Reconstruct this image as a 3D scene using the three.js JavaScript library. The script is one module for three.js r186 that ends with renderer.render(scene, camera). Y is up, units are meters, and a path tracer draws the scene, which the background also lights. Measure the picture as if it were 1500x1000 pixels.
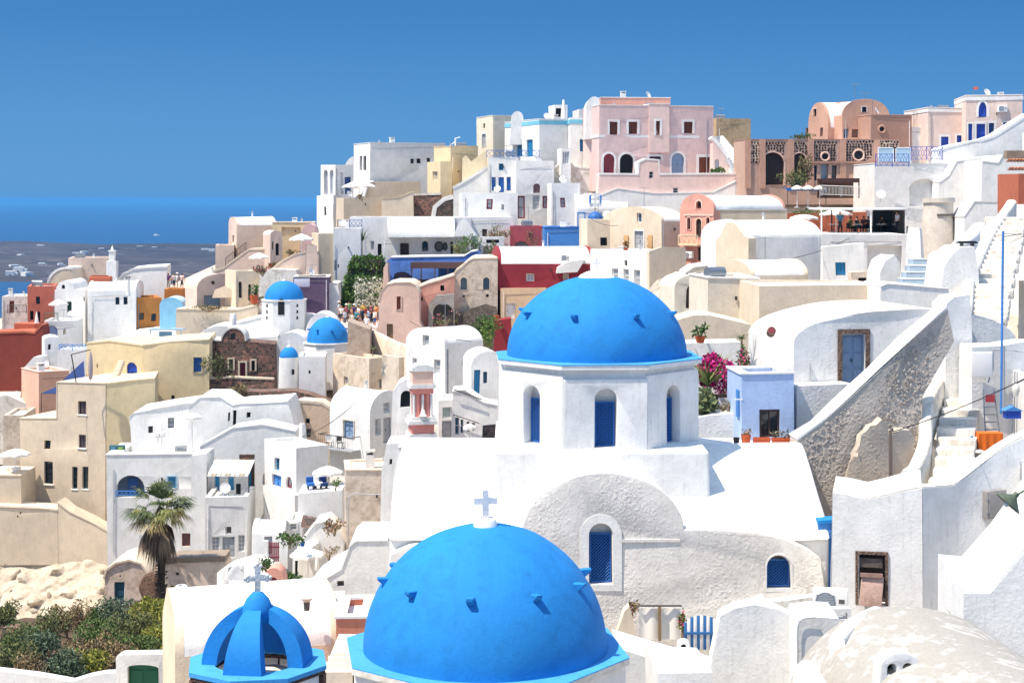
import * as THREE from 'three';
import { mergeGeometries, toCreasedNormals } from 'three/addons/utils/BufferGeometryUtils.js';
import { MarchingCubes } from 'three/addons/objects/MarchingCubes.js';
import { RoundedBoxGeometry } from 'three/addons/geometries/RoundedBoxGeometry.js';

// ---------- camera, sky, sun, exposure ----------
const CAMY = 100, F = 2400, CX = 750, HY = 292;
const scene = new THREE.Scene();
const camera = new THREE.PerspectiveCamera(2 * Math.atan(500 / F) * 180 / Math.PI, 1.5, 0.5, 60000);
camera.position.set(0, CAMY, 0); camera.lookAt(0, CAMY, -100);
camera.setViewOffset(1500, 1000, 0, 208, 1500, 1000);
const SUN = new THREE.Vector3(-0.40, 0.87, 0.20).normalize();
{
  const w = 512, h = 256, a = new Float32Array(w * h * 4);
  // clear deep blue air: a little paler towards the horizon, deepest at the top of view, brightened above that to add fill
  const stops = [[-1, .07, .19, .36], [-.01, .07, .208, .42], [.02, .07, .21, .42], [.05, .058, .196, .41], [.12, .028, .138, .345], [.4, .16, .32, .58], [1, .145, .28, .53]];
  for (let j = 0; j < h; j++) {
    const el = ((j + .5) / h - .5) * Math.PI, e = Math.sin(el);
    let k = 0; while (k < stops.length - 2 && e > stops[k + 1][0]) k++;
    const A = stops[k], B = stops[k + 1], f = Math.min(1, Math.max(0, (e - A[0]) / (B[0] - A[0])));
    for (let i = 0; i < w; i++) { const o = (j * w + i) * 4, az = ((i + .5) / w - .5) * Math.PI * 2, dx = Math.cos(el) * Math.cos(az), dz = Math.cos(el) * Math.sin(az), g = Math.acos(Math.min(1, dx * SUN.x + e * SUN.y + dz * SUN.z)), au = 1.0 * Math.exp(-3 * g);   // scattered light around the sun
      const C = [1, .97, .9]; for (let c = 0; c < 3; c++) a[o + c] = (A[c + 1] + (B[c + 1] - A[c + 1]) * f) + (e > 0 ? au * C[c] : 0); a[o + 3] = 1; }
  }
  const t = new THREE.DataTexture(a, w, h, THREE.RGBAFormat, THREE.FloatType);
  t.mapping = THREE.EquirectangularReflectionMapping; t.magFilter = t.minFilter = THREE.LinearFilter; t.needsUpdate = true;
  scene.background = t; scene.environment = t; scene.backgroundIntensity = 1; scene.environmentIntensity = 1;
}
const sun = new THREE.DirectionalLight(0xfff3e2, 4.3);
sun.position.copy(SUN).multiplyScalar(260).add(new THREE.Vector3(0, 85, -120)); sun.target.position.set(0, 85, -120);
sun.castShadow = true; sun.shadow.mapSize.set(4096, 4096);
Object.assign(sun.shadow.camera, { left: -130, right: 130, top: 130, bottom: -130, near: 1, far: 600 });
scene.add(sun, sun.target);
const renderer = new THREE.WebGLRenderer({ antialias: true });
renderer.toneMapping = THREE.LinearToneMapping; renderer.toneMappingExposure = 1.56; renderer.shadowMap.enabled = true;

// ---------- small tools ----------
const V3 = THREE.Vector3, RAD = a => a * Math.PI / 180, { abs, sin, cos, PI, sqrt, max, min, floor, hypot } = Math;
function rng(s) { return () => { s = (s + 0x6D2B79F5) | 0; let t = Math.imul(s ^ (s >>> 15), 1 | s); t = (t + Math.imul(t ^ (t >>> 7), 61 | t)) ^ t; return ((t ^ (t >>> 14)) >>> 0) / 4294967296; }; }
let farther = false;                               // the middle of the slope stands farther off than it was first laid out
const dm = d => !farther || d < 77 ? d : d < 100 ? 80 + (d - 77) * 2.52 : d < 128 ? d + 38 : 166 + (d - 128) * .15;
const P = (x, y, d0) => { const d = dm(d0); return new V3((x - CX) * d / F, CAMY - (y - HY) * d / F, -d); };
const used = {};
function nm(n) { const k = used[n] || 0; used[n] = k + 1; return k ? n + '_' + String(k).padStart(3, '0') : n; }
function tag(o, label, category, group, kind) { o.userData = { label, category }; if (group) o.userData.group = group; if (kind) o.userData.kind = kind; return o; }
function thing(name, label, category, pos, rot = 0, group) {
  const g = new THREE.Group(); g.name = nm(name); scene.add(g); if (pos) g.position.copy(pos); g.rotation.y = rot; return tag(g, label, category, group);
}
function copyOf(o, pos, rot, label, group, s) { const c = o.clone(); c.name = nm(o.name.replace(/_\d{3}$/, '')); c.userData = { ...o.userData }; scene.add(c); if (pos) c.position.copy(pos); if (rot !== undefined) c.rotation.y = rot; if (label) c.userData.label = label; if (group) c.userData.group = group; if (s) c.scale.setScalar(s); return c; }
const tpts = [];                                   // ground heights, collected from what stands on it
const gpt = (p, dy = 0) => tpts.push([p.x, p.z, p.y + dy]);

// ---------- textures ----------
function tnoise(n, per, oct, seed, gain = .5) {     // tileable value noise 0..1
  const out = new Float32Array(n * n); let amp = 1, tot = 0;
  for (let o = 0; o < oct; o++) {
    const r = rng(seed + o * 77), g = new Float32Array(per * per).map(() => r());
    for (let y = 0; y < n; y++) { const fy = y / n * per, y0 = floor(fy), ty = fy - y0, sy = ty * ty * (3 - 2 * ty), ya = (y0 % per) * per, yb = ((y0 + 1) % per) * per;
      for (let x = 0; x < n; x++) { const fx = x / n * per, x0 = floor(fx), tx = fx - x0, sx = tx * tx * (3 - 2 * tx), xa = x0 % per, xb = (x0 + 1) % per;
        const a = g[ya + xa] + (g[ya + xb] - g[ya + xa]) * sx, b = g[yb + xa] + (g[yb + xb] - g[yb + xa]) * sx; out[y * n + x] += amp * (a + (b - a) * sy); } }
    tot += amp; amp *= gain; per *= 2;
  }
  for (let i = 0; i < out.length; i++) out[i] /= tot; return out;
}
function tex(n, size, f, color = true) {
  const a = new Uint8Array(n * n * 4);
  for (let i = 0; i < n * n; i++) { const c = f(i); for (let k = 0; k < 3; k++) a[i * 4 + k] = max(0, min(255, (c.length ? c[k] : c) * 255)); a[i * 4 + 3] = 255; }
  const t = new THREE.DataTexture(a, n, n); t.wrapS = t.wrapT = THREE.RepeatWrapping; t.magFilter = THREE.LinearFilter; t.minFilter = THREE.LinearMipmapLinearFilter; t.generateMipmaps = true; t.repeat.set(1 / size, 1 / size);
  if (color) t.colorSpace = THREE.SRGBColorSpace; t.needsUpdate = true; return t;
}
const N1 = tnoise(512, 4, 7, 11), N2 = tnoise(512, 9, 6, 23), N3 = tnoise(512, 48, 3, 31), N4 = tnoise(512, 20, 5, 47, .62), N5 = tnoise(512, 3, 5, 91);
const streak = (() => { const r = new Float32Array(512 * 512), q = rng(5); for (let s = 0; s < 120; s++) { const x = floor(q() * 512), y0 = floor(q() * 512), L = 30 + q() * 170, w = 1 + q() * 5, am = .2 + q() * .8; for (let k = 0; k < L; k++) for (let i = -w; i <= w; i++) { const X = (x + floor(i + 3 * N1[(k * 3 % 512) * 512 + x]) + 512) % 512, Y = (y0 - k + 1024) % 512; r[Y * 512 + X] = max(r[Y * 512 + X], am * (1 - k / L) * (1 - abs(i) / (w + 1)) * N3[Y * 512 + X] * 1.6); } } return r; })();
const TX = {
  plaster: tex(512, 5, i => { const s = 1 - .17 * max(0, N1[i] - .42) - .09 * abs(N2[i] - .5) - .08 * streak[i] - .04 * N3[i]; return [s, s - .004 * N5[i], s - .018 * N5[i]]; }),
  plasterB: tex(512, 3, i => .5 * N4[i] + .5 * N3[i], false),
  worn: tex(512, 6, i => { const m = min(1, max(0, (N1[i] * .6 + N4[i] * .5 - .53) * 5)), s = 1 - .13 * m - .09 * streak[i] - .06 * N3[i]; return [s, s - .015 * m, s - .04 * m]; }),
  paint: tex(512, 4, i => { const m = min(1, max(0, (N2[i] * .5 + N4[i] * .5 - .5) * 5)), s = .93 - .055 * m + .08 * (N5[i] - .5) - .05 * streak[i] + .05 * (N3[i] - .5); return [s - .06 * m, s, s + .02]; }),
  rough: tex(512, 4.2, i => { const s = 1 - .13 * max(0, .55 - N4[i]) - .14 * N1[i] - .06 * streak[i]; return [s, s - .008, s - .02]; }),
  roughB: tex(512, 3.3, i => { const a = abs(N4[i] - .5) * 3.2, k = min(1, max(.5, (N5[i] - .25) * 3)); return (.45 * min(1, a) + .3 * N3[i]) * k + .25 * N2[i]; }, false),
  rock: tex(512, 3, i => { const s = .62 + .3 * (N4[i] - .5) + .25 * (N1[i] - .5) + .5 * (N3[i] - .5), p = max(0, N5[i] - .52) * 1.6; return [s + p * .12, s * .965 + p * .1, s * .93 + p * .08]; }),
  rockB: tex(512, 2.2, i => .4 * min(1, abs(N4[i] - .5) * 3.5) + .6 * N3[i], false),
  earth: tex(512, 7, i => { const s = .86 + .3 * (N1[i] - .5) + .22 * (N4[i] - .5), p = max(0, N2[i] - .6) * 1.5; return [s - p * .5, s - .02 - p * .5, s - .05 - p * .48]; }),
  wave: tex(512, 60, i => .5 * N4[i] + .5 * N2[i], false),
};
// rubble masonry: irregular cells
{ const n = 512, q = rng(8), pts = []; for (let j = 0; j < 15; j++) for (let i = 0; i < 13; i++) pts.push([(i + .15 + .7 * q()) / 13 * n, (j + .2 + .6 * q()) / 15 * n, q()]);
  const col = [], h = new Float32Array(n * n);
  for (let y = 0; y < n; y++) for (let x = 0; x < n; x++) { let a = 1e9, b = 1e9, id = 0; const cj = floor(y / n * 15), ci = floor(x / n * 13);
    for (let dj = -2; dj <= 2; dj++) for (let di = -2; di <= 2; di++) { const k = ((cj + dj + 15) % 15) * 13 + (ci + di + 13) % 13, p = pts[k]; let dx = abs(x - p[0]), dy = abs(y - p[1]); dx = min(dx, n - dx); dy = min(dy, n - dy); const D = hypot(dx, dy * 1.1); if (D < a) { b = a; a = D; id = k; } else if (D < b) b = D; }
    const e = min(1, (b - a) / 7), o = y * n + x, r = pts[id][2]; h[o] = e; const s = e < .35 ? .80 : (.36 + .34 * r) * (.8 + .4 * N3[o]); col.push(e < .35 ? [s, s * .9, s * .82] : r > .6 ? [s * 1.08, s * .88, s * .84] : [s, s * .93, s * .92]); }
  TX.rubble = tex(n, 3.6, i => col[i]); TX.rubbleB = tex(n, 3.6, i => h[i] * .8 + .2 * N3[i], false); }
// ---------- materials ----------
const MC = {};
function mat(color, kind = 'plaster', o = {}) {
  const key = color + kind + JSON.stringify(o); if (MC[key]) return MC[key];
  const p = { color, roughness: .93, metalness: 0 };
  if (kind === 'plaster') Object.assign(p, { map: TX.plaster, bumpMap: TX.plasterB, bumpScale: .012 });
  if (kind === 'worn') Object.assign(p, { map: TX.worn, bumpMap: TX.plasterB, bumpScale: .02 });
  if (kind === 'lump') Object.assign(p, { map: TX.plaster, bumpMap: TX.roughB, bumpScale: .018 });
  if (kind === 'rough') Object.assign(p, { map: TX.rough, bumpMap: TX.roughB, bumpScale: .03 });
  if (kind === 'rock') Object.assign(p, { map: TX.rock, bumpMap: TX.rockB, bumpScale: .12 });
  if (kind === 'earth') Object.assign(p, { map: TX.earth, bumpMap: TX.rockB, bumpScale: .06 });
  if (kind === 'rubble') Object.assign(p, { map: TX.rubble, bumpMap: TX.rubbleB, bumpScale: .09 });
  if (kind === 'paint') Object.assign(p, { map: TX.paint, bumpMap: TX.plasterB, bumpScale: .009, roughness: .85 });
  if (kind === 'flat') p.roughness = .6;
  if (kind === 'leaf') Object.assign(p, { vertexColors: true, roughness: .8, side: THREE.DoubleSide });
  Object.assign(p, o);
  return MC[key] = new THREE.MeshStandardMaterial(p);
}
const M = {
  w: mat(0xecebe9), wl: mat(0xecebe9, 'lump'), ww: mat(0xe6e1d8, 'worn'), wr: mat(0xefece7, 'rough'), cr: mat(0xe3d2bb), be: mat(0xd6c6b0), bd: mat(0xd9cab8, 'worn'),
  ye: mat(0xe5d1a8), ye2: mat(0xe6d3ae), pk: mat(0xeecab8), pl: mat(0xeccfc6), mv: mat(0xe3c5c0), sal: mat(0xdea391), red: mat(0x922c37), rb: mat(0x84392b), or: mat(0xc07a3a), ter: mat(0xb8664a),
  lb: mat(0x9fcbe6), cb: mat(0x4a8ad4), sky2: mat(0xb0c8ee), vi: mat(0x6b5570), mans: mat(0xc89d88), mans2: mat(0xb18a78),
  dome: mat(0x1488d0, 'paint'), domet: mat(0x48a6e0, 'paint'), blue: mat(0x1f5fa8, 'flat'), bdk: mat(0x17447c, 'flat'), teal: mat(0x1f7fae, 'flat'), royal: mat(0x1d49b0, 'flat'), gb: mat(0x7f97b4, 'flat'),
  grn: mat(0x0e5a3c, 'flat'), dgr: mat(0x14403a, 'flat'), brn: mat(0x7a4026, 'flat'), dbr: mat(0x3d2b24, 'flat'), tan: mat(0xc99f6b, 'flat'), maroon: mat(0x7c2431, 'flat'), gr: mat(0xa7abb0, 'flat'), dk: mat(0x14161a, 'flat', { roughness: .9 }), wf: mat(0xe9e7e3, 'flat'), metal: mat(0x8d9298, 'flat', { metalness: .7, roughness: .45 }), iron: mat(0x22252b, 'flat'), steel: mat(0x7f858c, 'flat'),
  cloth: mat(0xf0ece4, 'flat', { roughness: .95 }), glass: mat(0x1c262e, 'flat', { roughness: .08 }), glassb: mat(0x35566e, 'flat', { roughness: .08 }), stone: mat(0xcbb5a8, 'rubble'), stoneP: mat(0xb59a8a, 'rock'), rub: mat(0xdccbbd, 'rubble'), terra: mat(0xb9552f, 'flat', { roughness: .85 }), navy: mat(0x1a3163, 'flat', { roughness: .95 }), rock: mat(0xcdc5bc, 'rough', { bumpScale: .06 }), wood: mat(0x8a7356, 'flat', { roughness: .85 }), slate: mat(0x5a5652, 'flat'),
};
// ---------- geometry tools ----------
function prep(g, wobA = 0, seed = 0, crease = .6) {
  g = g.index ? g.toNonIndexed() : g; for (const k of Object.keys(g.attributes)) if (k !== 'position' && k !== 'color') g.deleteAttribute(k); g.morphAttributes = {};
  const p = g.attributes.position, n = p.count, uv = new Float32Array(n * 2), a = new V3(), b = new V3(), c = new V3(), q = new V3();
  if (wobA) for (let i = 0; i < n; i++) { const x = p.getX(i), y = p.getY(i), z = p.getZ(i), s = seed; p.setXYZ(i, x + wobA * (sin(1.1 * y + .9 * z + s) + .5 * sin(2.7 * y + s * 2)), y + wobA * (sin(.8 * x + .7 * z + s * 3) + .5 * sin(2.3 * x + 2.1 * z + s)) * .8, z + wobA * (sin(.9 * x + 1.2 * y + s * 5) + .5 * sin(2.5 * x + s))); }
  for (let i = 0; i < n; i += 3) { a.fromBufferAttribute(p, i); b.fromBufferAttribute(p, i + 1); c.fromBufferAttribute(p, i + 2); q.copy(b).sub(a).cross(c.clone().sub(a)); const X = abs(q.x), Y = abs(q.y), Z = abs(q.z);
    [a, b, c].forEach((v, k) => { const o = (i + k) * 2; if (Y >= X && Y >= Z) { uv[o] = v.x + seed * 1.7; uv[o + 1] = v.z + seed; } else if (X > Z) { uv[o] = v.z + seed * 2.3; uv[o + 1] = v.y + seed; } else { uv[o] = v.x + seed * 1.3; uv[o + 1] = v.y + seed * .7; } }); }
  g.setAttribute('uv', new THREE.BufferAttribute(uv, 2));
  return toCreasedNormals(g, crease);
}
function fin(gs, wobA = 0, seed = 0, crease = .6) { gs = gs.flat().map(g => { const h = g.index ? g.toNonIndexed() : g.clone(); for (const k of Object.keys(h.attributes)) if (k !== 'position' && k !== 'color') h.deleteAttribute(k); return h; }); return prep(gs.length > 1 ? mergeGeometries(gs) : gs[0], wobA, seed, crease); }
function mesh(name, gs, m, parent, o = {}) { const g = new THREE.Mesh(o.raw ? gs : fin([gs].flat(), o.wob || 0, o.seed || 0, o.crease ?? .6), m); g.name = parent ? name : nm(name); g.castShadow = g.receiveShadow = true; (parent || scene).add(g); if (o.kind) g.userData.kind = o.kind; return g; }
function box(x0, y0, z0, x1, y1, z1) { return new THREE.BoxGeometry(abs(x1 - x0), abs(y1 - y0), abs(z1 - z0)).translate((x0 + x1) / 2, (y0 + y1) / 2, (z0 + z1) / 2); }
function rbox(w, h, d, r, x = 0, y = 0, z = 0) { return new RoundedBoxGeometry(w, h, d, 2, r).translate(x, y, z); }
function cyl(r0, r1, h, x = 0, y = 0, z = 0, n = 12) { return new THREE.CylinderGeometry(r1, r0, h, n).translate(x, y + h / 2, z); }
function bar(a, b, r = .02, n = 5) { const d = b.clone().sub(a), L = d.length(); return new THREE.CylinderGeometry(r, r, L, n).applyQuaternion(new THREE.Quaternion().setFromUnitVectors(new V3(0, 1, 0), d.normalize())).translate((a.x + b.x) / 2, (a.y + b.y) / 2, (a.z + b.z) / 2); }
function ext(shape, depth, z1 = 0, seg = 10) { return new THREE.ExtrudeGeometry(shape, { depth, bevelEnabled: false, curveSegments: seg }).translate(0, 0, z1 - depth); }
function opath(C, u0, v0, u1, v1, arch) { const s = new C(); if (!arch) { s.moveTo(u0, v0); s.lineTo(u1, v0); s.lineTo(u1, v1); s.lineTo(u0, v1); s.closePath(); return s; }
  const r = arch === true ? (u1 - u0) / 2 : arch; s.moveTo(u0, v0); s.lineTo(u1, v0); s.lineTo(u1, v1 - r); s.absellipse((u0 + u1) / 2, v1 - r, (u1 - u0) / 2, r, 0, PI, false); s.lineTo(u0, v0); return s; }
function ring(u0, v0, u1, v1, wd, arch, bot = wd) { const s = opath(THREE.Shape, u0 - wd, v0 - bot, u1 + wd, v1 + wd, arch ? (arch === true ? (u1 - u0) / 2 : arch) + wd : 0); s.holes.push(opath(THREE.Path, u0, v0, u1, v1, arch)); return s; }
class Face { constructor(px, d, yaw) { this.A = P(px, HY, d); this.yaw = yaw; const y = RAD(yaw); this.U = new V3(cos(y), 0, -sin(y)); this.N = new V3(sin(y), 0, cos(y)); }
  at(px, py) { const D = new V3((px - CX) / F, -(py - HY) / F, -1), C = new V3(0, CAMY, 0), t = this.N.dot(this.A.clone().sub(C)) / this.N.dot(D), p = D.multiplyScalar(t).add(C); return { u: p.clone().sub(this.A).dot(this.U), y: p.y, p }; } }
// openings: k = w window, d door, s shutters, n doorway with a back panel, by default coloured dark for its unlit inside, l lattice, o open recess
function opening(par, Mx, u0, v0, u1, v1, k, o, t) {
  const rec = o.rec ?? min(.16, t * .6), A = o.arch || 0, W = u1 - u0, H = v1 - v0, fw = o.fw ?? min(.07, W * .12); let main;
  const put = (m, p) => { if (p === par) { m.applyMatrix4(Mx); } return m; };
  const sh = opath(THREE.Shape, u0, v0, u1, v1, A);
  if (k === 'o') return null;
  if (k === 'w' || k === 'l') {
    const fg = []; if (W > 2.4 * fw) { const s = opath(THREE.Shape, u0, v0, u1, v1, A); s.holes.push(opath(THREE.Path, u0 + fw, v0 + fw, u1 - fw, v1 - fw, A ? max(.02, (A === true ? W / 2 : A) - fw) : 0)); fg.push(ext(s, .06, -rec)); }
    const [mc, mr] = o.mul || (W > .9 ? [2, 2] : [1, 2]); const top = A ? v1 - (A === true ? W / 2 : A) : v1;
    for (let i = 1; i < mc; i++) fg.push(box(u0 + W * i / mc - .02, v0 + fw, -rec - .05, u0 + W * i / mc + .02, top, -rec - .01)); for (let i = 1; i < mr; i++) fg.push(box(u0 + fw, v0 + (top - v0) * i / mr - .018, -rec - .048, u1 - fw, v0 + (top - v0) * i / mr + .018, -rec - .012));
    if (!fg.length) fg.push(ext(sh, .03, -rec));
    main = put(mesh('window', fg, o.m || M.wf, par), par);
    mesh('pane', ext(sh, .02, -rec - .062), o.p || M.glass, main);
  } else if (k === 's') {
    main = put(mesh('window', ext(sh, .02, -rec - .07), M.glass, par), par); const mid = (u0 + u1) / 2, n = o.one ? 1 : 2;
    for (let i = 0; i < n; i++) { const a = n === 1 ? u0 + .02 : i ? mid + .008 : u0 + .02, b = n === 1 ? u1 - .02 : i ? u1 - .02 : mid - .008, g = [box(a, v0 + .02, -rec - .05, b, v1 - .02 - (A ? .3 * W : 0), -rec - .02)]; const c = max(3, floor(H / .16)); for (let j = 0; j < c; j++) g.push(box(a + .06, v0 + .08 + (H - .2) * j / c, -rec - .02, b - .06, v0 + .08 + (H - .2) * (j + .6) / c, -rec + .004)); mesh('shutter', g, o.m || M.blue, main); }
    if (A) mesh('transom', ext(opath(THREE.Shape, u0 + .02, v1 - .3 * W - .04, u1 - .02, v1, .3 * W), .03, -rec - .02), o.m || M.blue, main);
  } else if (k === 'd') {
    const g = [ext(sh, .05, -rec - .02)], top = A ? v1 - (A === true ? W / 2 : A) : v1, n = W > .75 ? 2 : 1;
    for (let i = 0; i < n; i++) for (let j = 0; j < 3; j++) { const a = u0 + W * i / n + .07, b = u0 + W * (i + 1) / n - .07; if (b - a > .05) g.push(box(a, v0 + .1 + (top - v0 - .15) * j / 3, -rec - .02, b, v0 + .02 + (top - v0 - .15) * (j + 1) / 3 - .02, -rec + .01)); }
    main = put(mesh('door', g, o.m || M.blue, par), par);
    mesh('handle', [box(u0 + W * (n > 1 ? .5 : .15) - .05, v0 + H * .45, -rec + .01, u0 + W * (n > 1 ? .5 : .15) - .02, v0 + H * .45 + .14, -rec + .05)], M.iron, main);
    if (W > .6) mesh('frame', ext(ring(u0 + .05, v0 + .001, u1 - .05, v1 - .05, .05, A ? (A === true ? W / 2 - .05 : A - .05) : 0, .001), .06, -rec + .04), o.fm || o.m || M.blue, main);
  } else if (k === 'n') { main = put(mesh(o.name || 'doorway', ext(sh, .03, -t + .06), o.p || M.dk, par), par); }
  if (o.sur) { const s = put(mesh('surround', ext(ring(u0, v0, u1, v1, o.sw ?? .16, A, o.sb ?? .001), .05, .045), o.sur, main ? main : par), main || par); if (main) s.position.set(0, 0, 0); }
  if (o.sill && main) mesh('sill', box(u0 - .08, v0 - .09, -rec, u1 + .08, v0 - .002, .07), o.sillm || M.wf, main);
  return main;
}
function basis(U, V, N, O) { return new THREE.Matrix4().makeBasis(U, V, N).setPosition(O); }
let seedN = 1;
// a house: vertical corner at pixel column c and distance d, right face turned by y degrees (its right end recedes), ends at columns l and r, top row t, bottom row b
function H(name, label, cat, o, opens = []) {
  const yr = o.y ?? 0, FR = new Face(o.c, o.d, yr), FL = new Face(o.c, o.d, yr - 90), base = P(o.c, o.b, o.d), kk = dm(o.d) / o.d, h = (o.b - o.t) * dm(o.d) / F, e = o.e ?? 1.6, seed = seedN++ * .73, wb = o.wob ?? .035;
  const wr = o.wr ?? FR.at(o.r, HY).u, wl = o.wl ? o.wl * kk : (o.l !== undefined && o.l < o.c ? -FL.at(o.l, HY).u : 6), t = o.th ?? .3, par = o.par ?? .22, y0 = -e;
  const g = thing(name, label, cat, base, RAD(yr), o.g); g.userData.dim = undefined; delete g.userData.dim;
  const wm = o.m || M.w, rise = (o.rise || 0) * kk, af = o.af || 'R';
  const hs = { R: [], L: [] }, list = [];
  for (const [f, k, x0, py0, x1, py1, oo = {}] of opens) {
    const fc = f === 'R' ? FR : FL, xm = (x0 + x1) / 2; let u0 = fc.at(x0, HY).u, u1 = fc.at(x1, HY).u, v1 = fc.at(xm, py0).y - base.y, v0 = fc.at(xm, py1).y - base.y;
    if (f === 'L') { u0 += wl; u1 += wl; }
    list.push([f, k, u0, v0, u1, v1, oo]); if (!oo.nohole) hs[f].push(opath(THREE.Path, u0, v0, u1, v1, oo.arch));
  }
  const MR = new THREE.Matrix4(), ML = basis(new V3(0, 0, 1), new V3(0, 1, 0), new V3(-1, 0, 0), new V3(0, 0, -wl));
  const prof = (w, ar, a0 = 0, a1 = w) => { const s = new THREE.Shape(); s.moveTo(a0, y0); s.lineTo(a1, y0); s.lineTo(a1, h); if (ar) s.absellipse((a0 + a1) / 2, h, (a1 - a0) / 2, rise + (o.lip ?? .08), 0, PI, false); else s.lineTo(a0, h); s.closePath(); return s; };
  const vaR = rise && af === 'R', vaL = rise && af === 'L', shR = prof(wr, vaR), shL = prof(wl, vaL, 0, wl - (vaL ? 0 : t));
  shR.holes.push(...hs.R); shL.holes.push(...hs.L);
  const gs = []; const inR = vaL ? t : 0;             // with a gable on the left face that panel owns the corner
  if (vaL) { const s = prof(wr, 0, t, wr); s.holes.push(...hs.R); gs.push(ext(s, t, 0)); } else gs.push(ext(shR, t, 0));
  gs.push(ext(shL, t, 0).applyMatrix4(ML));
  const hc = rise ? h - .02 : h - par;
  gs.push(box(t, y0, -wl + t, wr - t, hc - .1, -t));
  gs.push(box(wr - t, y0, -wl, wr, h, -t)); if (!vaR) gs.push(box(vaL ? t : t, y0, -wl, wr - t, h, -wl + t)); else gs.push(ext(prof(wr, 1, t, wr - t), t, -wl + t));
  if (vaL) gs.push(ext(prof(wl, 1, t, wl - .001), t, 0).applyMatrix4(basis(new V3(0, 0, 1), new V3(0, 1, 0), new V3(-1, 0, 0), new V3(wr - t, 0, -wl))));
  mesh('wall', gs, wm, g, { wob: wb, seed });
  const rm = o.rm || M.w;
  if (rise) { const W = vaR ? wr : wl, s = new THREE.Shape(); s.absellipse(W / 2, h, W / 2 - .01, rise, 0, PI, false); s.lineTo(.16, h); s.absellipse(W / 2, h, W / 2 - .16, rise - .14, PI, 0, true); s.closePath();
    const L = (vaR ? wl : wr) - t * 1.0, gg = ext(s, L, vaR ? -t : 0, 16); if (vaL) { gg.applyMatrix4(basis(new V3(0, 0, 1), new V3(0, 1, 0), new V3(-1, 0, 0), new V3(t, 0, -wl))); } mesh('roof', gg, rm, g, { wob: wb, seed, crease: .9 }); }
  else mesh('roof', box(t, hc - .1, -wl + t, wr - t, hc, -t), rm, g, { seed });
  if (o.cop) { const cw = t + .05; const gg = [box(-.05, h, -cw, wr + .05, h + .07, .05), box(-.05, h, -wl - .05, cw, h + .07, -cw), box(wr - t - .02, h, -wl, wr + .05, h + .07, -cw), box(cw, h, -wl - .05, wr - t - .02, h + .07, -wl + cw)]; mesh('coping', gg, o.cop === true ? M.w : o.cop, g, { wob: wb, seed }); }
  if (o.band) for (const [py, hh, bm] of o.band) { const v = FR.at(o.c, py).y - base.y; mesh('cornice', [box(-.06, v, -.1, wr + .06, v + hh, .06), box(-.06, v, -wl, .1, v + hh, -.1)], bm || M.w, g, { wob: wb, seed }); }
  for (const [f, k, u0, v0, u1, v1, oo] of list) opening(g, f === 'R' ? MR : ML, u0, v0, u1, v1, k, oo, t);
  gpt(base); gpt(base.clone().addScaledVector(FR.U, wr)); if (o.l !== undefined && o.l < o.c) gpt(base.clone().addScaledVector(FL.U, -wl));
  g.userData.h = h; delete g.userData.h; return Object.assign(g, { FR, FL, W: { wr, wl, h, base } });
}
const arcP = (x0, x1, yb, yt, n = 12, a0 = 180, a1 = 0) => Array.from({ length: n + 1 }, (_, i) => { const a = RAD(a0 + (a1 - a0) * i / n); return [(x0 + x1) / 2 + cos(a) * (x1 - x0) / 2, yb - sin(a) * (yb - yt)]; });
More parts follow.
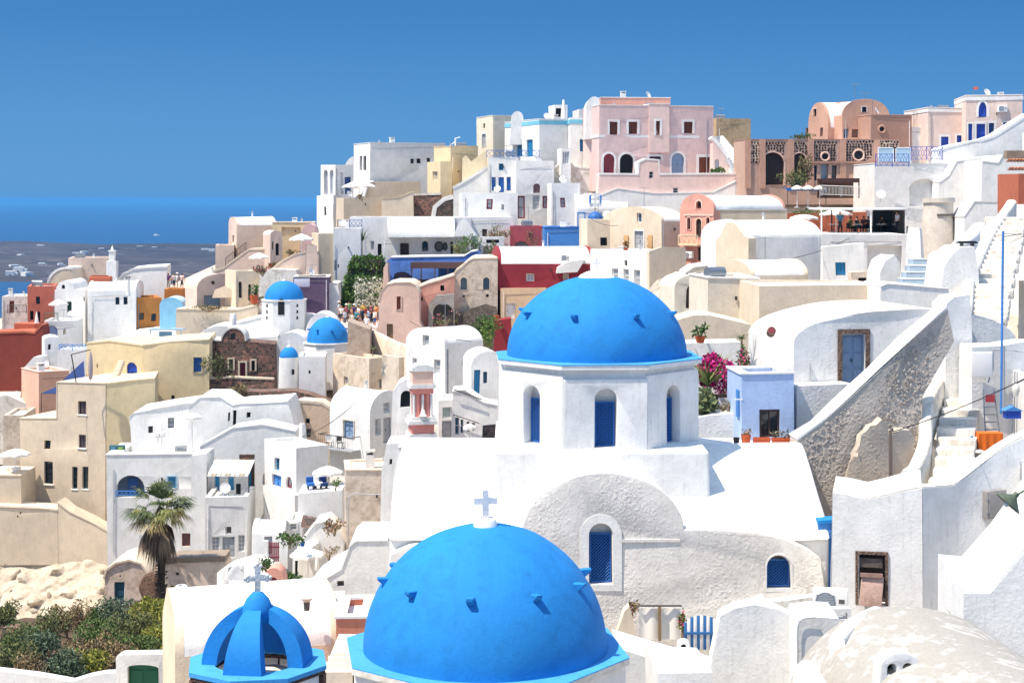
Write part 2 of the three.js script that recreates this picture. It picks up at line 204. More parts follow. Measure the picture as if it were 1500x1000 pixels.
// outline on a wall plane at distance d (turned by y), extruded T metres back
function X(name, label, cat, o, opens = []) {
  const fc = new Face(o.ax ?? o.pts[0][0], o.d, o.y || 0), pp = o.pts.map(([x, y]) => fc.at(x, y)), uu = pp.map(p => p.u), yy = pp.map(p => p.y), u0 = min(...uu), yb = min(...yy), seed = seedN++ * .73;
  const base = fc.A.clone().addScaledVector(fc.U, u0); base.y = yb; const g = o.parent || thing(name, label, cat, base, RAD(o.y || 0), o.g); const t = o.th ?? .3, T = (o.T ?? 4) * dm(o.d) / o.d;
  const L = pp.map(p => [p.u - u0, p.y - yb < .4 && (o.e ?? 2.5) ? p.y - yb - (o.e ?? 2.5) : p.y - yb]); const poly = () => { const s = new THREE.Shape(); L.forEach(([a, b], i) => i ? s.lineTo(a, b) : s.moveTo(a, b)); s.closePath(); return s; };
  const s1 = poly(), list = []; for (const [k, x0, y0, x1, y1, oo = {}] of opens) { const xm = (x0 + x1) / 2, a0 = fc.at(x0, y0).u - u0, a1 = fc.at(x1, y0).u - u0, v1 = fc.at(xm, y0).y - yb, v0 = fc.at(xm, y1).y - yb; list.push([k, a0, v0, a1, v1, oo]); s1.holes.push(opath(THREE.Path, a0, v0, a1, v1, oo.arch)); }
  const gs = opens.length ? [ext(s1, t, 0)] : []; if (T > t || !opens.length) gs.push(ext(poly(), opens.length ? T - t : T, opens.length ? -t : 0));
  mesh(o.wn || 'wall', gs, o.m || M.w, g, { wob: o.wob ?? .03, seed, crease: .9 });
  if (o.cap) { const [i0, i1, cm, th = .06] = o.cap, s = new THREE.Shape(), up = []; for (let i = i0; i <= i1; i++) { const a = L[max(i - 1, i0)], b = L[min(i + 1, i1)], dx = b[0] - a[0], dy = b[1] - a[1], l = hypot(dx, dy) || 1; up.push([L[i][0] - dy / l * th, L[i][1] + dx / l * th]); }
    const sg = up[floor(up.length / 2)][1] < L[floor((i0 + i1) / 2)][1] ? -1 : 1; const up2 = sg > 0 ? up : up.map((p, i) => [2 * L[i0 + i][0] - p[0], 2 * L[i0 + i][1] - p[1]]);
    for (let i = i0; i <= i1; i++) (i === i0 ? s.moveTo(L[i][0], L[i][1]) : s.lineTo(L[i][0], L[i][1])); for (let i = up2.length - 1; i >= 0; i--) s.lineTo(up2[i][0], up2[i][1]); s.closePath(); mesh('roof', ext(s, T + (o.co ?? .05), o.co ?? .05), cm || M.w, g, { wob: o.wob ?? .03, seed, crease: .9 }); }
  for (const [k, a0, v0, a1, v1, oo] of list) opening(g, new THREE.Matrix4(), a0, v0, a1, v1, k, oo, t);
  if (!o.ng) { gpt(base); gpt(base.clone().addScaledVector(fc.U, max(...uu) - u0)); }
  return Object.assign(g, { fc, yb });
}
// ---------- kit of small things ----------
function leafGeo(n, place, size, cols, seed, asp = .45) {   // place(r) -> [pos, dir?]
  const r = rng(seed), pos = [], col = [], c = new THREE.Color();
  for (let i = 0; i < n; i++) {
    const [p, dir] = place(r, i), s = size * (.6 + .8 * r()), a = dir ? dir.clone() : new V3(r() - .5, r() - .35, r() - .5); a.normalize(); const b = new V3(r() - .5, r() - .5, r() - .5).cross(a).normalize(), nrm = a.clone().cross(b);
    const t = p.clone().addScaledVector(a, s), m = p.clone().addScaledVector(a, s * .5).addScaledVector(nrm, s * .08), L = m.clone().addScaledVector(b, s * asp * .5).addScaledVector(nrm, s * .1), R = m.clone().addScaledVector(b, -s * asp * .5).addScaledVector(nrm, s * .1);
    for (const v of [p, L, t, p, t, R]) pos.push(v.x, v.y, v.z);
    c.set(cols[floor(r() * cols.length)]); const k = .75 + .5 * r(); for (let j = 0; j < 6; j++) col.push(c.r * k, c.g * k, c.b * k);
  }
  const g = new THREE.BufferGeometry(); g.setAttribute('position', new THREE.Float32BufferAttribute(pos, 3)); g.setAttribute('color', new THREE.Float32BufferAttribute(col, 3)); g.computeVertexNormals(); return g;
}
const GREEN = [0x4c6b2c, 0x3f5c28, 0x5e7a35, 0x33502a], OLIVE = [0x6b7040, 0x5a6138, 0x7c7d4c, 0x4d5834], DRY = [0x8f7a55, 0x7b6a4a, 0xa08a62, 0x6e6248];
const LEAF = mat(0xffffff, 'leaf');
function inBlob(rx, ry, rz, lumps, r) { const L = lumps[floor(r() * lumps.length)], th = r() * PI * 2, ph = Math.acos(2 * r() - 1), q = (.55 + .45 * sqrt(r())) * L[3]; return new V3(L[0] + q * rx * sin(ph) * cos(th), L[1] + q * ry * cos(ph), L[2] + q * rz * sin(ph) * sin(th)); }
function bush(name, label, cat, px, py, d, o) {        // px,py: foot of the plant
  let { rx = .6, ry = .6, rz = .6, n = 500, size = .16, cols = GREEN, seed = 1, group, flowers, dy = 0 } = o; const p = P(px, py, d), kq = dm(d) / d; rx *= kq; ry *= kq; rz *= kq; size *= kq; const g = thing(name, label, cat, p, 0, group), r = rng(seed * 31 + 7), lumps = [[0, ry * .8 + dy, 0, .75]];
  for (let i = 0; i < (o.lumps ?? 7); i++) lumps.push([(r() - .5) * rx * 1.5, ry * (.35 + r() * 1.1) + dy, (r() - .5) * rz * 1.5, .3 + r() * .3]);
  mesh('foliage', leafGeo(n, q => [inBlob(rx, ry, rz, lumps, q)], size, cols, seed + 5, o.asp), LEAF, g, { raw: true, kind: 'stuff' });
  if (flowers) mesh('flowers', leafGeo(flowers[0], q => [inBlob(rx * 1.06, ry * 1.06, rz * 1.06, lumps, q)], flowers[2] || size * .8, flowers[1], seed + 9, .9), LEAF, g, { raw: true, kind: 'stuff' });
  const st = []; for (let i = 0; i < 5; i++) st.push(bar(new V3((r() - .5) * .1, -.2, (r() - .5) * .1), new V3((r() - .5) * rx * 1.2, ry * 1.1 + dy, (r() - .5) * rz), .018 + rx * .012)); mesh('stem', st, M.wood, g); return g;
}
function spiky(name, label, cat, px, py, d, o) {       // sword-leaved plants: agave, yucca
  let { n = 22, len = .6, w = .07, up = .5, seed = 1, cols = GREEN, stem = 0 } = o; const kq = dm(d) / d; len *= kq; w *= kq; stem *= kq; const r = rng(seed * 13), g = thing(name, label, cat, P(px, py, d), 0, o.group), pos = [], col = [], c = new THREE.Color();
  for (let i = 0; i < n; i++) { const a = i * 2.4 + r(), e = up + (1.4 - up) * r() * (i / n), L = len * (.7 + .5 * r()); let p = new V3(0, stem, 0), dir = new V3(cos(a) * cos(e), sin(e), sin(a) * cos(e)), sd = new V3(-sin(a), 0, cos(a)), prev = null; c.set(cols[floor(r() * cols.length)]);
    for (let k = 0; k <= 4; k++) { const ww = w * (1 - (k / 4) ** 1.5) + .004, A = p.clone().addScaledVector(sd, ww / 2), B = p.clone().addScaledVector(sd, -ww / 2); if (prev) for (const v of [prev[0], prev[1], A, A, prev[1], B]) { pos.push(v.x, v.y, v.z); const q = .8 + .3 * r(); col.push(c.r * q, c.g * q, c.b * q); } prev = [A, B]; p = p.clone().addScaledVector(dir, L / 4); dir.y -= .16 + .1 * r() * (1 - o.stiff || 0); dir.normalize(); } }
  const G = new THREE.BufferGeometry(); G.setAttribute('position', new THREE.Float32BufferAttribute(pos, 3)); G.setAttribute('color', new THREE.Float32BufferAttribute(col, 3)); G.computeVertexNormals(); mesh('leaves', G, LEAF, g, { raw: true, kind: 'stuff' });
  mesh('stem', cyl(.05, .04, stem + .1, 0, -.1, 0, 7), M.wood, g); return g;
}
function umbrella(label, px, py, d, rpx, o = {}) {      // px,py: top of canopy; rpx: radius in pixels
  const s = dm(d) / F, r = rpx * s, p = P(px, py, d), g = thing('parasol', label, 'parasol', p.clone().setY(p.y - (o.h ?? 2.4)), o.rot ?? .3, o.g ?? 'open white parasols on the terraces'), h = o.h ?? 2.4, hh = r * (o.k ?? .36), n = 8, pos = [];
  const rim = i => new V3(cos(i / n * PI * 2) * r, h - hh, sin(i / n * PI * 2) * r), mid = i => { const a = rim(i), b = rim(i + 1); return a.add(b).multiplyScalar(.5).setY(h - hh + .06 * r).multiply(new V3(.97, 1, .97)); }, q = (v, f) => v.clone().lerp(new V3(0, h, 0), f).add(new V3(0, .05 * r * 4 * f * (1 - f), 0));
  for (let i = 0; i < n; i++) { const A = rim(i), B = mid(i), C = rim(i + 1); for (const [a, b] of [[A, B], [B, C]]) { const a5 = q(a, .5), b5 = q(b, .5), top = new V3(0, h, 0), ad = a.clone().setY(a.y - .15), bd = b.clone().setY(b.y - .15); for (const v of [a, a5, b, b, a5, b5, a5, top, b5, a, b, ad, ad, b, bd]) pos.push(v.x, v.y, v.z); } }
  const G = new THREE.BufferGeometry(); G.setAttribute('position', new THREE.Float32BufferAttribute(pos, 3)); mesh('canopy', G, o.m || M.cloth2 || (M.cloth2 = mat(0xefeae0, 'flat', { side: THREE.DoubleSide, roughness: .95 })), g, { crease: .3 });
  mesh('pole', [cyl(.035, .03, h, 0, 0, 0, 7), cyl(.25, .25, .07, 0, 0, 0, 12)], M.wf, g); const rb = []; for (let i = 0; i < n; i++) rb.push(bar(new V3(0, h - .04, 0), rim(i).setY(h - hh - .01).multiplyScalar(1).clone(), .012, 4)); mesh('ribs', rb, M.wood, g, { kind: 'stuff' }); return g;
}
function chimney(label, px, yt, yb, d, wpx, o = {}) { const s = dm(d) / F, w = wpx * s, h = (yb - yt) * s, g = thing('chimney', label, 'chimney', P(px, yb, d), RAD(o.y ?? 0), o.g), k = o.k ?? .75;
  const pr = [[0, -.3], [w / 2, -.3], [w / 2 * (1 + k) / 2, h * .6], [w / 2 * k, h * .93], [w / 2 * k * .8, h], [w / 2 * k * .55, h], [w / 2 * k * .5, h - .15], [0, h - .15]].map(a => new THREE.Vector2(...a)); mesh('stack', new THREE.LatheGeometry(pr, o.sq ? 4 : 14), o.m || M.w, g, { wob: .02, seed: px, crease: o.sq ? .5 : 1 });
  if (o.cap) mesh('cap', [box(-w * .55, h + .12, -w * .5, w * .55, h + .2, w * .5), box(-w * .3, h - .02, -w * .3, -w * .22, h + .13, w * .3), box(w * .22, h - .02, -w * .3, w * .3, h + .13, w * .3)], o.capm || M.slate, g); else mesh('flue', cyl(w / 2 * k * .5, w / 2 * k * .5, .02, 0, h - .149, 0, 12), M.dk, g); return g; }
function acUnit(label, px, py, d, y = 0, s = 1, grp) { const g = thing('air_conditioner', label, 'air conditioner', P(px, py, d), RAD(y), grp); mesh('casing', rbox(.85 * s, .62 * s, .32 * s, .03, 0, .31 * s + .06, 0), M.wf, g); mesh('fan_grille', [new THREE.TorusGeometry(.23 * s, .015, 5, 20).translate(-.12 * s, .37 * s, .17 * s), ...[...Array(7)].map((_, i) => box(-.34 * s, (.2 + i * .055) * s, .162 * s, .1 * s, (.215 + i * .055) * s, .18 * s))], M.steel, g); mesh('bracket', [box(-.35 * s, 0, -.15 * s, -.3 * s, .07, .15 * s), box(.3 * s, 0, -.15 * s, .35 * s, .07, .15 * s)], M.steel, g); mesh('plate', box(.2 * s, .35 * s, .16 * s, .34 * s, .45 * s, .165 * s), M.slate, g); return g; }
function antenna(label, px, py, d, h, o = {}) { const g = thing('antenna', label, 'antenna', P(px, py, d), o.rot || 0), b = [bar(new V3(0, -.2, 0), new V3(0, h, 0), .02)]; mesh('mast', b, M.metal, g); const e = [bar(new V3(-.5, h * .93, 0), new V3(.5, h * .93, 0), .014)]; for (let i = -3; i <= 3; i++) e.push(bar(new V3(i * .15, h * .93 - .16, 0), new V3(i * .15, h * .93 + .16, 0), .009)); mesh('elements', e, M.metal, g, { kind: 'stuff' }); return g; }
function dish(label, px, py, d, r, y = 30) { const g = thing('satellite_dish', label, 'satellite dish', P(px, py, d), RAD(y)), pr = []; for (let i = 0; i <= 6; i++) pr.push(new THREE.Vector2(r * i / 6, .25 * r * (i / 6) ** 2)); for (let i = 6; i >= 0; i--) pr.push(new THREE.Vector2(r * i / 6, .25 * r * (i / 6) ** 2 - .015)); mesh('reflector', new THREE.LatheGeometry(pr, 16).rotateX(1.1).translate(0, r + .15, 0), M.wf, g); mesh('arm', [bar(new V3(0, -.1, 0), new V3(0, r + .15, 0), .02), bar(new V3(0, .2, 0), new V3(0, r + .2, r * .9), .012)], M.steel, g); return g; }
function pot(name, label, px, py, d, r, h, o = {}) { const g = thing(name, label, o.cat || 'flower pot', P(px, py, d), o.rot || 0, o.g), m = o.m || M.terra; if (o.trough) { const w = o.trough; mesh('trough', [box(-w / 2, 0, -r, w / 2, h, -r + .03), box(-w / 2, 0, r - .03, w / 2, h, r), box(-w / 2, 0, -r + .03, -w / 2 + .03, h, r - .03), box(w / 2 - .03, 0, -r + .03, w / 2, h, r - .03), box(-w / 2 - .02, h - .05, r, w / 2 + .02, h + .01, r + .02)], m, g); mesh('soil', box(-w / 2 + .03, 0, -r + .03, w / 2 - .03, h - .06, r - .03), M.dbr, g); } else { const pr = [[0, 0], [r * .7, 0], [r * .95, h * .82], [r, h * .83], [r, h], [r * .85, h], [r * .82, h * .85], [0, h * .85]].map(a => new THREE.Vector2(...a)); mesh('pot', new THREE.LatheGeometry(pr, 14), m, g); mesh('soil', cyl(r * .8, r * .8, .02, 0, h * .85, 0), M.dbr, g); }
  if (o.plant) { const q = o.plant; mesh('plant', leafGeo(q[0], R => [new V3((R() - .5) * (o.trough || r * 2) * .9, h + R() * q[1], (R() - .5) * r * 1.6)], q[2], q[3] || GREEN, px | 0), LEAF, g, { raw: true, kind: 'stuff' }); } return g; }
function railing(name, label, a, b, h, m, o = {}) { const L = hypot(b.x - a.x, b.z - a.z), g = thing(name, label, o.cat || 'railing', a, Math.atan2(-(b.z - a.z), b.x - a.x), o.g), dy = b.y - a.y, n = o.n || max(2, Math.round(L / .14)), Y = t => dy * t;
  mesh('rail', [bar(new V3(0, h, 0), new V3(L, h + dy, 0), .03), bar(new V3(0, .1, 0), new V3(L, .1 + dy, 0), .02)], m, g);
  const np = max(2, Math.round(L / 1.6) + 1), ps = []; for (let i = 0; i < np; i++) { const t = i / (np - 1); mesh('post', box(L * t - .025, Y(t) - .05, -.025, L * t + .025, Y(t) + h, .025), m, g); }
  if (o.cross) { const k = max(1, Math.round(L / o.cross)); for (let i = 0; i < k; i++) { const a0 = L * i / k, a1 = L * (i + 1) / k; ps.push(bar(new V3(a0, .1 + Y(i / k), 0), new V3(a1, h + Y((i + 1) / k), 0), .018, 4), bar(new V3(a0, h + Y(i / k), 0), new V3(a1, .1 + Y((i + 1) / k), 0), .018, 4)); if (o.circ) ps.push(new THREE.TorusGeometry(h * .22, .015, 4, 12).translate((a0 + a1) / 2, h * .55 + Y((i + .5) / k), 0)); } } else for (let i = 1; i < n; i++) ps.push(bar(new V3(L * i / n, .1 + Y(i / n), 0), new V3(L * i / n, h + Y(i / n), 0), .014, 4));
  mesh('baluster', ps, m, g, { kind: 'stuff' }); return g; }
function stairs(name, label, p0, p1, w, n, m, o = {}) {  // p0 foot centre, p1 head centre (world)
  const hz = hypot(p1.x - p0.x, p1.z - p0.z), run = hz / n, rise = (p1.y - p0.y) / n, g = thing(name, label, 'stairs', p0, Math.atan2(-(p1.z - p0.z), p1.x - p0.x), o.g), r = rng(p0.x * 17 | 0);
  for (let i = 0; i < n; i++) { const s = mesh('step', new RoundedBoxGeometry(run + .1, rise + .25, w * (1 - .05 * r()), 1, .03).translate((i + .5) * run, rise * (i + 1) - (rise + .25) / 2, (r() - .5) * .08 * w), m, g, { wob: .012, seed: i * 1.3 + p0.x }); }
  gpt(p0, -.3); gpt(p1, -.5); return g; }
function spout(par, v, dir, L = .25, m = M.wf) { mesh('spout', bar(v, v.clone().addScaledVector(dir, L), .05, 6), m, par); }
// ---- person: smooth field of tapered bones, meshed once per pose ----
function personGeo(sit) {
  const J = sit ? { hip: [0, .55, 0, .15], ch: [0, .95, .02, .15], nk: [0, 1.17, .02, .06], hd: [0, 1.33, .04, .1], kl: [-.11, .55, .42, .07], kr: [.11, .55, .42, .07], fl: [-.11, .1, .42, .05], fr: [.11, .1, .44, .05], tl: [-.11, .05, .56, .04], tr: [.11, .05, .58, .04], sl: [-.19, 1.08, 0, .065], sr: [.19, 1.08, 0, .065], el: [-.26, .82, .08, .045], er: [.26, .82, .08, .045], hl: [-.14, .8, .32, .04], hr: [.16, .78, .34, .04] }
    : { hip: [0, .95, 0, .145], ch: [0, 1.3, .01, .15], nk: [0, 1.5, .01, .06], hd: [0, 1.65, .03, .1], kl: [-.1, .5, .03, .065], kr: [.12, .5, .06, .065], fl: [-.11, .09, -.04, .045], fr: [.13, .09, .03, .045], tl: [-.12, .05, .12, .04], tr: [.15, .05, .18, .04], sl: [-.19, 1.42, 0, .065], sr: [.19, 1.42, 0, .065], el: [-.26, 1.15, -.03, .045], er: [.27, 1.16, 0, .045], hl: [-.25, .9, .08, .038], hr: [.22, 1.0, .22, .038] };
  const B = [['hip', 'ch'], ['ch', 'nk'], ['nk', 'hd'], ['hip', 'kl', .09], ['hip', 'kr', .09], ['kl', 'fl'], ['kr', 'fr'], ['fl', 'tl'], ['fr', 'tr'], ['ch', 'sl', .09], ['ch', 'sr', .09], ['sl', 'el'], ['sr', 'er'], ['el', 'hl'], ['er', 'hr']].map(([a, b, ra]) => [J[a], J[b], ra || J[a][3], J[b][3]]);
  const n = 60, S = 1.85, mc = new MarchingCubes(n, new THREE.MeshStandardMaterial(), false, false, 30000); mc.isolation = 0; const fl = mc.field, h = n / 2;
  for (let z = 0; z < n; z++) for (let y = 0; y < n; y++) for (let x = 0; x < n; x++) { const px = (x - h) / h * S / 2, py = (y - h) / h * S / 2 + S / 2 - .05, pz = (z - h) / h * S / 2; let acc = 0; for (const [a, b, ra, rb] of B) { const bx = b[0] - a[0], by = b[1] - a[1], bz = b[2] - a[2], t = max(0, min(1, ((px - a[0]) * bx + (py - a[1]) * by + (pz - a[2]) * bz) / (bx * bx + by * by + bz * bz))), D = hypot(px - a[0] - t * bx, py - a[1] - t * by, pz - a[2] - t * bz) - (ra + (rb - ra) * t); acc += Math.exp(-38 * D); } fl[x + y * n + z * n * n] = Math.log(acc + 1e-30) / 38; }
  mc.update(); const c = mc.count, pos = new Float32Array(c * 3), nor = new Float32Array(c * 3); for (let i = 0; i < c; i++) for (let k = 0; k < 3; k++) { pos[i * 3 + k] = mc.positionArray[i * 3 + k] * S / 2 + (k === 1 ? S / 2 - .05 : 0); nor[i * 3 + k] = mc.normalArray[i * 3 + k]; }
  return { pos, nor, c, sit };
}
const PG = {};
function person(label, px, py, d, o = {}) {
  const sit = !!o.sit, key = sit ? 's' : 'u', src = PG[key] || (PG[key] = personGeo(sit)), sub = (o.py ?? 0); const top = new THREE.Color(o.top ?? 0xd8d8d8), low = new THREE.Color(o.low ?? 0x39414f), skin = new THREE.Color(o.skin ?? 0xc58f6c), hair = new THREE.Color(o.hair ?? 0x2e2119), gk = key + [o.top, o.low, o.skin, o.hair, o.short].join();
  if (!PG[gk]) { const col = new Float32Array(src.c * 3), H = sit ? 1.17 : 1.5, hip = sit ? .6 : .97; for (let i = 0; i < src.c; i++) { const x = src.pos[i * 3], y = src.pos[i * 3 + 1], z = src.pos[i * 3 + 2]; let c = skin; if (y > H + .16 || (y > H + .06 && z < .01)) c = hair; else if (y > H - .02) c = skin; else if (abs(x) > .2 && y < H - .25) c = skin; else if (y > hip || (sit && z < .1 && y > .5)) c = top; else if (sit ? (o.short && z > .4) : (o.short && y < .52)) c = y < .1 ? low : skin; else c = low; if (sit && z > .24 && y > .72 && y < 1) c = skin; col.set([c.r, c.g, c.b], i * 3); }
    const g = new THREE.BufferGeometry(); g.setAttribute('position', new THREE.BufferAttribute(src.pos, 3)); g.setAttribute('normal', new THREE.BufferAttribute(src.nor, 3)); g.setAttribute('color', new THREE.BufferAttribute(col, 3)); PG[gk] = g; }
  const m = new THREE.Mesh(PG[gk], mat(0xffffff, 'flat', { vertexColors: true, roughness: .85 })); m.name = nm('person'); m.castShadow = m.receiveShadow = true; m.position.copy(o.at || P(px, py, d)); m.rotation.y = o.rot || 0; m.scale.setScalar(o.s || 1); scene.add(m); tag(m, label, 'person', o.g); if (o.hat) mesh('hat', [cyl(.19, .17, .03, 0, 1.72, .03), cyl(.11, .09, .1, 0, 1.74, .03)], mat(o.hat, 'flat'), m); return m;
}
function crossGeo(w, h, t, o = {}) { const s = t / 2, a = h * (o.k ?? .62); return [box(-s, 0, -s, s, h, s), box(-w / 2, a - s, -s * .98, -s, a + s, s * .98), box(s, a - s, -s * .98, w / 2, a + s, s * .98)]; }
// ---------- large domed church (behind) ----------
const yOf = (py, d) => P(0, py, d).y, xOf = (px, d) => P(px, 0, d).x;
function domeGeo(r, hgt, seed, bump = .016) { const pr = []; for (let i = 0; i <= 36; i++) { const a = i / 36 * PI / 2; pr.push(new THREE.Vector2(max(.0001, r * cos(a)), hgt * sin(a))); } const g = new THREE.LatheGeometry(pr, 72), p = g.attributes.position; for (let i = 0; i < p.count; i++) { const x = p.getX(i), y = p.getY(i), z = p.getZ(i), f = 1 + bump / r * (sin(1.7 * x + seed) + sin(2.1 * z + 1.3 * y) + .6 * sin(4.1 * x - 3.3 * y + seed) + .6 * sin(3.7 * z + 2.9 * y)) * .5; p.setXYZ(i, x * f, y * f, z * f); } return g; }
function spikes(par, r, hgt, y, n, a0, m, L = .3) { const rr = r * sqrt(1 - (y / hgt) ** 2); for (let i = 0; i < n; i++) { const a = RAD(a0 + 360 / n * i), s = new THREE.Shape(); s.moveTo(-.1, -.02); s.lineTo(L, .1); s.lineTo(L, .16); s.lineTo(-.15, .14); s.closePath(); const g = new THREE.ExtrudeGeometry(s, { depth: .2, bevelEnabled: true, bevelSize: .015, bevelThickness: .015, bevelSegments: 1 }).translate(rr, 0, -.1).rotateY(-PI / 2 + a).translate(0, y, 0); mesh('step_spike', g, m, par); } }
function octShape(ap, hole) { const s = new THREE.Shape(), R = ap / cos(PI / 8); for (let i = 0; i < 8; i++) { const a = PI / 8 + i * PI / 4; i ? s.lineTo(R * cos(a), R * sin(a)) : s.moveTo(R * cos(a), R * sin(a)); } s.closePath(); if (hole) { const p = new THREE.Path(); p.absellipse(0, 0, hole, hole, 0, 2 * PI); s.holes.push(p); } return s; }
function flat(shape, th, y) { return new THREE.ExtrudeGeometry(shape, { depth: th, bevelEnabled: false, curveSegments: 20 }).rotateX(-PI / 2).translate(0, y, 0); }
function lattice(par, u0, v0, u1, v1, n, Mx, m, arch) {
  const fw = .06, p = mesh('lattice_window', [box(u0, v0, n - .06, u1, v0 + fw, n), box(u0, v1 - fw, n - .06, u1, v1, n), box(u0, v0 + fw, n - .06, u0 + fw, v1 - fw, n), box(u1 - fw, v0 + fw, n - .06, u1, v1 - fw, n)], m, par); p.applyMatrix4(Mx);
  const st = .115, W = u1 - u0 - 2 * fw, Hh = v1 - v0 - 2 * fw, a0 = u0 + fw, b0 = v0 + fw, gs = [];
  for (const sgn of [1, -1]) for (let c = -Hh; c < W + Hh; c += st) { const pts = []; // line x = c + sgn*y
    const f = y => sgn > 0 ? c + y : c + Hh - y; let ya = 0, yb = Hh; if (sgn > 0) { ya = max(0, -c); yb = min(Hh, W - c); } else { ya = max(0, c + Hh - W); yb = min(Hh, c + Hh); } if (yb - ya < .04) continue; gs.push(bar(new V3(a0 + f(ya), b0 + ya, n - .03 + sgn * .012), new V3(a0 + f(yb), b0 + yb, n - .03 + sgn * .012), .02, 4)); }
  const lt = mesh('lattice', gs, m, p); mesh('backing', box(a0, b0, n - .1, a0 + W, b0 + Hh, n - .075), mat(0x0b2f63, 'flat'), p); return p;
}
{
  const zR = -63, zF = -57, x0 = -4.12, x1 = 11.0, cx = xOf(874, 63), baseY = yOf(905, 57), g = thing('domed_church', 'big whitewashed church with blue dome on an octagonal drum and rough plaster front', 'church', new V3(cx, baseY, zR));
  const T = (X_, Y_, Z_) => new V3(X_ - cx, Y_ - baseY, Z_ - zR); const ys = yOf(790, 57) - baseY, yr = yOf(656, 63) - baseY, rise = yr - ys, xa = x0 - cx, xb = x1 - cx;
  // cross vault running left to right
  { const s = new THREE.Shape(); s.moveTo(-5.3, -2); s.lineTo(-5.5, ys); for (let i = 0; i <= 28; i++) { const t = -1 + i / 14; s.lineTo(5.6 * t, ys + rise * Math.pow(max(0, 1 - abs(t) ** 1.45), .9)); } s.lineTo(5.5, ys); s.lineTo(5.3, -2); s.closePath();
    const e = new THREE.ExtrudeGeometry(s, { depth: xb - xa, bevelEnabled: true, bevelSize: .16, bevelThickness: .16, bevelSegments: 4, steps: 8 }).rotateY(PI / 2).translate(xa, 0, 0); mesh('vaulted_roof', e, M.w, g, { wob: .045, seed: 3, crease: .8 }); }
  // front wall with the gable arch
  const fc = new Face(750, 56.85, 0), q = (x, y) => { const p = fc.at(x, y); return [p.p.x - cx, p.p.y - baseY]; };
  { const pts = [[560, 960], [572, 812], [600, 800], [680, 790], [745, 787], ...arcP(764, 1003, 782, 691, 26, 172, 4), [1010, 774], [1060, 775], [1110, 778], [1140, 784], [1165, 793], [1190, 806], [1204, 818], [1213, 900], [1216, 960]], s = new THREE.Shape(); pts.forEach(([x, y], i) => { const [a, b] = q(x, y); i ? s.lineTo(a, b) : s.moveTo(a, b); }); s.closePath();
    const A0 = q(863, 766), A1 = q(897, 855), B0 = q(1123, 812), B1 = q(1159, 861); const nc = (a, b, ar) => s.holes.push(opath(THREE.Path, a[0], b[1], b[0], a[1], ar)); nc(A0, A1, true); nc(B0, B1, .42);
    const zf = -56.85 - zR; mesh('front_wall', [new THREE.ExtrudeGeometry(s, { depth: .5, bevelEnabled: true, bevelSize: .05, bevelThickness: .06, bevelSegments: 3, bevelOffset: -.05 }).translate(0, 0, zf - .5)], M.wr, g, { wob: .03, seed: 9, crease: .7 });
    mesh('front_vault', ext((() => { const t = new THREE.Shape(), ap = arcP(766, 1001, 790, 693, 26, 176, 0); ap.forEach(([x, y], i) => { const [a, b] = q(x, y); i ? t.lineTo(a, b) : t.moveTo(a, b); }); t.closePath(); return t; })(), 5.5, zf - .4), M.w, g, { wob: .03, seed: 9, crease: .9 });
    mesh('window_surround', ext(ring(A0[0] - .02, A1[1], A1[0] + .02, A0[1] + .02, .3, true, .22), .05, zf + .095), M.w, g, { wob: .01 });
    mesh('window_surround', ext(ring(B0[0], B1[1], B1[0], B0[1], .05, .42, .12), .04, zf + .09), M.w, g);
    for (const [a, b, dy, ar] of [[A0, A1, .37, 1], [B0, B1, .2, 0]]) { mesh('niche', box(a[0] - .1, b[1] - .1, zf - .8, b[0] + .1, a[1] + .1, zf - .5), M.cr, g); lattice(g, a[0] + .02, b[1] + .01, b[0] - .02, a[1] - dy, zf - .2, new THREE.Matrix4(), M.blue); }
    mesh('string_course', [box(q(907, 800)[0], q(900, 793)[1], zf + .02, q(995, 800)[0], q(900, 789)[1], zf + .1)], M.wr, g, { wob: .02 });
  }
  // square block under the drum
  const yb = yOf(662, 58.7) - baseY, hw = 3.88; mesh('drum_base', [new RoundedBoxGeometry(hw * 2, 3.6, hw * 2 + .6, 3, .12).translate(0, yb - 1.8, -.1)], M.w, g, { wob: .03, seed: 2 });
  // octagonal drum
  const ap = 3.72, yt = yOf(541, 59.3) - baseY, dh = yt - yb, side = 2 * ap * Math.tan(PI / 8), rot = RAD(2); mesh('drum', [flat(octShape(ap - .55), dh + .2, yb - .2), flat(octShape(ap - .16), .42, yt - .42)].map(e => e.rotateY(rot)), M.w, g, { wob: .012, seed: 4 });
  for (let i = 0; i < 8; i++) { const a = i * PI / 4 + rot, s = opath(THREE.Shape, -side / 2 + .015, yb - .05, side / 2 - .015, yt - (i % 2 ? .22 : .36)), hw2 = .4, v0 = yb + .06, v1 = yb + 2.2; s.holes.push(opath(THREE.Path, -hw2, v0, hw2, v1, true));
    const Mx = new THREE.Matrix4().makeRotationY(a).multiply(new THREE.Matrix4().makeTranslation(0, 0, ap)); const pn = mesh('drum_panel', [new THREE.ExtrudeGeometry(s, { depth: .46, bevelEnabled: true, bevelSize: .04, bevelThickness: .04, bevelSegments: 2, bevelOffset: -.04 }).translate(0, 0, -.5)], M.w, g, { wob: .012, seed: i * 2, crease: .7 }); pn.applyMatrix4(Mx);
    lattice(g, -hw2 + .03, v0 + .01, hw2 - .03, v1 - .5, -.38, Mx, M.blue); }
  mesh('cornice', [flat(octShape(ap + .1), .16, yt).rotateY(rot)], M.w, g, { wob: .015, seed: 5 });
  mesh('dome_rim', [flat(octShape(ap + .12), .035, yt + .16).rotateY(rot)], M.domet, g, { wob: .015, seed: 5 });
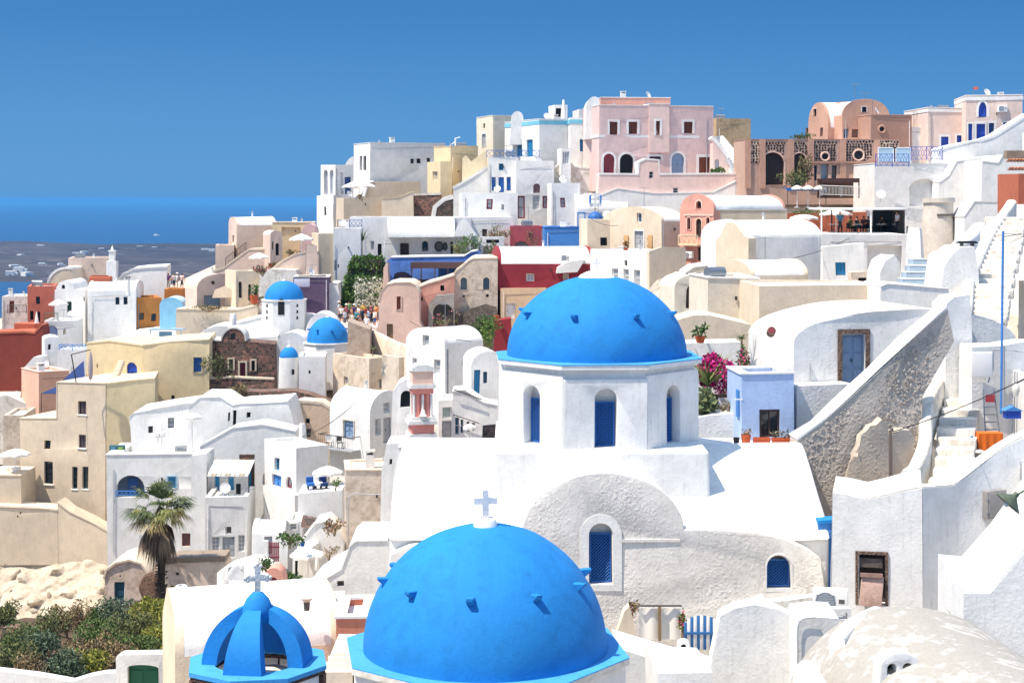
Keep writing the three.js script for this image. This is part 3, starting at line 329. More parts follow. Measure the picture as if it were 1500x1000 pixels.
  const dm = mesh('dome', domeGeo(3.44, 3.04, 1).translate(0, yt + .19, 0), M.dome, g, { crease: 1.2 }); const sp = new THREE.Group(); spikesOn(g, 3.44, 3.04, yt + .19, 1.6, 8, 26);
  mesh('dome_cap', new THREE.LatheGeometry([[.75, 0], [.62, .14], [.4, .25], [.15, .3], [.0001, .31]].map(a => new THREE.Vector2(...a)), 20).translate(0, yt + .19 + 2.93, 0), M.w, g, { crease: 1 });
  mesh('dome_cross', crossGeo(.34, .5, .06).map(e => e.translate(0, yt + .19 + 3.2, 0)), M.wf, g);
  for (const x of [-1, 3, 8]) { tpts.push([x, zF + 1.5, yOf(900, 56)]); tpts.push([x, zR - 6, yOf(700, 66) - 2.5]); }
}
function spikesOn(g, r, h, y0, y, n, a0) { const rr = r * sqrt(1 - (y / h) ** 2); for (let i = 0; i < n; i++) { const a = RAD(a0 + 360 / n * i), s = new THREE.Shape(); s.moveTo(-.25, -.16); s.lineTo(.0, -.09); s.lineTo(.2, .08); s.lineTo(.2, .12); s.lineTo(-.35, .1); s.closePath(); mesh('step_spike', new THREE.ExtrudeGeometry(s, { depth: .16, bevelEnabled: true, bevelSize: .02, bevelThickness: .02, bevelSegments: 1 }).translate(rr, 0, -.08).rotateY(a - PI / 2).translate(0, y0 + y, 0), M.dome, g); } }
// ---------- nearer dome ----------
{
  const d = 45, Y = yOf(947, d), g = thing('domed_chapel', 'nearer whitewashed chapel with large smooth blue dome topped by a white cross', 'church', new V3(xOf(711, d), Y - 4, -d)), ap = 3.62, rot = RAD(8);
  mesh('drum', [flat(octShape(ap), 4.6, -.75).rotateY(rot)], M.w, g, { wob: .02, seed: 1 }); mesh('cornice', [flat(octShape(ap + .1), .16, 3.8).rotateY(rot)], M.ww, g, { wob: .015, seed: 7 });
  mesh('dome_rim', [flat(octShape(ap + .1), .03, 3.96).rotateY(rot)], M.domet, g, { wob: .015, seed: 7 });
  mesh('dome', domeGeo(3.34, 3.36, 6, .018).translate(0, 3.99, 0), M.dome, g, { crease: 1.2 }); spikesOn(g, 3.34, 3.36, 3.99, 1.9, 10, -7);
  mesh('dome_cap', new THREE.LatheGeometry([[.34, -.1], [.3, .1], [.24, .17], [.0001, .18]].map(a => new THREE.Vector2(...a)), 16).translate(0, 7.37, 0), M.wf, g, { crease: 1 });
  mesh('cross', [box(-.085, 7.5, -.07, .085, 8.3, .07), box(-.32, 7.92, -.065, -.085, 8.09, .065), box(.085, 7.92, -.065, .32, 8.09, .065)].map(e => e.rotateY(.12)), M.w, g, { wob: .006 });
  tpts.push([xOf(712, d), -d, Y - 3.5], [xOf(560, d), -d + 3, Y - 3.6], [xOf(880, d), -d + 3, Y - 3.6]);
}
// ---------- openwork cupola of a bell tower ----------
{
  const d = 38, Y = yOf(968, d), g = thing('bell_tower_cupola', 'openwork blue cupola of four curved ribs on an octagonal slab with ornate stone cross', 'bell tower', new V3(xOf(377, d), Y - 3, -d)), ap = 1.55, rot = RAD(10);
  mesh('slab', [flat(octShape(ap, 1.0), .1, 2.9).rotateY(rot)], M.domet, g, { wob: .008 });
  mesh('cornice', [flat(octShape(ap - .03, 1.0), .09, 2.808).rotateY(rot)], mat(0x8f7566, 'rubble'), g, { wob: .012 });
  mesh('floor', [flat(octShape(1.1), .05, 2.55).rotateY(rot)], M.ww, g);
  for (let i = 0; i < 8; i++) { const a = i * PI / 4 + rot, R = (ap - .12) / cos(PI / 8); mesh('corner_stone', box(-.09, -1, -.09, .09, 2.805, .09).rotateY(PI / 8).translate(R * sin(PI / 8), 0, R * cos(PI / 8)).rotateY(a), mat(0x9c7f70, 'rubble'), g, { wob: .012 });
    const w = R * sin(PI / 8) - .1, s = opath(THREE.Shape, -w, -1, w, 2.8); s.holes.push(opath(THREE.Path, -w + .14, -.9, w - .14, 2.55, true)); mesh('drum_panel', ext(s, .2, 0).translate(0, 0, ap - .1).rotateY(a), M.w, g, { wob: .01 }); }
  for (let k = 0; k < 4; k++) { const a = RAD(-8 + 90 * k), gs = []; const out = [], inn = []; for (let i = 0; i <= 14; i++) { const t = i / 14, A = t * RAD(74); out.push([1.2 * cos(A), 1.33 * sin(A)]); inn.push([.84 * cos(A), 1.04 * sin(A)]); }
    const pos = [], wd = i => .45 - .27 * (i / 14) ** 1.3; const quad = (A, B, C, D) => pos.push(...A, ...B, ...C, ...A, ...C, ...D);
    for (let i = 0; i < 14; i++) { const v = (p, s, j) => [s * wd(j), p[j][1], p[j][0]]; quad(v(out, -1, i), v(out, 1, i), v(out, 1, i + 1), v(out, -1, i + 1)); quad(v(inn, 1, i), v(inn, -1, i), v(inn, -1, i + 1), v(inn, 1, i + 1)); quad(v(out, 1, i), v(inn, 1, i), v(inn, 1, i + 1), v(out, 1, i + 1)); quad(v(inn, -1, i), v(out, -1, i), v(out, -1, i + 1), v(inn, -1, i + 1)); }
    const G = new THREE.BufferGeometry(); G.setAttribute('position', new THREE.Float32BufferAttribute(pos, 3)); mesh('rib', G.translate(0, 2.98, 0).rotateY(a), M.dome, g, { crease: .5 }); }
  mesh('finial', new THREE.LatheGeometry([[.0001, .95], [.3, .98], [.37, 1.12], [.36, 1.28], [.26, 1.5], [.13, 1.64], [.0001, 1.69]].map(a => new THREE.Vector2(a[0], a[1] + 2.95)), 20), M.dome, g, { crease: .8 });
  const s = .07, c = []; c.push(box(-s, 4.58, -.05, s, 5.2, .05), box(-.23, 4.86, -.048, -s, 4.99, .048), box(s, 4.86, -.048, .23, 4.99, .048)); for (const [x, y] of [[-.22, 4.925], [.22, 4.925], [0, 5.2]]) for (const [dx, dy] of [[0, .05], [.06, 0], [-.06, 0], [0, -.05]]) c.push(new THREE.SphereGeometry(.055, 8, 6).translate(x + dx, y + dy, 0)); mesh('cross', c.map(e => e.rotateY(.2)), M.ww, g); gpt(g.position, -.6);
}
// ---------- right hand side, near and middle ----------
function sweep(name, label, cat, path, th, h, m, o = {}) {   // wall following a curved line; path = [px, py, d] along its top
  const kq = dm(path[0][2]) / path[0][2]; th *= kq; h *= kq; const pts = path.map(p => P(...p)), cv = new THREE.CatmullRomCurve3(pts, false, 'catmullrom', .5), n = o.n || path.length * 5, b = pts[0].clone(), g = thing(name, label, cat, b.clone().setY(b.y - h), 0, o.g), pos = [], sec = [];
  for (let i = 0; i <= n; i++) { const p = cv.getPoint(i / n), t = cv.getTangent(i / n), s = new V3(-t.z, 0, t.x).normalize(); p.sub(g.position); const r = th * .22, q = (a, y) => p.clone().addScaledVector(s, a).add(new V3(0, y, 0)); sec.push([q(-th / 2, -h), q(-th / 2, -r), q(-th / 2 + r * .6, -r * .25), q(-th * .15, 0), q(th * .15, 0), q(th / 2 - r * .6, -r * .25), q(th / 2, -r), q(th / 2, -h)]); }
  const tri = (a, b, c) => { for (const v of [a, b, c]) pos.push(v.x, v.y, v.z); };
  for (let i = 0; i < n; i++) for (let k = 0; k < 7; k++) { const a = sec[i][k], b2 = sec[i][k + 1], c = sec[i + 1][k + 1], d = sec[i + 1][k]; tri(a, b2, c); tri(a, c, d); }
  for (const [S, f] of [[sec[0], 1], [sec[n], -1]]) for (let k = 1; k < 7; k++) f > 0 ? tri(S[0], S[k + 1], S[k]) : tri(S[0], S[k], S[k + 1]);
  const G = new THREE.BufferGeometry(); G.setAttribute('position', new THREE.Float32BufferAttribute(pos, 3)); mesh('wall', G, m, g, { wob: .02, seed: path[0][0], crease: .8 }); if (!o.ng) for (const p of pts) gpt(p, -h); return g;
}
function boulder(name, label, px, py, d, rx, ry, rz, m, seed, g) { const G = new THREE.IcosahedronGeometry(1, 4), p = G.attributes.position; for (let i = 0; i < p.count; i++) { const x = p.getX(i), y = p.getY(i), z = p.getZ(i), f = 1 + .1 * sin(2.2 * x + seed) * sin(1.9 * y + seed * 2) + .06 * sin(4.1 * z + 3 * y + seed) + .025 * sin(9 * x + 8 * z); p.setXYZ(i, x * f * rx, max(-.8, y * f) * ry, z * f * rz); } const t = thing(name, label, 'boulder', P(px, py, d), seed, g); mesh('rock', G.translate(0, ry * .75, 0), m, t, { crease: 1.2 }); return t; }

H('white_house', 'white stuccoed house with a weathered blue door in a brown stone frame', 'house', { c: 1163, d: 68, y: 10, l: 1096, r: 1490, t: 503, b: 655, rise: 1.35, m: M.wl, lip: .02, e: 2 }, [['R', 'd', 1234, 489, 1268, 565, { m: M.gb, sur: M.stoneP, sw: .2, rec: .22 }]]);
X('plaster_bench', 'white plaster ledge below the blue door in the brown stone frame', 'wall', { pts: [[1168, 660], [1169, 565], [1250, 562], [1262, 660]], d: 66.6, y: 10, T: 1.3, m: M.wl });
{ const h = H('pale_blue_house', 'small pale blue house with a dark double window behind terracotta pots', 'house', { c: 1087, d: 66, y: 4, l: 1083, r: 1164, t: 549, b: 660, wl: 3, m: M.sky2, rm: M.ww, par: .15, cop: M.w }, [['R', 'w', 1113, 600, 1143, 641, { m: M.dbr, mul: [2, 1], fw: .09, rec: .1 }]]);
  mesh('shutter', box(-.09, 1.3, -.75, -.03, 2.4, -.3), M.cb, h); mesh('wall_lamp', [box(-.3, 2.05, .02, .03, 2.1, .06)], M.wf, h); }
X('terrace_ledge', 'low white ledge carrying the terracotta pots', 'ledge', { pts: [[1018, 700], [1018, 652], [1166, 653], [1166, 700]], d: 64.6, T: 2, m: M.w, ng: 1 });
pot('planter_pot', 'small black square planter beside the round terracotta pot', 1079, 653, 65, .13, .33, { m: M.dk, rot: .7 });
pot('terracotta_pot', 'round terracotta pot with a dry plant beside the pale blue house', 1093, 653, 65, .2, .45, { plant: [40, .15, .12, DRY], cat: 'flower pot' });
pot('terracotta_trough', 'empty long terracotta trough under the dark double window', 1116, 653, 65, .15, .33, { trough: .66, cat: 'planter' });
pot('terracotta_trough', 'long terracotta trough holding a dark leafy succulent', 1144, 653, 65, .15, .33, { trough: .68, plant: [60, .22, .16, [0x4a4f38, 0x6b6450, 0x8d8a78]], cat: 'planter' });
X('planter_wall', 'white rendered planter wall below the bougainvillea and cactus', 'wall', { pts: [[1015, 680], [1016, 612], [1040, 607], [1088, 606], [1090, 680]], d: 67.5, T: 1.4, m: M.wl });
X('garden_wall', 'low white garden wall below the dark wooden beam', 'wall', { pts: [[1042, 640], [1044, 584], [1088, 582], [1088, 640]], d: 69.6, T: .5, m: M.wl });
{ const g = thing('wooden_beam', 'dark wooden pergola beam under the bougainvillea', 'beam', P(1066, 582, 69.3)); mesh('beam', box(-.75, .0, -.1, .6, .14, .1), M.dbr, g); mesh('post', box(.2, -.35, -.05, .3, 0, .05), M.dbr, g); mesh('post', box(-.5, -.35, -.05, -.4, 0, .05), M.dbr, g); }
bush('bougainvillea', 'bougainvillea bush covered in magenta flowers beside the pale blue house', 'bush', 1060, 580, 70.5, { rx: 1.0, ry: 1.0, rz: .7, n: 700, size: .15, flowers: [3000, [0xd0127f, 0xb80f78, 0xe0389a, 0x9e0a66], .13], seed: 4 });
bush('oleander', 'tall pink flowered shrub beside the white gable wall', 'bush', 1086, 560, 71.5, { rx: .3, ry: .95, rz: .3, n: 220, size: .16, flowers: [160, [0xd85a94, 0xc9337d], .09], seed: 14 });
spiky('aloe', 'big green aloe with long arching sword leaves beside the drum', 'aloe', 1036, 575, 70, { n: 34, len: 1.7, w: .12, up: .55, seed: 3, cols: [0x5d7034, 0x46602a, 0x7a8648], stem: .3 });
spiky('aloe', 'second sword leaved aloe behind the magenta bougainvillea', 'aloe', 1052, 548, 72.5, { n: 26, len: 1.1, w: .1, up: .6, seed: 8, cols: [0x6f7d3d, 0x58682f], stem: .2 });
bush('prickly_pear', 'fleshy prickly pear cactus in the white planter', 'cactus', 1032, 612, 68.3, { rx: .5, ry: .62, rz: .4, n: 190, size: .34, asp: .85, cols: [0x5f6c40, 0x4b5a36, 0x727b50], seed: 6 });
bush('succulent', 'dry branching succulent on the planter wall', 'plant', 1068, 607, 68.3, { rx: .36, ry: .36, rz: .3, n: 130, size: .16, cols: [0x8b7a62, 0x776a52, 0x9c8a70], seed: 7 });
spiky('yucca', 'thin yucca with a spiky head above the bougainvillea', 'yucca', 1087, 528, 73, { n: 40, len: .75, w: .05, up: .1, seed: 5, cols: [0x55643a, 0x6d7248, 0x3f4f2e], stem: .95 });
X('garden_wall', 'white ledge behind the drum carrying a terracotta bowl', 'wall', { pts: [[1000, 545], [1001, 503], [1084, 500], [1086, 545]], d: 74.6, T: 1.5, m: M.w, ng: 1 });
pot('flower_pot', 'small terracotta bowl with an agave on the white ledge', 1026, 502, 74, .24, .3, { plant: [40, .4, .3, GREEN] });
// sloping volcanic wall with its white coping
X('retaining_wall', 'sloping retaining wall of rough grey brown volcanic rubble with white coping', 'wall', { pts: [[1172, 800], [1172, 642], [1205, 622], [1244, 586], [1288, 545], [1330, 503], [1389, 452], [1394, 500], [1372, 545], [1352, 580], [1352, 640], [1338, 690], [1330, 800]], ax: 1250, d: 63.5, y: 8, T: 1.1, m: M.rock, cap: [1, 6, M.w, .09], wob: .07, co: .02 });
{ const g = scene.children[scene.children.length - 1], fc = g.fc, q = rng(12), poly = [[1174, 760], [1174, 645], [1206, 626], [1246, 590], [1290, 549], [1332, 507], [1388, 460], [1390, 500], [1372, 545], [1352, 580], [1352, 640], [1338, 690], [1330, 760]], inside = (x, y) => { let c = false; for (let i = 0, j = poly.length - 1; i < poly.length; j = i++) { const [a, b] = poly[i], [e, f] = poly[j]; if ((b > y) !== (f > y) && x < (e - a) * (y - b) / (f - b) + a) c = !c; } return c; }; const A = [], B = []; for (let k = 0; k < 4200; k++) { const x = 1174 + q() * 216, y = 455 + q() * 305; if (!inside(x, y)) continue; const p = fc.at(x, y).p.sub(g.position).applyAxisAngle(new V3(0, 1, 0), -g.rotation.y), r = .02 + .06 * q() ** 3; (q() < .6 ? A : B).push(new THREE.IcosahedronGeometry(r, 0).rotateX(q() * 3).scale(1 + q() * .6, .7 + q() * .4, .4).rotateZ(q() * 3).translate(p.x, p.y, p.z - .1 * r)); } mesh('rubble_stones', A, mat(0xc6beb5, 'rough'), g, { kind: 'stuff', crease: .2 }); mesh('rubble_stones', B, mat(0xb4aba1, 'rough'), g, { kind: 'stuff', crease: .2 }); }
function mound(name, label, cat, d, pts, T, m, bs = .22, seed = 1) { const kq = dm(d) / d; T *= kq; bs *= kq; const fc = new Face(pts[0][0], d, 0), yb = min(...pts.map(p => fc.at(...p).y)), b = fc.at(pts[0][0], pts[0][1]).p.clone().setY(yb), g = thing(name, label, cat, b), s = new THREE.SplineCurve(pts.map(p => { const q = fc.at(...p); return new THREE.Vector2(q.p.x - b.x, q.y - yb); })); const sh = new THREE.Shape(s.getPoints(pts.length * 4)); mesh('rock', new THREE.ExtrudeGeometry(sh, { depth: T, bevelEnabled: true, bevelSize: bs, bevelThickness: bs, bevelOffset: -bs, bevelSegments: 5, steps: 3 }).translate(0, 0, -T), m, g, { wob: .11, seed, crease: .7 }); return g; }
X('boulder', 'tall pale rendered rock face against the rough volcanic wall', 'rock', { pts: [[1253, 750], [1255, 702], [1252, 668], [1259, 655], [1262, 641], [1272, 634], [1277, 628], [1286, 626], [1296, 617], [1299, 622], [1303, 634], [1300, 650], [1304, 676], [1302, 700], [1305, 750]], d: 62.4, y: 6, T: .7, m: mat(0xcfc2b4, 'rough'), wob: .09, ng: 1 });
X('boulder', 'low pale rock beside the tall rendered rock face', 'rock', { pts: [[1233, 750], [1236, 706], [1240, 690], [1243, 678], [1250, 668], [1256, 668], [1261, 678], [1262, 705], [1264, 750]], d: 61.7, y: -8, T: .7, m: mat(0xc6b7a6, 'rough'), wob: .09, ng: 1 });
X('boulder', 'broad pale rendered bank beside the curved stair wall', 'rock', { pts: [[1302, 750], [1304, 690], [1302, 642], [1312, 634], [1322, 628], [1336, 628], [1344, 640], [1342, 668], [1338, 690], [1336, 750]], d: 62.9, y: 12, T: .7, m: mat(0xd2c7bb, 'rough'), wob: .08, ng: 1 });
sweep('stair_wall', 'curving white plaster parapet beside the long outdoor stairs', 'wall', [[1330, 688, 61], [1343, 676, 61.6], [1356, 640, 63], [1357, 598, 64.5], [1366, 568, 66.5], [1386, 538, 69], [1407, 508, 72]], .5, 1.5, M.ww);
X('white_pier', 'white roughcast pier at the top of the sloping volcanic wall', 'wall', { pts: [[1384, 560], [1387, 446], [1398, 436], [1422, 432], [1426, 500], [1412, 520], [1400, 560]], d: 67.5, y: 6, T: 1.6, m: M.wl, ng: 1 });
stairs('stairs', 'long whitewashed stairs beside the curving parapet', P(1392, 716, 60.5), P(1421, 508, 72.5), 1.5, 15, M.ww);
stairs('stairs', 'upper whitewashed stairs behind the blue pole', P(1428, 506, 73), P(1476, 318, 94), 2.3, 26, M.ww);
sweep('stair_wall', 'ragged white wall between the upper stairs and the rounded buttress', 'wall', [[1404, 520, 71], [1408, 480, 74], [1416, 440, 78], [1424, 395, 83], [1450, 340, 90], [1482, 292, 97]], .6, 1.9, M.ww);
X('white_wall', 'white roughcast wall with pipes and a ladder beside the long stairs', 'wall', { pts: [[1422, 700], [1424, 508], [1468, 506], [1500, 500], [1530, 500], [1530, 700]], d: 66, y: 6, T: 1.4, m: M.wl });
{ const g = thing('ladder', 'metal stepladder with red top leaning on the roughcast wall', 'ladder', P(1455, 640, 65), .1); for (const s of [-1, 1]) mesh('rail', bar(new V3(s * .3, 0, 0), new V3(s * .22, 1.85, -.45), .03), M.metal, g); for (let i = 1; i <= 5; i++) mesh('rung', box(-.29 + i * .012, i * .29 - .02, -.07 * i - .06, .29 - i * .012, i * .29 + .02, -.07 * i + .06), M.metal, g); mesh('top_plate', box(-.18, 1.35, -.3, .18, 1.65, -.26), mat(0xa5303c, 'flat'), g); }
{ const g = thing('orange_cloth', 'orange cloth draped over a box beside the stairs', 'cloth', P(1449, 660, 64.2)), G = new THREE.BoxGeometry(.95, .72, .6, 24, 10, 8), p = G.attributes.position; for (let i = 0; i < p.count; i++) { const x = p.getX(i), y = p.getY(i), z = p.getZ(i), k = (.36 - y); p.setXYZ(i, x * (1 + .06 * k), y, z + (z > 0 ? 1 : -1) * .07 * k * sin(22 * x + 2 * y)); } mesh('cloth', G.translate(0, .36, 0), mat(0xd96a1d, 'flat', { roughness: .95 }), g, { crease: .7 }); }
{ const g = thing('water_jug', 'blue plastic jug beside the orange cloth', 'jug', P(1424, 661, 64)); mesh('body', new THREE.LatheGeometry([[0, 0], [.14, 0], [.15, .35], [.08, .5], [.05, .55], [.05, .62], [0, .62]].map(a => new THREE.Vector2(...a)), 12), M.teal, g); mesh('cap', cyl(.06, .06, .06, 0, .61, 0), M.wf, g); }
{ const g = thing('letter_hut', 'small blue gabled box standing on the white wall', 'box', P(1483, 612, 63.8)); mesh('body', box(-.3, 0, -.2, .3, .3, .2), M.royal, g); const s = new THREE.Shape(); s.moveTo(-.38, .3); s.lineTo(0, .48); s.lineTo(.38, .3); s.closePath(); mesh('roof', ext(s, .5, .25), M.cb, g); }
X('grey_block', 'low rough grey cement block beside the bottom of the long stairs', 'wall', { pts: [[1385, 712], [1386, 664], [1446, 664], [1446, 712]], d: 63, T: .9, m: mat(0x9d9890, 'rough'), cap: [1, 2, M.ww, .05], ng: 1 });
{ const g = thing('cable_duct', 'grey cable ducts and meter box on the roughcast wall', 'pipe', P(1445, 560, 65.7)); const b = (x0, y0, x1, y1, r = .035) => { const A = P(x0, y0, 65.75).sub(g.position), B = P(x1, y1, 65.75).sub(g.position); return bar(A, B, r); }; mesh('duct', [b(1470, 506, 1470, 600, .08), b(1455, 512, 1470, 512), b(1455, 512, 1455, 540), b(1455, 540, 1448, 560), b(1470, 512, 1500, 516, .02)], M.gr, g); mesh('meter_box', rbox(.85, 1.0, .18, .03, -.18, .72, 0), M.wf, g); }
{ const g = thing('utility_pole', 'slim blue painted pole with wires beside the upper stairs', 'pole', P(1467, 606, 65.4)); const top = P(1470, 338, 65.4).sub(g.position); mesh('pole', bar(new V3(0, 0, 0), top, .05, 8), M.cb, g); mesh('bracket', [bar(top.clone().add(new V3(0, -.25, 0)), top.clone().add(new V3(.75, -.1, 0)), .015), bar(top.clone().add(new V3(0, -.1, 0)), top.clone().add(new V3(.75, -.15, 0)), .012), bar(top.clone().add(new V3(.2, -.5, 0)), top.clone().add(new V3(.85, -.2, 0)), .012)], M.slate, g); }
{ const g = thing('utility_pole', 'rusty brown metal post carrying the black cable', 'pole', P(1305, 726, 58.5)); mesh('pole', [box(-.055, -.8, -.055, .055, 2.35, .055)], mat(0x75655c, 'flat', { roughness: .8 }), g); mesh('insulator', [cyl(.06, .05, .12, .05, 2.3, 0, 8), bar(new V3(-.1, 2.2, 0), new V3(.25, 2.28, 0), .02)], M.slate, g); }
{ const a = P(1309, 632, 58.5), b = P(1515, 548, 50), g = thing('power_cable', 'black cable strung from the rusty post across the stairs', 'cable', a), c = new THREE.QuadraticBezierCurve3(new V3(), b.clone().sub(a).multiplyScalar(.5).add(new V3(0, -.22, 0)), b.clone().sub(a)); mesh('cable', new THREE.TubeGeometry(c, 30, .018, 5), M.iron, g); }
{ const g = thing('wall_lantern', 'small white glass lantern hanging on the roughcast wall', 'lamp', P(1489, 580, 63)); mesh('shade', new THREE.LatheGeometry([[.0001, .5], [.05, .48], [.14, .34], [.14, .2], [.09, 0], [.0001, 0]].map(a => new THREE.Vector2(...a)), 10), mat(0xd8d4c8, 'flat', { roughness: .3 }), g); mesh('bracket', bar(new V3(0, .48, 0), new V3(.4, .6, -.3), .02), M.iron, g); }
// white building with broken hatch
X('white_house', 'white smooth walled building with a broken brown hatch opening', 'house', { pts: [[1212, 960], [1216, 860], [1222, 722], [1245, 726], [1272, 733], [1300, 727], [1330, 718], [1353, 714], [1352, 960]], d: 53.5, ax: 1353, y: -12, T: 3.2, m: M.w, th: .45, cap: [2, 7, M.ww, .06], co: -.02 }, [['n', 1258, 812, 1297, 886, { name: 'hatch_recess', sur: M.stoneP, sw: .1, sb: .001, p: mat(0x4a3f3a, 'worn') }]]);
{ const g = thing('broken_hatch', 'broken pinkish board leaning inside the hatch opening', 'board', P(1277, 889, 53.7), RAD(-14)); mesh('board', new RoundedBoxGeometry(.72, 1.0, .05, 1, .01).rotateX(-.2).rotateZ(-.08).translate(0, .52, 0), mat(0xbfa093, 'worn'), g); mesh('lintel_board', box(-.4, 1.25, -.25, .35, 1.55, -.2), mat(0x6a5d58, 'worn'), g); mesh('crossbar', box(-.36, .98, -.05, .36, 1.1, .03), mat(0x9c8176, 'worn'), g); }
X('white_wall', 'bluish white wall rising towards the stairs, with a grey meter cabinet', 'wall', { pts: [[1353, 960], [1353, 714], [1398, 711], [1418, 697], [1440, 679], [1470, 656], [1500, 640], [1560, 610], [1560, 960]], d: 53.5, y: 28, T: .5, m: M.w, cap: [1, 6, M.ww, .04], co: -.02 });
{ const fc = new Face(1353, 53.5, 28), p = fc.at(1453, 757).p, g = thing('meter_cabinet', 'grey square metal meter cabinet on the bluish white wall', 'cabinet', p, RAD(28)); mesh('cabinet', rbox(.86, .92, .3, .03, 0, .46, .12), mat(0x8b8784, 'flat', { roughness: .5 }), g); mesh('door', rbox(.76, .82, .03, .012, 0, .46, .285), mat(0x96928f, 'flat', { roughness: .5 }), g); mesh('hinge', [box(-.44, .2, .2, -.41, .28, .3), box(-.44, .62, .2, -.41, .7, .3)], M.steel, g); }
{ const g = thing('street_lamp', 'weathered green conical lamp shade on an arm', 'lamp', P(1481, 736, 41)); mesh('shade', new THREE.LatheGeometry([[.0001, .34], [.07, .33], [.08, .22], [.13, .17], [.36, -.02], [.36, -.04], [.12, .14], [.0001, .18]].map(a => new THREE.Vector2(...a)), 22).rotateZ(-.75).translate(-.05, 0, 0), mat(0x5f6b58, 'worn', { roughness: .6 }), g, { crease: .5 }); mesh('arm', bar(new V3(.14, .18, 0), new V3(.7, .55, .1), .025, 7), mat(0x5f6b58, 'worn'), g); mesh('bulb', new THREE.SphereGeometry(.07, 10, 8).translate(-.1, -.05, 0), M.wf, g); }
X('white_house', 'big white building with a steep sloping top edge beside the cream vault', 'house', { pts: [[1413, 1060], [1413, 868], [1452, 870], [1474, 846], [1500, 815], [1560, 730], [1560, 1060]], d: 44, ax: 1413, y: -6, T: 4.5, m: M.w, cap: [1, 5, M.w, .05], co: -.02 });
spiky('agave', 'small green agave at the foot of the bluish white wall', 'agave', 1401, 908, 46, { n: 14, len: .4, w: .05, up: .7, seed: 2, stem: 0, cols: [0x5f7a34, 0x7c8d45] });
// cream front vault
{ const g = thing('vaulted_house', 'cream barrel vaulted house with flaking white limewash patches', 'house', P(1325, 1120, 43.5), RAD(6)), yc = yOf(893, 43.5) - g.position.y, s = new THREE.Shape(); s.moveTo(-3.1, -2); for (let i = 0; i <= 30; i++) { const a = PI - i / 30 * PI; s.lineTo(3.1 * cos(a), yc - 2.55 + 2.55 * sin(a)); } s.lineTo(3.1, -2); s.closePath();
  const n = 512, lw = tex(n, 3.4, i => { const m = min(1, max(0, (N1[i] * .75 + N4[i] * .5 - .66) * 8)), q = .97 - .07 * N3[i] - .05 * streak[i]; return [q - .13 * (1 - m), q - .14 * (1 - m), q - .16 * (1 - m)]; }); mesh('vault', new THREE.ExtrudeGeometry(s, { depth: 8, bevelEnabled: true, bevelSize: .1, bevelThickness: .1, steps: 10, bevelSegments: 2 }), new THREE.MeshStandardMaterial({ color: 0xcbc7c1, map: lw, bumpMap: TX.plasterB, bumpScale: .02, roughness: .95 }), g, { wob: .05, seed: 3, crease: .9 });
  sweep('parapet', 'thick white rounded kerb on the left of the cream vault', 'wall', [[1226, 932, 42], [1240, 915, 42.6], [1262, 900, 43.2], [1286, 889, 43.8]], .42, 1.2, M.w, { ng: 1 }); gpt(g.position, -.5); }
{ const g = thing('roof_vent', 'small white arched roof vent on the cream vault', 'vent', P(1312, 984, 39.2), .1); const s = opath(THREE.Shape, -.45, -.3, .45, .5, .28); s.holes.push(opath(THREE.Path, -.32, -.02, -.04, .3, .13), opath(THREE.Path, .05, -.02, .33, .3, .13)); mesh('hood', new THREE.ExtrudeGeometry(s, { depth: .45, bevelEnabled: true, bevelSize: .03, bevelThickness: .03, bevelSegments: 2 }).translate(0, 0, -.2), M.w, g, { wob: .02, crease: .8 }); mesh('grille', box(-.36, -.25, -.15, .36, .32, -.1), M.dk, g); mesh('finial', new THREE.ConeGeometry(.05, .13, 8).translate(0, .58, .05), M.ww, g); }
sweep('parapet', 'curled cream lip of plaster at the foot of the cream vault', 'wall', [[1168, 972, 41.2], [1180, 966, 41], [1192, 980, 40.4], [1206, 1002, 39.8]], .3, .7, M.ww, { ng: 1 });
X('white_house', 'white vaulted building with grey stains on its front', 'house', { pts: [[1030, 1060], [1040, 980], [1056, 906], [1080, 893], [1108, 887], [1140, 893], [1172, 908], [1174, 1060]], d: 47.5, T: .7, m: M.w, cap: [2, 6, M.w, .04], co: 0 });
X('white_wall', 'smooth white wall with a thin pipe in front of the air conditioner', 'wall', { pts: [[1172, 1060], [1172, 908], [1200, 903], [1232, 905], [1240, 1060]], d: 45.8, T: 1.8, m: M.w, ng: 1 });
{ const g = thing('drain_pipe', 'thin grey pipe running down the smooth white wall', 'pipe', P(1170, 1000, 45.6)), A = (x, y) => P(x, y, 45.72).sub(g.position); mesh('pipe', new THREE.TubeGeometry(new THREE.CatmullRomCurve3([A(1168, 1010), A(1169, 960), A(1170, 915), A(1175, 907), A(1195, 904)]), 20, .022, 6), M.gr, g); }
X('terrace_wall', 'creamy white low terrace wall below the small lattice window', 'wall', { pts: [[1108, 930], [1109, 884], [1150, 880], [1200, 874], [1200, 930]], d: 51.5, T: .5, m: M.ww, ng: 1 });
X('terrace_wall', 'white sloping slab leaning on the creamy terrace wall', 'wall', { pts: [[1106, 915], [1107, 888], [1122, 882], [1172, 902], [1172, 915]], d: 50, T: 1, m: M.w, ng: 1 });
acUnit('white air conditioner with round fan grille beside the white smooth walled building', 1217, 902, 50, -12, 1.25);
{ const g = thing('concrete_block', 'white hollow block in front of the air conditioner', 'block', P(1224, 908, 47)); const s = opath(THREE.Shape, -.42, 0, .42, .36); s.holes.push(opath(THREE.Path, -.32, .05, -.06, .28, .1), opath(THREE.Path, .06, .05, .32, .28, .1)); mesh('block', ext(s, .3, .15), M.w, g, { wob: .01 }); }
X('blue_wall', 'narrow strip of bright blue wall between the church and the white building', 'wall', { pts: [[1196, 900], [1198, 766], [1226, 764], [1226, 900]], d: 57.5, T: .6, m: M.cb, cap: [1, 2, M.dome, .12], ng: 1 });
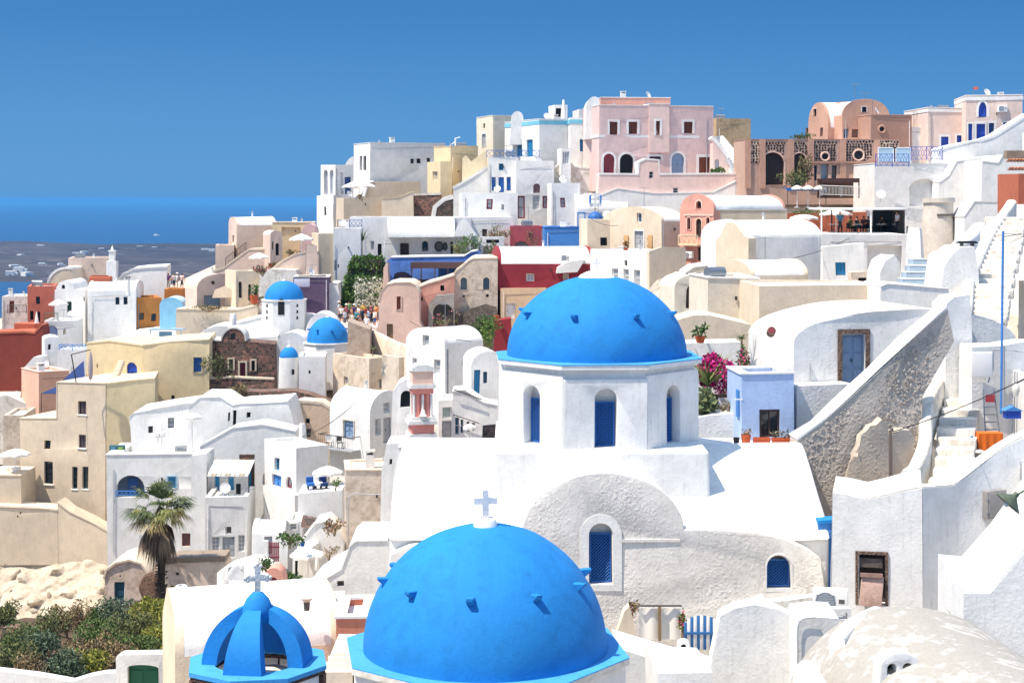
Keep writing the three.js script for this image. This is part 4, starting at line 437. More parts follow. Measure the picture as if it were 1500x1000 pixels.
// gate, curtains and terrace below the church front
{ const d = 53.5, p = P(1028, 952, d), g = thing('garden_gate', 'blue and white striped wooden gate with rounded top', 'gate', p), s = d / F; const n = 11, w = 52 * s; for (let i = 0; i < n; i++) { const x = -w / 2 + w * (i + .5) / n, t = (x / (w / 2)), h = .62 + .5 * sqrt(max(0, 1 - t * t)) ; mesh('slat', new RoundedBoxGeometry(w / n * .94, h, .03, 1, .008).translate(x, h / 2 + .08 * abs(t), 0), i % 2 ? M.wf : mat(0x2f6ca8, 'flat'), g); } mesh('cross_rail', [box(-w / 2, .52, .016, w / 2, .6, .05)], mat(0x2f6ca8, 'flat'), g); }
for (const [x0, x1, l] of [[936, 964, 'white hanging sheet left of the brown awning post'], [969, 997, 'white hanging sheet between the brown post and the red flowers']]) { const fc = new Face(950, 55.4, 0), a = fc.at(x0, 936).p, b = fc.at(x1, 890).p, g = thing('white_sheet', l, 'sheet', a, 0), G = new THREE.BoxGeometry(b.x - a.x, b.y - a.y, .03, 10, 8, 1), p = G.attributes.position; for (let i = 0; i < p.count; i++) p.setZ(i, p.getZ(i) + .03 * sin(p.getX(i) * 11)); mesh('sheet', G.translate((b.x - a.x) / 2, (b.y - a.y) / 2, 0), M.cloth, g, { crease: 1 }); }
{ const g = thing('awning_post', 'brown wooden awning post between two white sheets', 'post', P(966.5, 938, 55.3)); mesh('post', box(-.05, 0, -.05, .05, 1.15, .05), M.wood, g); mesh('top_rail', [box(-.75, 1.15, -.03, .75, 1.2, .03)], M.slate, g); }
bush('flowering_vine', 'thin vine with red flowers beside the white hanging sheet', 'vine', 1000, 928, 55.2, { rx: .12, ry: .5, rz: .12, n: 70, size: .12, flowers: [60, [0xb03a4a, 0xd07080], .08], seed: 3 });
bush('flowering_vine', 'tangled dry vine left of the white hanging sheets', 'vine', 926, 905, 55.4, { rx: .25, ry: .3, rz: .15, n: 110, size: .14, cols: DRY, flowers: [30, [0xb05a6a, 0xc98a90], .08], seed: 5 });
X('terrace_wall', 'cream curved plaster wing wall beside the nearer dome', 'wall', { pts: [[896, 985], [903, 935], [914, 896], [921, 888], [928, 908], [934, 940], [938, 985]], d: 54, T: .5, m: M.cr, ng: 1 });
X('flat_roofed_house', 'white flat roofed building below the striped gate', 'house', { pts: [[905, 1080], [905, 950], [950, 964], [1000, 978], [1050, 990], [1050, 1080]], d: 49.5, T: 2.2, m: M.w, cap: [1, 4, M.w, .03], co: -.02 });
H('white_house', 'low white block with a greyish front beside the stained vaulted building', 'house', { c: 962, d: 44, y: 2, l: 950, r: 1042, t: 985, b: 1060, wl: 2.5, par: .05 });
{ const g = thing('roof_vent', 'tiny white vent house on the flat roof below the striped gate', 'vent', P(1001, 953, 51)); const s = opath(THREE.Shape, -.18, 0, .18, .36, .12); s.holes.push(opath(THREE.Path, -.09, 0.01, .07, .24, .06)); mesh('hood', ext(s, .3, .15), M.w, g, { wob: .01 }); mesh('grille', box(-.1, 0, -.1, .1, .25, -.06), M.dk, g); }
// ---------- houses along the ridge ----------
const BL = M.royal, sw = { sur: M.w, sw: .22 }, dkw = { p: M.glass, m: M.dbr, mul: [1, 1] };
function wallLamp(g) { return g; }
// long white house with arcade
H('white_house', 'long plain white house at the sky edge with three small dark windows', 'house', { c: 542, d: 200, y: 22, l: 521, r: 652, t: 209, b: 270, wl: 7, m: M.w, cop: true }, [['L', 'w', 527, 228, 530, 249, dkw], ['L', 'w', 532, 228, 536, 249, dkw], ['R', 'w', 601, 232, 606, 239, dkw], ['R', 'w', 610, 232, 616, 239, dkw], ['R', 'w', 625, 231, 630, 237, dkw]]);
X('vaulted_house', 'small white vault behind the arcaded porch', 'house', { pts: [[505, 260], ...arcP(505, 545, 246, 227, 10), [545, 260]], d: 207, T: 5, m: M.w });
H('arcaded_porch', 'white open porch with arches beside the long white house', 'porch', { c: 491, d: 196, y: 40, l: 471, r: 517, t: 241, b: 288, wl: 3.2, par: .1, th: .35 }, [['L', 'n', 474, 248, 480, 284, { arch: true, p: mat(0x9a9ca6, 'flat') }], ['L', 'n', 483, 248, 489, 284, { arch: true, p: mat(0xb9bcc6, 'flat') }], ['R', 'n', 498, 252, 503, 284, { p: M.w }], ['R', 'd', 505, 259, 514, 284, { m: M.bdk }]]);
H('white_house', 'white block with slit windows below the arcaded porch', 'house', { c: 488, d: 192, y: 30, l: 457, r: 500, t: 286, b: 330, wl: 5 }, [['L', 'w', 474, 302, 477, 315, dkw], ['L', 'w', 484, 300, 488, 308, dkw]]);
umbrella('cream parasol beside the beige terrace wall', 526, 264, 193, 26, { h: 2.6 });
X('terrace_wall', 'tan retaining wall with sloped coping under the long white house', 'wall', { pts: [[524, 300], [540, 268], [548, 266], [615, 266], [615, 300]], d: 196, y: 12, T: 3, m: M.be, cap: [0, 2, M.w, .15] });
H('beige_house', 'plain tan flat roofed house below the arcaded porch', 'house', { c: 503, d: 186, y: 18, l: 486, r: 561, t: 290, b: 326, m: M.be, rm: M.cr, wl: 4 });
bush('dry_shrub', 'dry shrub on the tan flat roof', 'bush', 530, 292, 184, { rx: .6, ry: .3, n: 150, size: .2, cols: DRY, seed: 4 });
X('terrace_wall', 'cream curved terrace wall beside the plain tan house', 'wall', { pts: [[557, 326], [559, 291], [578, 290], [590, 287], [604, 281], [606, 326]], d: 185, T: 3, m: M.cr, cap: [1, 4, M.ye2, .12] });
// cream houses
H('cream_house', 'low cream house with blank square window beside the cream tower', 'house', { c: 645, d: 190, y: 20, l: 612, r: 662, t: 236, b: 280, wl: 5, m: M.ye2, rm: M.w }, [['L', 'w', 634, 251, 641, 264, { p: mat(0xb3a48a, 'flat'), mul: [1, 1] }]]);
H('cream_house', 'tall cream house with peach shaded side', 'house', { c: 660, d: 192, y: 32, l: 640, r: 700, t: 214, b: 290, wl: 4, m: M.ye2, cop: M.ye2 }, [['L', 'w', 646, 245, 649, 250, dkw], ['L', 'w', 654, 245, 657, 250, dkw], ['R', 'w', 670, 250, 673, 252, dkw]]);
{ const g = thing('flag_pole', 'short white pole with a bracket on the cream roof', 'pole', P(667, 215, 194)); mesh('pole', [bar(new V3(0, -.3, 0), new V3(0, 1.1, 0), .09, 8), bar(new V3(0, 1, 0), new V3(.55, 1.15, 0), .05), bar(new V3(-.4, .3, 0), new V3(0, .7, 0), .05)], M.wf, g); }
X('rubble_wall', 'dark rubble stone wall below the cream houses', 'wall', { pts: [[603, 318], [604, 287], [645, 285], [646, 318]], d: 187, T: 2, m: M.stone, cap: [1, 2, M.ww, .25] });
X('rubble_wall', 'grey rubble stone vault filling beside the dark rubble wall', 'wall', { pts: [[632, 318], [640, 304], [652, 294], [664, 291], [664, 318]], d: 185.5, T: 1.5, m: mat(0x9a9a94, 'rubble'), cap: [0, 3, M.w, .5] });
X('white_wall', 'white stepped garden wall below the blue balcony', 'wall', { pts: [[664, 330], [664, 277], [690, 262], [714, 246], [718, 330]], d: 184, T: 4, m: M.w, cap: [1, 3, M.w, .3] });
X('white_wall', 'tall cream white pier between the cream tower and the blue balcony', 'wall', { pts: [[676, 285], [677, 232], [682, 227], [690, 236], [712, 220], [714, 285]], d: 188, T: 4, m: M.ye2 });
H('cream_house', 'tall pale cream house with grey shuttered door at the sky edge', 'house', { c: 722, d: 194, y: 20, l: 690, r: 750, t: 169, b: 235, wl: 6, m: mat(0xe6dcc8), cop: true }, [['L', 'd', 706, 196, 712, 215, { m: M.gr, ...sw }], ['L', 'w', 708, 181, 711, 188, dkw]]);
H('white_house', 'white house with turquoise cornice and two blue balcony doors', 'house', { c: 790, d: 184, y: 26, l: 746, r: 836, t: 174, b: 240, wl: 9, m: M.w, band: [[182, .45, mat(0x7cc3dc)]], cop: true }, [['L', 'd', 757, 204, 765, 229, { m: M.teal }], ['L', 'd', 772, 204, 781, 229, { m: M.teal }]]);
H('white_house', 'white house with turquoise cornice and one blue shuttered window', 'house', { c: 836, d: 183, y: 4, l: 834, r: 866, t: 172, b: 248, wl: 7, m: M.w, band: [[181, .45, mat(0x7cc3dc)]] }, [['R', 's', 849, 204, 858, 222, { m: M.teal }]]);
H('rooftop_room', 'white rooftop room with dark doorway above the turquoise cornice', 'house', { c: 812, d: 190, y: 8, l: 789, r: 831, t: 153, b: 176, wl: 4 }, [['R', 'n', 814, 158, 822, 171, {}]]);
X('bell_arch', 'small white rounded roof parapet beside the rooftop room', 'wall', { pts: [[747, 180], ...arcP(749, 766, 172, 163, 8), [768, 180]], d: 188, T: 2, m: M.w, ng: 1 });
chimney('white pointed chimney beside the rooftop room', 826, 146, 172, 189, 8, { k: .4 });
H('white_house', 'pale white parapet block beside the pink mansion roof', 'house', { c: 848, d: 192, y: 8, l: 834, r: 866, t: 160, b: 182, wl: 4 });
railing('balcony_railing', 'blue lattice balcony railing in front of the two blue doors', P(713, 230, 180), P(790, 230, 179.5), .75, M.blue, { cross: .6 });
H('white_house', 'narrow white house with three blue doors under the blue balcony', 'house', { c: 715, d: 180, y: -3, l: 715, r: 756, t: 230, b: 285, wl: 5, par: .05 }, [['R', 'd', 720, 259, 726, 279, { m: M.blue }], ['R', 'd', 730, 259, 738, 281, { m: M.blue }], ['R', 'd', 742, 259, 748, 279, { m: M.blue }], ['R', 'w', 731, 239, 738, 249, { m: M.teal, p: M.glassb }]]);
H('white_house', 'tall white house with brown arched door and maroon framed windows', 'house', { c: 756, d: 178, y: 3, l: 754, r: 812, t: 235, b: 330, wl: 5 }, [['R', 'd', 781, 269, 791, 283, { m: mat(0x7b5a5e, 'flat'), arch: true }], ['R', 'w', 758, 287, 769, 320, { m: M.maroon, p: M.gr, fw: .14 }], ['R', 'w', 780, 286, 791, 307, { m: M.wf, p: M.gr }], ['R', 'w', 795, 287, 802, 305, { m: M.maroon, p: M.gr, fw: .13 }]]);
H('white_house', 'white terrace building with maroon window below the three blue doors', 'house', { c: 676, d: 172, y: 6, l: 672, r: 758, t: 283, b: 330, wl: 4 }, [['R', 'w', 713, 291, 722, 306, { m: M.maroon, p: M.gr, fw: .14 }], ['R', 'w', 735, 299, 739, 307, { p: M.gr }]]);
X('beige_wall', 'pale beige garden wall below the single blue shutter', 'wall', { pts: [[808, 275], [810, 246], [830, 230], [842, 244], [884, 247], [884, 275]], d: 180, T: 3, m: M.ww, cap: [1, 4, M.w, .15] });
H('white_house', 'small white stair house with grey window frames beside the beige garden wall', 'house', { c: 822, d: 178.5, y: 6, l: 808, r: 836, t: 217, b: 250, wl: 3 }, [['R', 'w', 824, 222, 834, 240, { m: M.wf, p: M.gr, mul: [3, 2] }]]);
// pink mansion: shaded tone put into the mauve walls, lit tone into the pale bay
{ const sx = { m: M.brn, mul: [2, 1], p: mat(0x5a2c18, 'flat'), ...sw };
  H('pink_mansion', 'two storey pink mansion with white framed brown shuttered windows', 'house', { c: 878, d: 176, y: 12, l: 860, r: 1045, t: 154, b: 258, wl: 7, m: M.mv, cop: true, band: [[201, .28, M.w]], th: .35 }, [['R', 'w', 893, 178, 905, 197, sx], ['R', 'w', 921, 178, 934, 196, sx], ['R', 'w', 1002, 178, 1015, 195, sx], ['R', 'd', 884, 225, 900, 255, { m: M.maroon, arch: true, ...sw }], ['R', 'n', 908, 225, 928, 255, { arch: true, ...sw }], ['R', 'w', 951, 229, 968, 235, { ...sw, m: M.maroon }], ['R', 'd', 984, 224, 1002, 255, { m: M.gb, arch: true, ...sw }], ['R', 'd', 1024, 230, 1040, 255, { m: M.brn, ...sw, sw: .3 }]]);
  H('pink_bay', 'pale pink projecting bay of the mansion with narrow brown window', 'house', { c: 951, d: 177, y: 8, l: 949, r: 981, t: 152, b: 201, wl: 3, m: M.pl, cop: true }, [['R', 'w', 961, 177, 967, 198, sx]]);
  H('rooftop_room', 'orange tinted long roof parapet on top of the pink mansion', 'house', { c: 880, d: 184, y: 6, l: 866, r: 982, t: 143, b: 160, wl: 3, m: M.sal, cop: true });
  X('vaulted_house', 'white rounded parapet end on the pink mansion roof', 'wall', { pts: [[857, 170], ...arcP(858, 884, 160, 141, 8, 180, 60), [884, 170]], d: 179, T: 4, m: M.w });
  X('stair_wall', 'pink stair block with white sloping parapets beside the mansion', 'stairs', { pts: [[1044, 258], [1044, 199], [1052, 206], [1075, 236], [1094, 252], [1095, 258]], d: 175, T: 2.2, m: M.pl, cap: [1, 4, M.w, .35] }, [['n', 1047, 233, 1054, 250, { arch: true, p: M.gr }]]);
  stairs('stairs', 'steep grey steps climbing between white parapets beside the pink mansion', P(1083, 254, 173), P(1053, 200, 178), 1, 14, M.gr);
  sweep('stair_wall', 'white outer parapet of the mansion stairs', 'wall', [[1058, 199, 177], [1072, 216, 175], [1086, 234, 173], [1094, 238, 172.5]], .5, 3.2, M.w);
  X('terrace_wall', 'long pale pink terrace wall with white coping below the mansion', 'wall', { pts: [[872, 300], [878, 256], [936, 256], [937, 238], [946, 234], [964, 235], [966, 256], [1093, 256], [1093, 300]], d: 170, T: 5, m: M.pl, cap: [1, 7, M.w, .2] }, [['w', 951, 251, 957, 261, {}], ['w', 986, 275, 994, 283, { m: M.wf }]]);
}
H('tan_house', 'unpainted tan stone block between the pink mansion and the brown mansion', 'house', { c: 1050, d: 190, y: 20, l: 1040, r: 1100, t: 173, b: 250, wl: 6, m: mat(0xc9ac86, 'worn') });
bush('garden_shrub', 'green shrub on the pink terrace beside the brown door', 'bush', 1054, 257, 171, { rx: .9, ry: .55, n: 350, size: .22, seed: 3 });
// brown mansion with lava stone panels
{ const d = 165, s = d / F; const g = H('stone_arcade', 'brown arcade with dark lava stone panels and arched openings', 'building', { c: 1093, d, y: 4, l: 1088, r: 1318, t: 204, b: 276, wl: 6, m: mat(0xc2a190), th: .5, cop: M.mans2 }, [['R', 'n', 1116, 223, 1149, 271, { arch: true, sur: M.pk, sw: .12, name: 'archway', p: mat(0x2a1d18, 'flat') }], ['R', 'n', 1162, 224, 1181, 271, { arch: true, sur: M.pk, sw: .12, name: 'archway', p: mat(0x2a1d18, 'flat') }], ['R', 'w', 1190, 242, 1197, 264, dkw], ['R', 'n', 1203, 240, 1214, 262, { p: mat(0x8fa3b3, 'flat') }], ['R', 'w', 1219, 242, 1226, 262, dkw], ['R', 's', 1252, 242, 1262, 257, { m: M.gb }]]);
  const fc = g.FR, b = g.W.base, r = rng(77), stone = mat(0x2e2522, 'rock');
  for (const [x0, y0, x1, y1, holes] of [[1098, 208, 1113, 237, []], [1116, 208, 1152, 237, [[1132, 240, 20]]], [1162, 208, 1183, 235, [[1171, 234, 11]]], [1189, 207, 1227, 236, [[1209, 229, 6]]], [1240, 206, 1279, 236, [[1258, 227, 8]]], [1286, 206, 1316, 236, []]]) { const gs = []; for (let y = y0 + 1; y < y1; y += 3.9) for (let x = x0 + 1 + (floor(y) % 2) * 2; x < x1 - 1; x += 4.3) { const X0 = x + r() * 1.2, Y0 = y + r() * 1.2; if (holes.some(([a, c, q]) => hypot(X0 - a, Y0 - c) < q)) continue; const p = fc.at(X0, Y0), k = [...Array(6)].map((_, i) => { const a = i / 6 * PI * 2 + r(), q = s * (1.3 + .75 * r()); return new THREE.Vector2(cos(a) * q * .95, sin(a) * q * 1.05); }); gs.push(new THREE.ExtrudeGeometry(new THREE.Shape(k), { depth: .05, bevelEnabled: false }).translate(p.u, p.y - b.y, -.01)); } mesh('lava_stone', gs, stone, g, { kind: 'stuff' }); if (!holes.length || y1 < 237) { const a = fc.at(x0, y1), c = fc.at(x1, y0); if (!holes.length) mesh('stone_panel', box(a.u, a.y - b.y, -.02, c.u, c.y - b.y, .02), mat(0xdcbfa8), g); } }
  for (const [x, y, q] of [[1209, 229, .42], [1258, 227, .55]]) { const p = fc.at(x, y); mesh('round_window', [new THREE.TorusGeometry(q, .09, 6, 20).translate(p.u, p.y - b.y, .05)], M.pk, g); mesh('round_pane', new THREE.CircleGeometry(q, 18).translate(p.u, p.y - b.y, .02), M.dk, g); }
  for (const x of [1093.5, 1115, 1157, 1186, 1233, 1283]) { const a = fc.at(x, 276).u; mesh('pilaster', box(a - .15, 0, 0, a + .45, g.W.h, .14), M.mans, g, { wob: .02 }); }
  const a0 = fc.at(1186, 239); mesh('cornice', box(a0.u, a0.y - b.y, -.02, fc.at(1318, 239).u, a0.y - b.y + .22, .22), M.mans2, g);
  H('brown_mansion', 'terracotta brown mansion with white vaulted roof and arched gable above the arcade', 'house', { c: 1213, d: 172, y: 14, l: 1177, r: 1240, t: 187, b: 212, wl: 5, m: M.mans, rise: 2.8, af: 'L', lip: .02 }, [['L', 'w', 1192, 159, 1197, 170, { ...dkw, sur: M.pk, sw: .1 }], ['L', 'n', 1180, 186, 1198, 203, {}], ['L', 'w', 1202, 187, 1206, 200, dkw]]);
  H('brown_mansion', 'terracotta brown mansion wing with broad arched gable and small square window', 'house', { c: 1234, d: 170, y: 10, l: 1230, r: 1303, t: 168, b: 210, wl: 6, m: M.mans, rise: 1.6, lip: .12 }, [['R', 'w', 1263, 156, 1270, 164, { ...dkw, sur: M.w, sw: .06 }], ['R', 'w', 1226 + 10, 188, 1243, 202, { m: M.gb, p: M.glassb }], ['R', 'n', 1248, 189, 1275, 201, { p: mat(0x7a5a4c, 'flat') }]]);
  const rb = H('brown_mansion', 'plain brown block with one round window at the end of the mansion', 'house', { c: 1276, d: 167, y: 10, l: 1274, r: 1336, t: 168, b: 206, wl: 5, m: M.mans2, cop: M.mans }); const q = rb.FR.at(1292, 189); mesh('round_window', new THREE.TorusGeometry(.35, .1, 6, 18).translate(q.u, q.y - rb.W.base.y, .04), M.mans, rb); mesh('round_pane', new THREE.CircleGeometry(.34, 18).translate(q.u, q.y - rb.W.base.y, .03), M.dk, rb);
  antenna('small antenna on the brown mansion gable', 1268, 147, 170, .8); bush('climbing_vine', 'dry vine climbing beside the smaller stone archway', 'bush', 1178, 268, 163, { rx: .9, ry: 1.6, rz: .5, n: 700, size: .22, cols: [...OLIVE, ...DRY], seed: 9 }); bush('garden_shrub', 'grey green shrub at the foot of the stone arcade', 'bush', 1160, 272, 162, { rx: 1.5, ry: .8, n: 600, size: .22, cols: OLIVE, seed: 10 }); bush('garden_shrub', 'low shrub on the edge of the stone arcade roof', 'bush', 1178, 205, 166, { rx: 1.4, ry: .35, n: 300, size: .2, cols: [...GREEN, 0x8a4636], seed: 12 });
}
// bar terrace under a dark awning
{ const d = 158, g = thing('bar_awning', 'brown awning over a small bar terrace with white fence', 'awning', P(1232, 290, d)), q = (x, y) => P(x, y, d).sub(g.position); const a = q(1204, 262), b = q(1258, 262); mesh('canopy', new THREE.BoxGeometry(b.x - a.x, .12, 3, 6, 1, 1).translate((a.x + b.x) / 2, a.y, -1), mat(0x3e2622, 'flat'), g); mesh('valance', box(a.x, a.y - .35, .5, b.x, a.y, .54), mat(0x4a2e28, 'flat'), g); for (const x of [a.x + .05, b.x - .05, (a.x + b.x) / 2]) mesh('post', box(x - .05, 0, .4, x + .05, a.y, .5), M.dbr, g); mesh('back_wall', box(a.x, 0, -2.4, b.x, a.y, -2.3), mat(0x6e5242, 'plaster'), g); railing('picket_fence', 'white picket fence of the bar terrace', P(1203, 286, d - 1), P(1262, 288, d - 1), .95, M.wf, { cat: 'fence' }); }
for (const [x, l] of [[1168, 'small white parasol beside the bar terrace fence'], [1184, 'second small white parasol beside the blue canopy'], [1201, 'white parasol next to the brown awning']]) umbrella(l, x, 271, 160, 9, { h: 2.2, k: .5 });
{ const g = thing('blue_canopy', 'blue canvas canopy between the small parasols', 'canopy', P(1180, 278, 161)); mesh('canvas', [box(-2, .1, -1, 2, .2, 1), box(-2, -.1, .98, 2, .1, 1.02)], M.blue, g); mesh('pole', [box(-1.9, -1.4, .8, -1.84, .1, .86), box(1.84, -1.4, .8, 1.9, .1, .86)], M.iron, g); }
// houses at the right end of the ridge
H('peach_house', 'peach house with white cornice and royal blue doors below a flag', 'house', { c: 1360, d: 166, y: 6, l: 1356, r: 1418, t: 158, b: 236, wl: 7, m: mat(0xe8d0c4), cop: true, band: [[164, .3, M.w]] }, [['R', 'd', 1379, 200, 1390, 224, { m: BL, ...sw }], ['R', 's', 1402, 198, 1414, 209, { m: BL, ...sw }]]);
H('peach_house', 'taller peach house with pointed blue arched window and three blue doors', 'house', { c: 1415, d: 164, y: -6, l: 1415, r: 1498, t: 140, b: 240, wl: 7, m: mat(0xe8d0c4), cop: true, band: [[147, .35, M.w]] }, [['R', 's', 1434, 149, 1446, 171, { m: BL, arch: .9, ...sw }], ['R', 'd', 1419, 181, 1425, 207, { m: BL, ...sw, sw: .12 }], ['R', 'd', 1431, 181, 1444, 207, { m: BL, ...sw }], ['R', 'd', 1449, 180, 1457, 202, { m: M.bdk, ...sw }], ['R', 's', 1470, 179, 1478, 193, { m: BL, ...sw, sw: .12 }]]);
acUnit('air conditioner high on the taller peach house', 1469, 165, 163.5, 0, 1.1);
{ const g = thing('flag', 'small reddish flag on a thin mast above the peach house', 'flag', P(1426, 141, 167)); mesh('mast', bar(new V3(0, -.2, 0), new V3(0, 1, 0), .025), M.metal, g); const G = new THREE.BoxGeometry(.5, .28, .02, 8, 2, 1), p = G.attributes.position; for (let i = 0; i < p.count; i++) p.setZ(i, p.getZ(i) + .05 * sin(p.getX(i) * 10)); mesh('cloth', G.translate(.26, .82, 0), mat(0xc45a4a, 'flat'), g); }
H('white_house', 'white annex with small arched window left of the peach house', 'house', { c: 1318, d: 168, y: 4, l: 1314, r: 1360, t: 187, b: 240, wl: 6, cop: true }, [['R', 'w', 1329, 204, 1336, 224, { arch: true, m: M.wf, ...sw, sw: .1 }]]);
H('white_house', 'broad white house front with blue doorway and a large shallow niche', 'house', { c: 1281, d: 158, y: 3, l: 1276, r: 1440, t: 240, b: 312, wl: 8, th: .5, cop: true }, [['R', 'n', 1333, 262, 1373, 301, { arch: .8, p: M.w, name: 'niche_back' }], ['R', 'd', 1388, 256, 1397, 274, { m: M.blue, ...sw, sw: .08 }]]);
X('white_wall', 'white terrace parapet below the peach house doors', 'wall', { pts: [[1374, 260], [1375, 222], [1386, 217], [1420, 210], [1440, 207], [1458, 201], [1510, 168], [1510, 260]], d: 159, T: 2.5, m: M.w, cap: [1, 6, M.w, .25] });
railing('balustrade', 'ornate blue and white balustrade on the broad white house', P(1283, 244, 157), P(1332, 244, 157), 1.2, BL, { cross: .55, circ: 1 });
railing('balustrade', 'ornate blue and white balustrade in front of the white annex', P(1335, 235, 158), P(1381, 234, 158), 1.3, BL, { cross: .55, circ: 1 });
for (const [x, l] of [[1300, 'wider light blue glazed balcony screen on the white annex terrace'], [1322, 'narrower light blue glazed balcony screen on the white annex terrace']]) { const g = thing('balcony_screen', l, 'screen', P(x, 238, 160)); mesh('frame', [box(-.9, 0, -.05, -.8, 1.5, .05), box(.8, 0, -.05, .9, 1.5, .05), box(-.8, 1.4, -.05, .8, 1.5, .05)], M.wf, g); mesh('pane', box(-.8, .1, -.02, .8, 1.4, .02), mat(0xa9c3d2, 'flat', { roughness: .2 }), g); }
dish('round white disc sign on the broad white house', 1290, 294, 156.5, .5, 10);
farther = true;
// ---------- middle of the slope, right half ----------
H('vaulted_house', 'broad white vaulted roof below the stone arcade', 'house', { c: 1040, d: 140, y: 4, l: 1036, r: 1290, t: 310, b: 340, wl: 20, rise: 2, af: 'L', m: M.w });
X('white_house', 'long white sloping roof mass below the pale pink terrace wall', 'house', { pts: [[860, 345], [866, 292], [905, 276], [960, 284], [1045, 282], [1095, 258], [1130, 272], [1190, 282], [1280, 288], [1290, 345]], d: 152, T: 12, m: M.w, cap: [1, 8, M.w, .08] });
H('vaulted_house', 'white vaulted house with blue door frame beside the small blue domed belfry', 'house', { c: 846, d: 146, y: 6, l: 812, r: 920, t: 306, b: 352, wl: 7, rise: 1.4, af: 'L', m: M.w }, [['R', 'd', 846 + 1, 312, 856, 331, { m: M.cb, sur: M.cb, sw: .1 }], ['R', 's', 888, 310, 900, 322, { m: M.blue, one: 1 }]]);
H('white_house', 'white house with one maroon framed window left of the blue door', 'house', { c: 808, d: 160, y: 4, l: 802, r: 850, t: 268, b: 340, wl: 5 }, [['R', 'w', 821, 290, 828, 304, { m: M.maroon, p: M.gr, fw: .12 }]]);
{ const g = thing('belfry', 'small white belfry with pale blue columns on the vaulted roof', 'belfry', P(872, 297, 143)); const s = opath(THREE.Shape, -.65, -.4, .65, 1.0, .35); s.holes.push(opath(THREE.Path, -.4, 0, -.1, .75, .15), opath(THREE.Path, .1, 0, .4, .75, .15)); mesh('arch_wall', ext(s, .5, .25), M.w, g, { wob: .01 }); for (const x of [-.55, .55]) mesh('column', box(x - .09, 0, .25, x + .09, .8, .33), M.cb, g); mesh('bell', new THREE.LatheGeometry([[.0001, .6], [.06, .58], [.1, .42], [.14, .36]].map(a => new THREE.Vector2(...a)), 10), M.iron, g); }
{ const g = thing('small_dome', 'tiny dark blue dome on a white roof', 'dome', P(872, 322, 139)); mesh('dome', domeGeo(.75, .75, 1, 0).translate(0, .1, 0), M.blue, g, { crease: 1 }); mesh('base', cyl(.8, .8, .6, 0, -.5, 0, 16), M.w, g); mesh('cross', crossGeo(.3, .5, .05).map(e => e.translate(0, .83, 0)), M.iron, g); }
H('red_house', 'small crimson red wall with a shadowed arch and dry vine', 'house', { c: 748, d: 128, y: 2, l: 744, r: 797, t: 331, b: 378, wl: 3, m: mat(0xb5525a) }, [['R', 'n', 752, 353, 776, 377, { arch: true, p: mat(0x77706c, 'flat') }]]);
bush('dry_vine', 'leafless dry vine on the crimson wall', 'vine', 783, 364, 127, { rx: .6, ry: .8, rz: .2, n: 160, size: .2, asp: .15, cols: DRY, seed: 4 });
H('blue_house', 'cornflower blue house wall with flat top', 'house', { c: 798, d: 124, y: 2, l: 794, r: 860, t: 333, b: 384, wl: 4, m: M.cb, cop: mat(0x3f7fd0) });
H('beige_house', 'beige house side with dark square opening beside the blue wall', 'house', { c: 860, d: 112, y: 4, l: 857, r: 906, t: 322, b: 385, wl: 5, m: M.cr }, [['R', 'n', 880, 348, 890, 360, {}], ['R', 'w', 866, 368, 874, 382, dkw]]);
H('cream_house', 'cream house with round gable, white framed door and tan shutters', 'house', { c: 969, d: 106, y: 34, l: 900, r: 1003, t: 324, b: 372, wl: 6.2, m: M.cr, rise: .9, af: 'L', rm: M.w, lip: .05 }, [['L', 'w', 933, 312, 940, 326, { m: M.wf, p: M.glassb, mul: [1, 1] }], ['L', 'd', 930, 338, 943, 367, { m: M.gr, fm: M.wf, sur: M.wf, sw: .12 }]]);
{ const fc = new Face(969, 106, -56); for (const [x, l] of [[918, 'tan open shutter left of the white framed door'], [953, 'tan open shutter right of the white framed door']]) { const p = fc.at(x, 366).p, g = thing('door_shutter', l, 'shutter', p.addScaledVector(fc.N, .06), RAD(-56)); mesh('leaf', [rbox(.62, 1.3, .05, .01, 0, .68, 0)], M.tan, g); mesh('hinge', [box(-.33, .3, .0, -.28, .4, .05), box(-.33, .95, 0, -.28, 1.05, .05)], M.iron, g); } }
H('white_house', 'white house front with three tall grey windows under the cream gabled house', 'house', { c: 950, d: 99, y: 36, l: 881, r: 1004, t: 368, b: 430, wl: 5.6, m: M.w, par: .5 }, [['L', 'w', 896, 394, 905, 411, { m: M.wf, p: M.gr }], ['L', 'w', 913, 394, 921, 415, { m: M.wf, p: M.gr }], ['L', 'w', 929, 395, 938, 421, { m: M.wf, p: M.gr }], ['L', 'w', 915, 381, 919, 389, dkw]]);
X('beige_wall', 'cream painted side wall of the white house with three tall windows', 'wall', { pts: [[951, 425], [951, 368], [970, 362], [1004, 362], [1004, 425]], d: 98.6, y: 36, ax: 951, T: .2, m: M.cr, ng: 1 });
pot('flower_pot', 'small pot with reddish plant on the cream house terrace', 917, 368, 101, .18, .3, { plant: [60, .5, .22, [0x8a4b38, 0x6b6238]] });
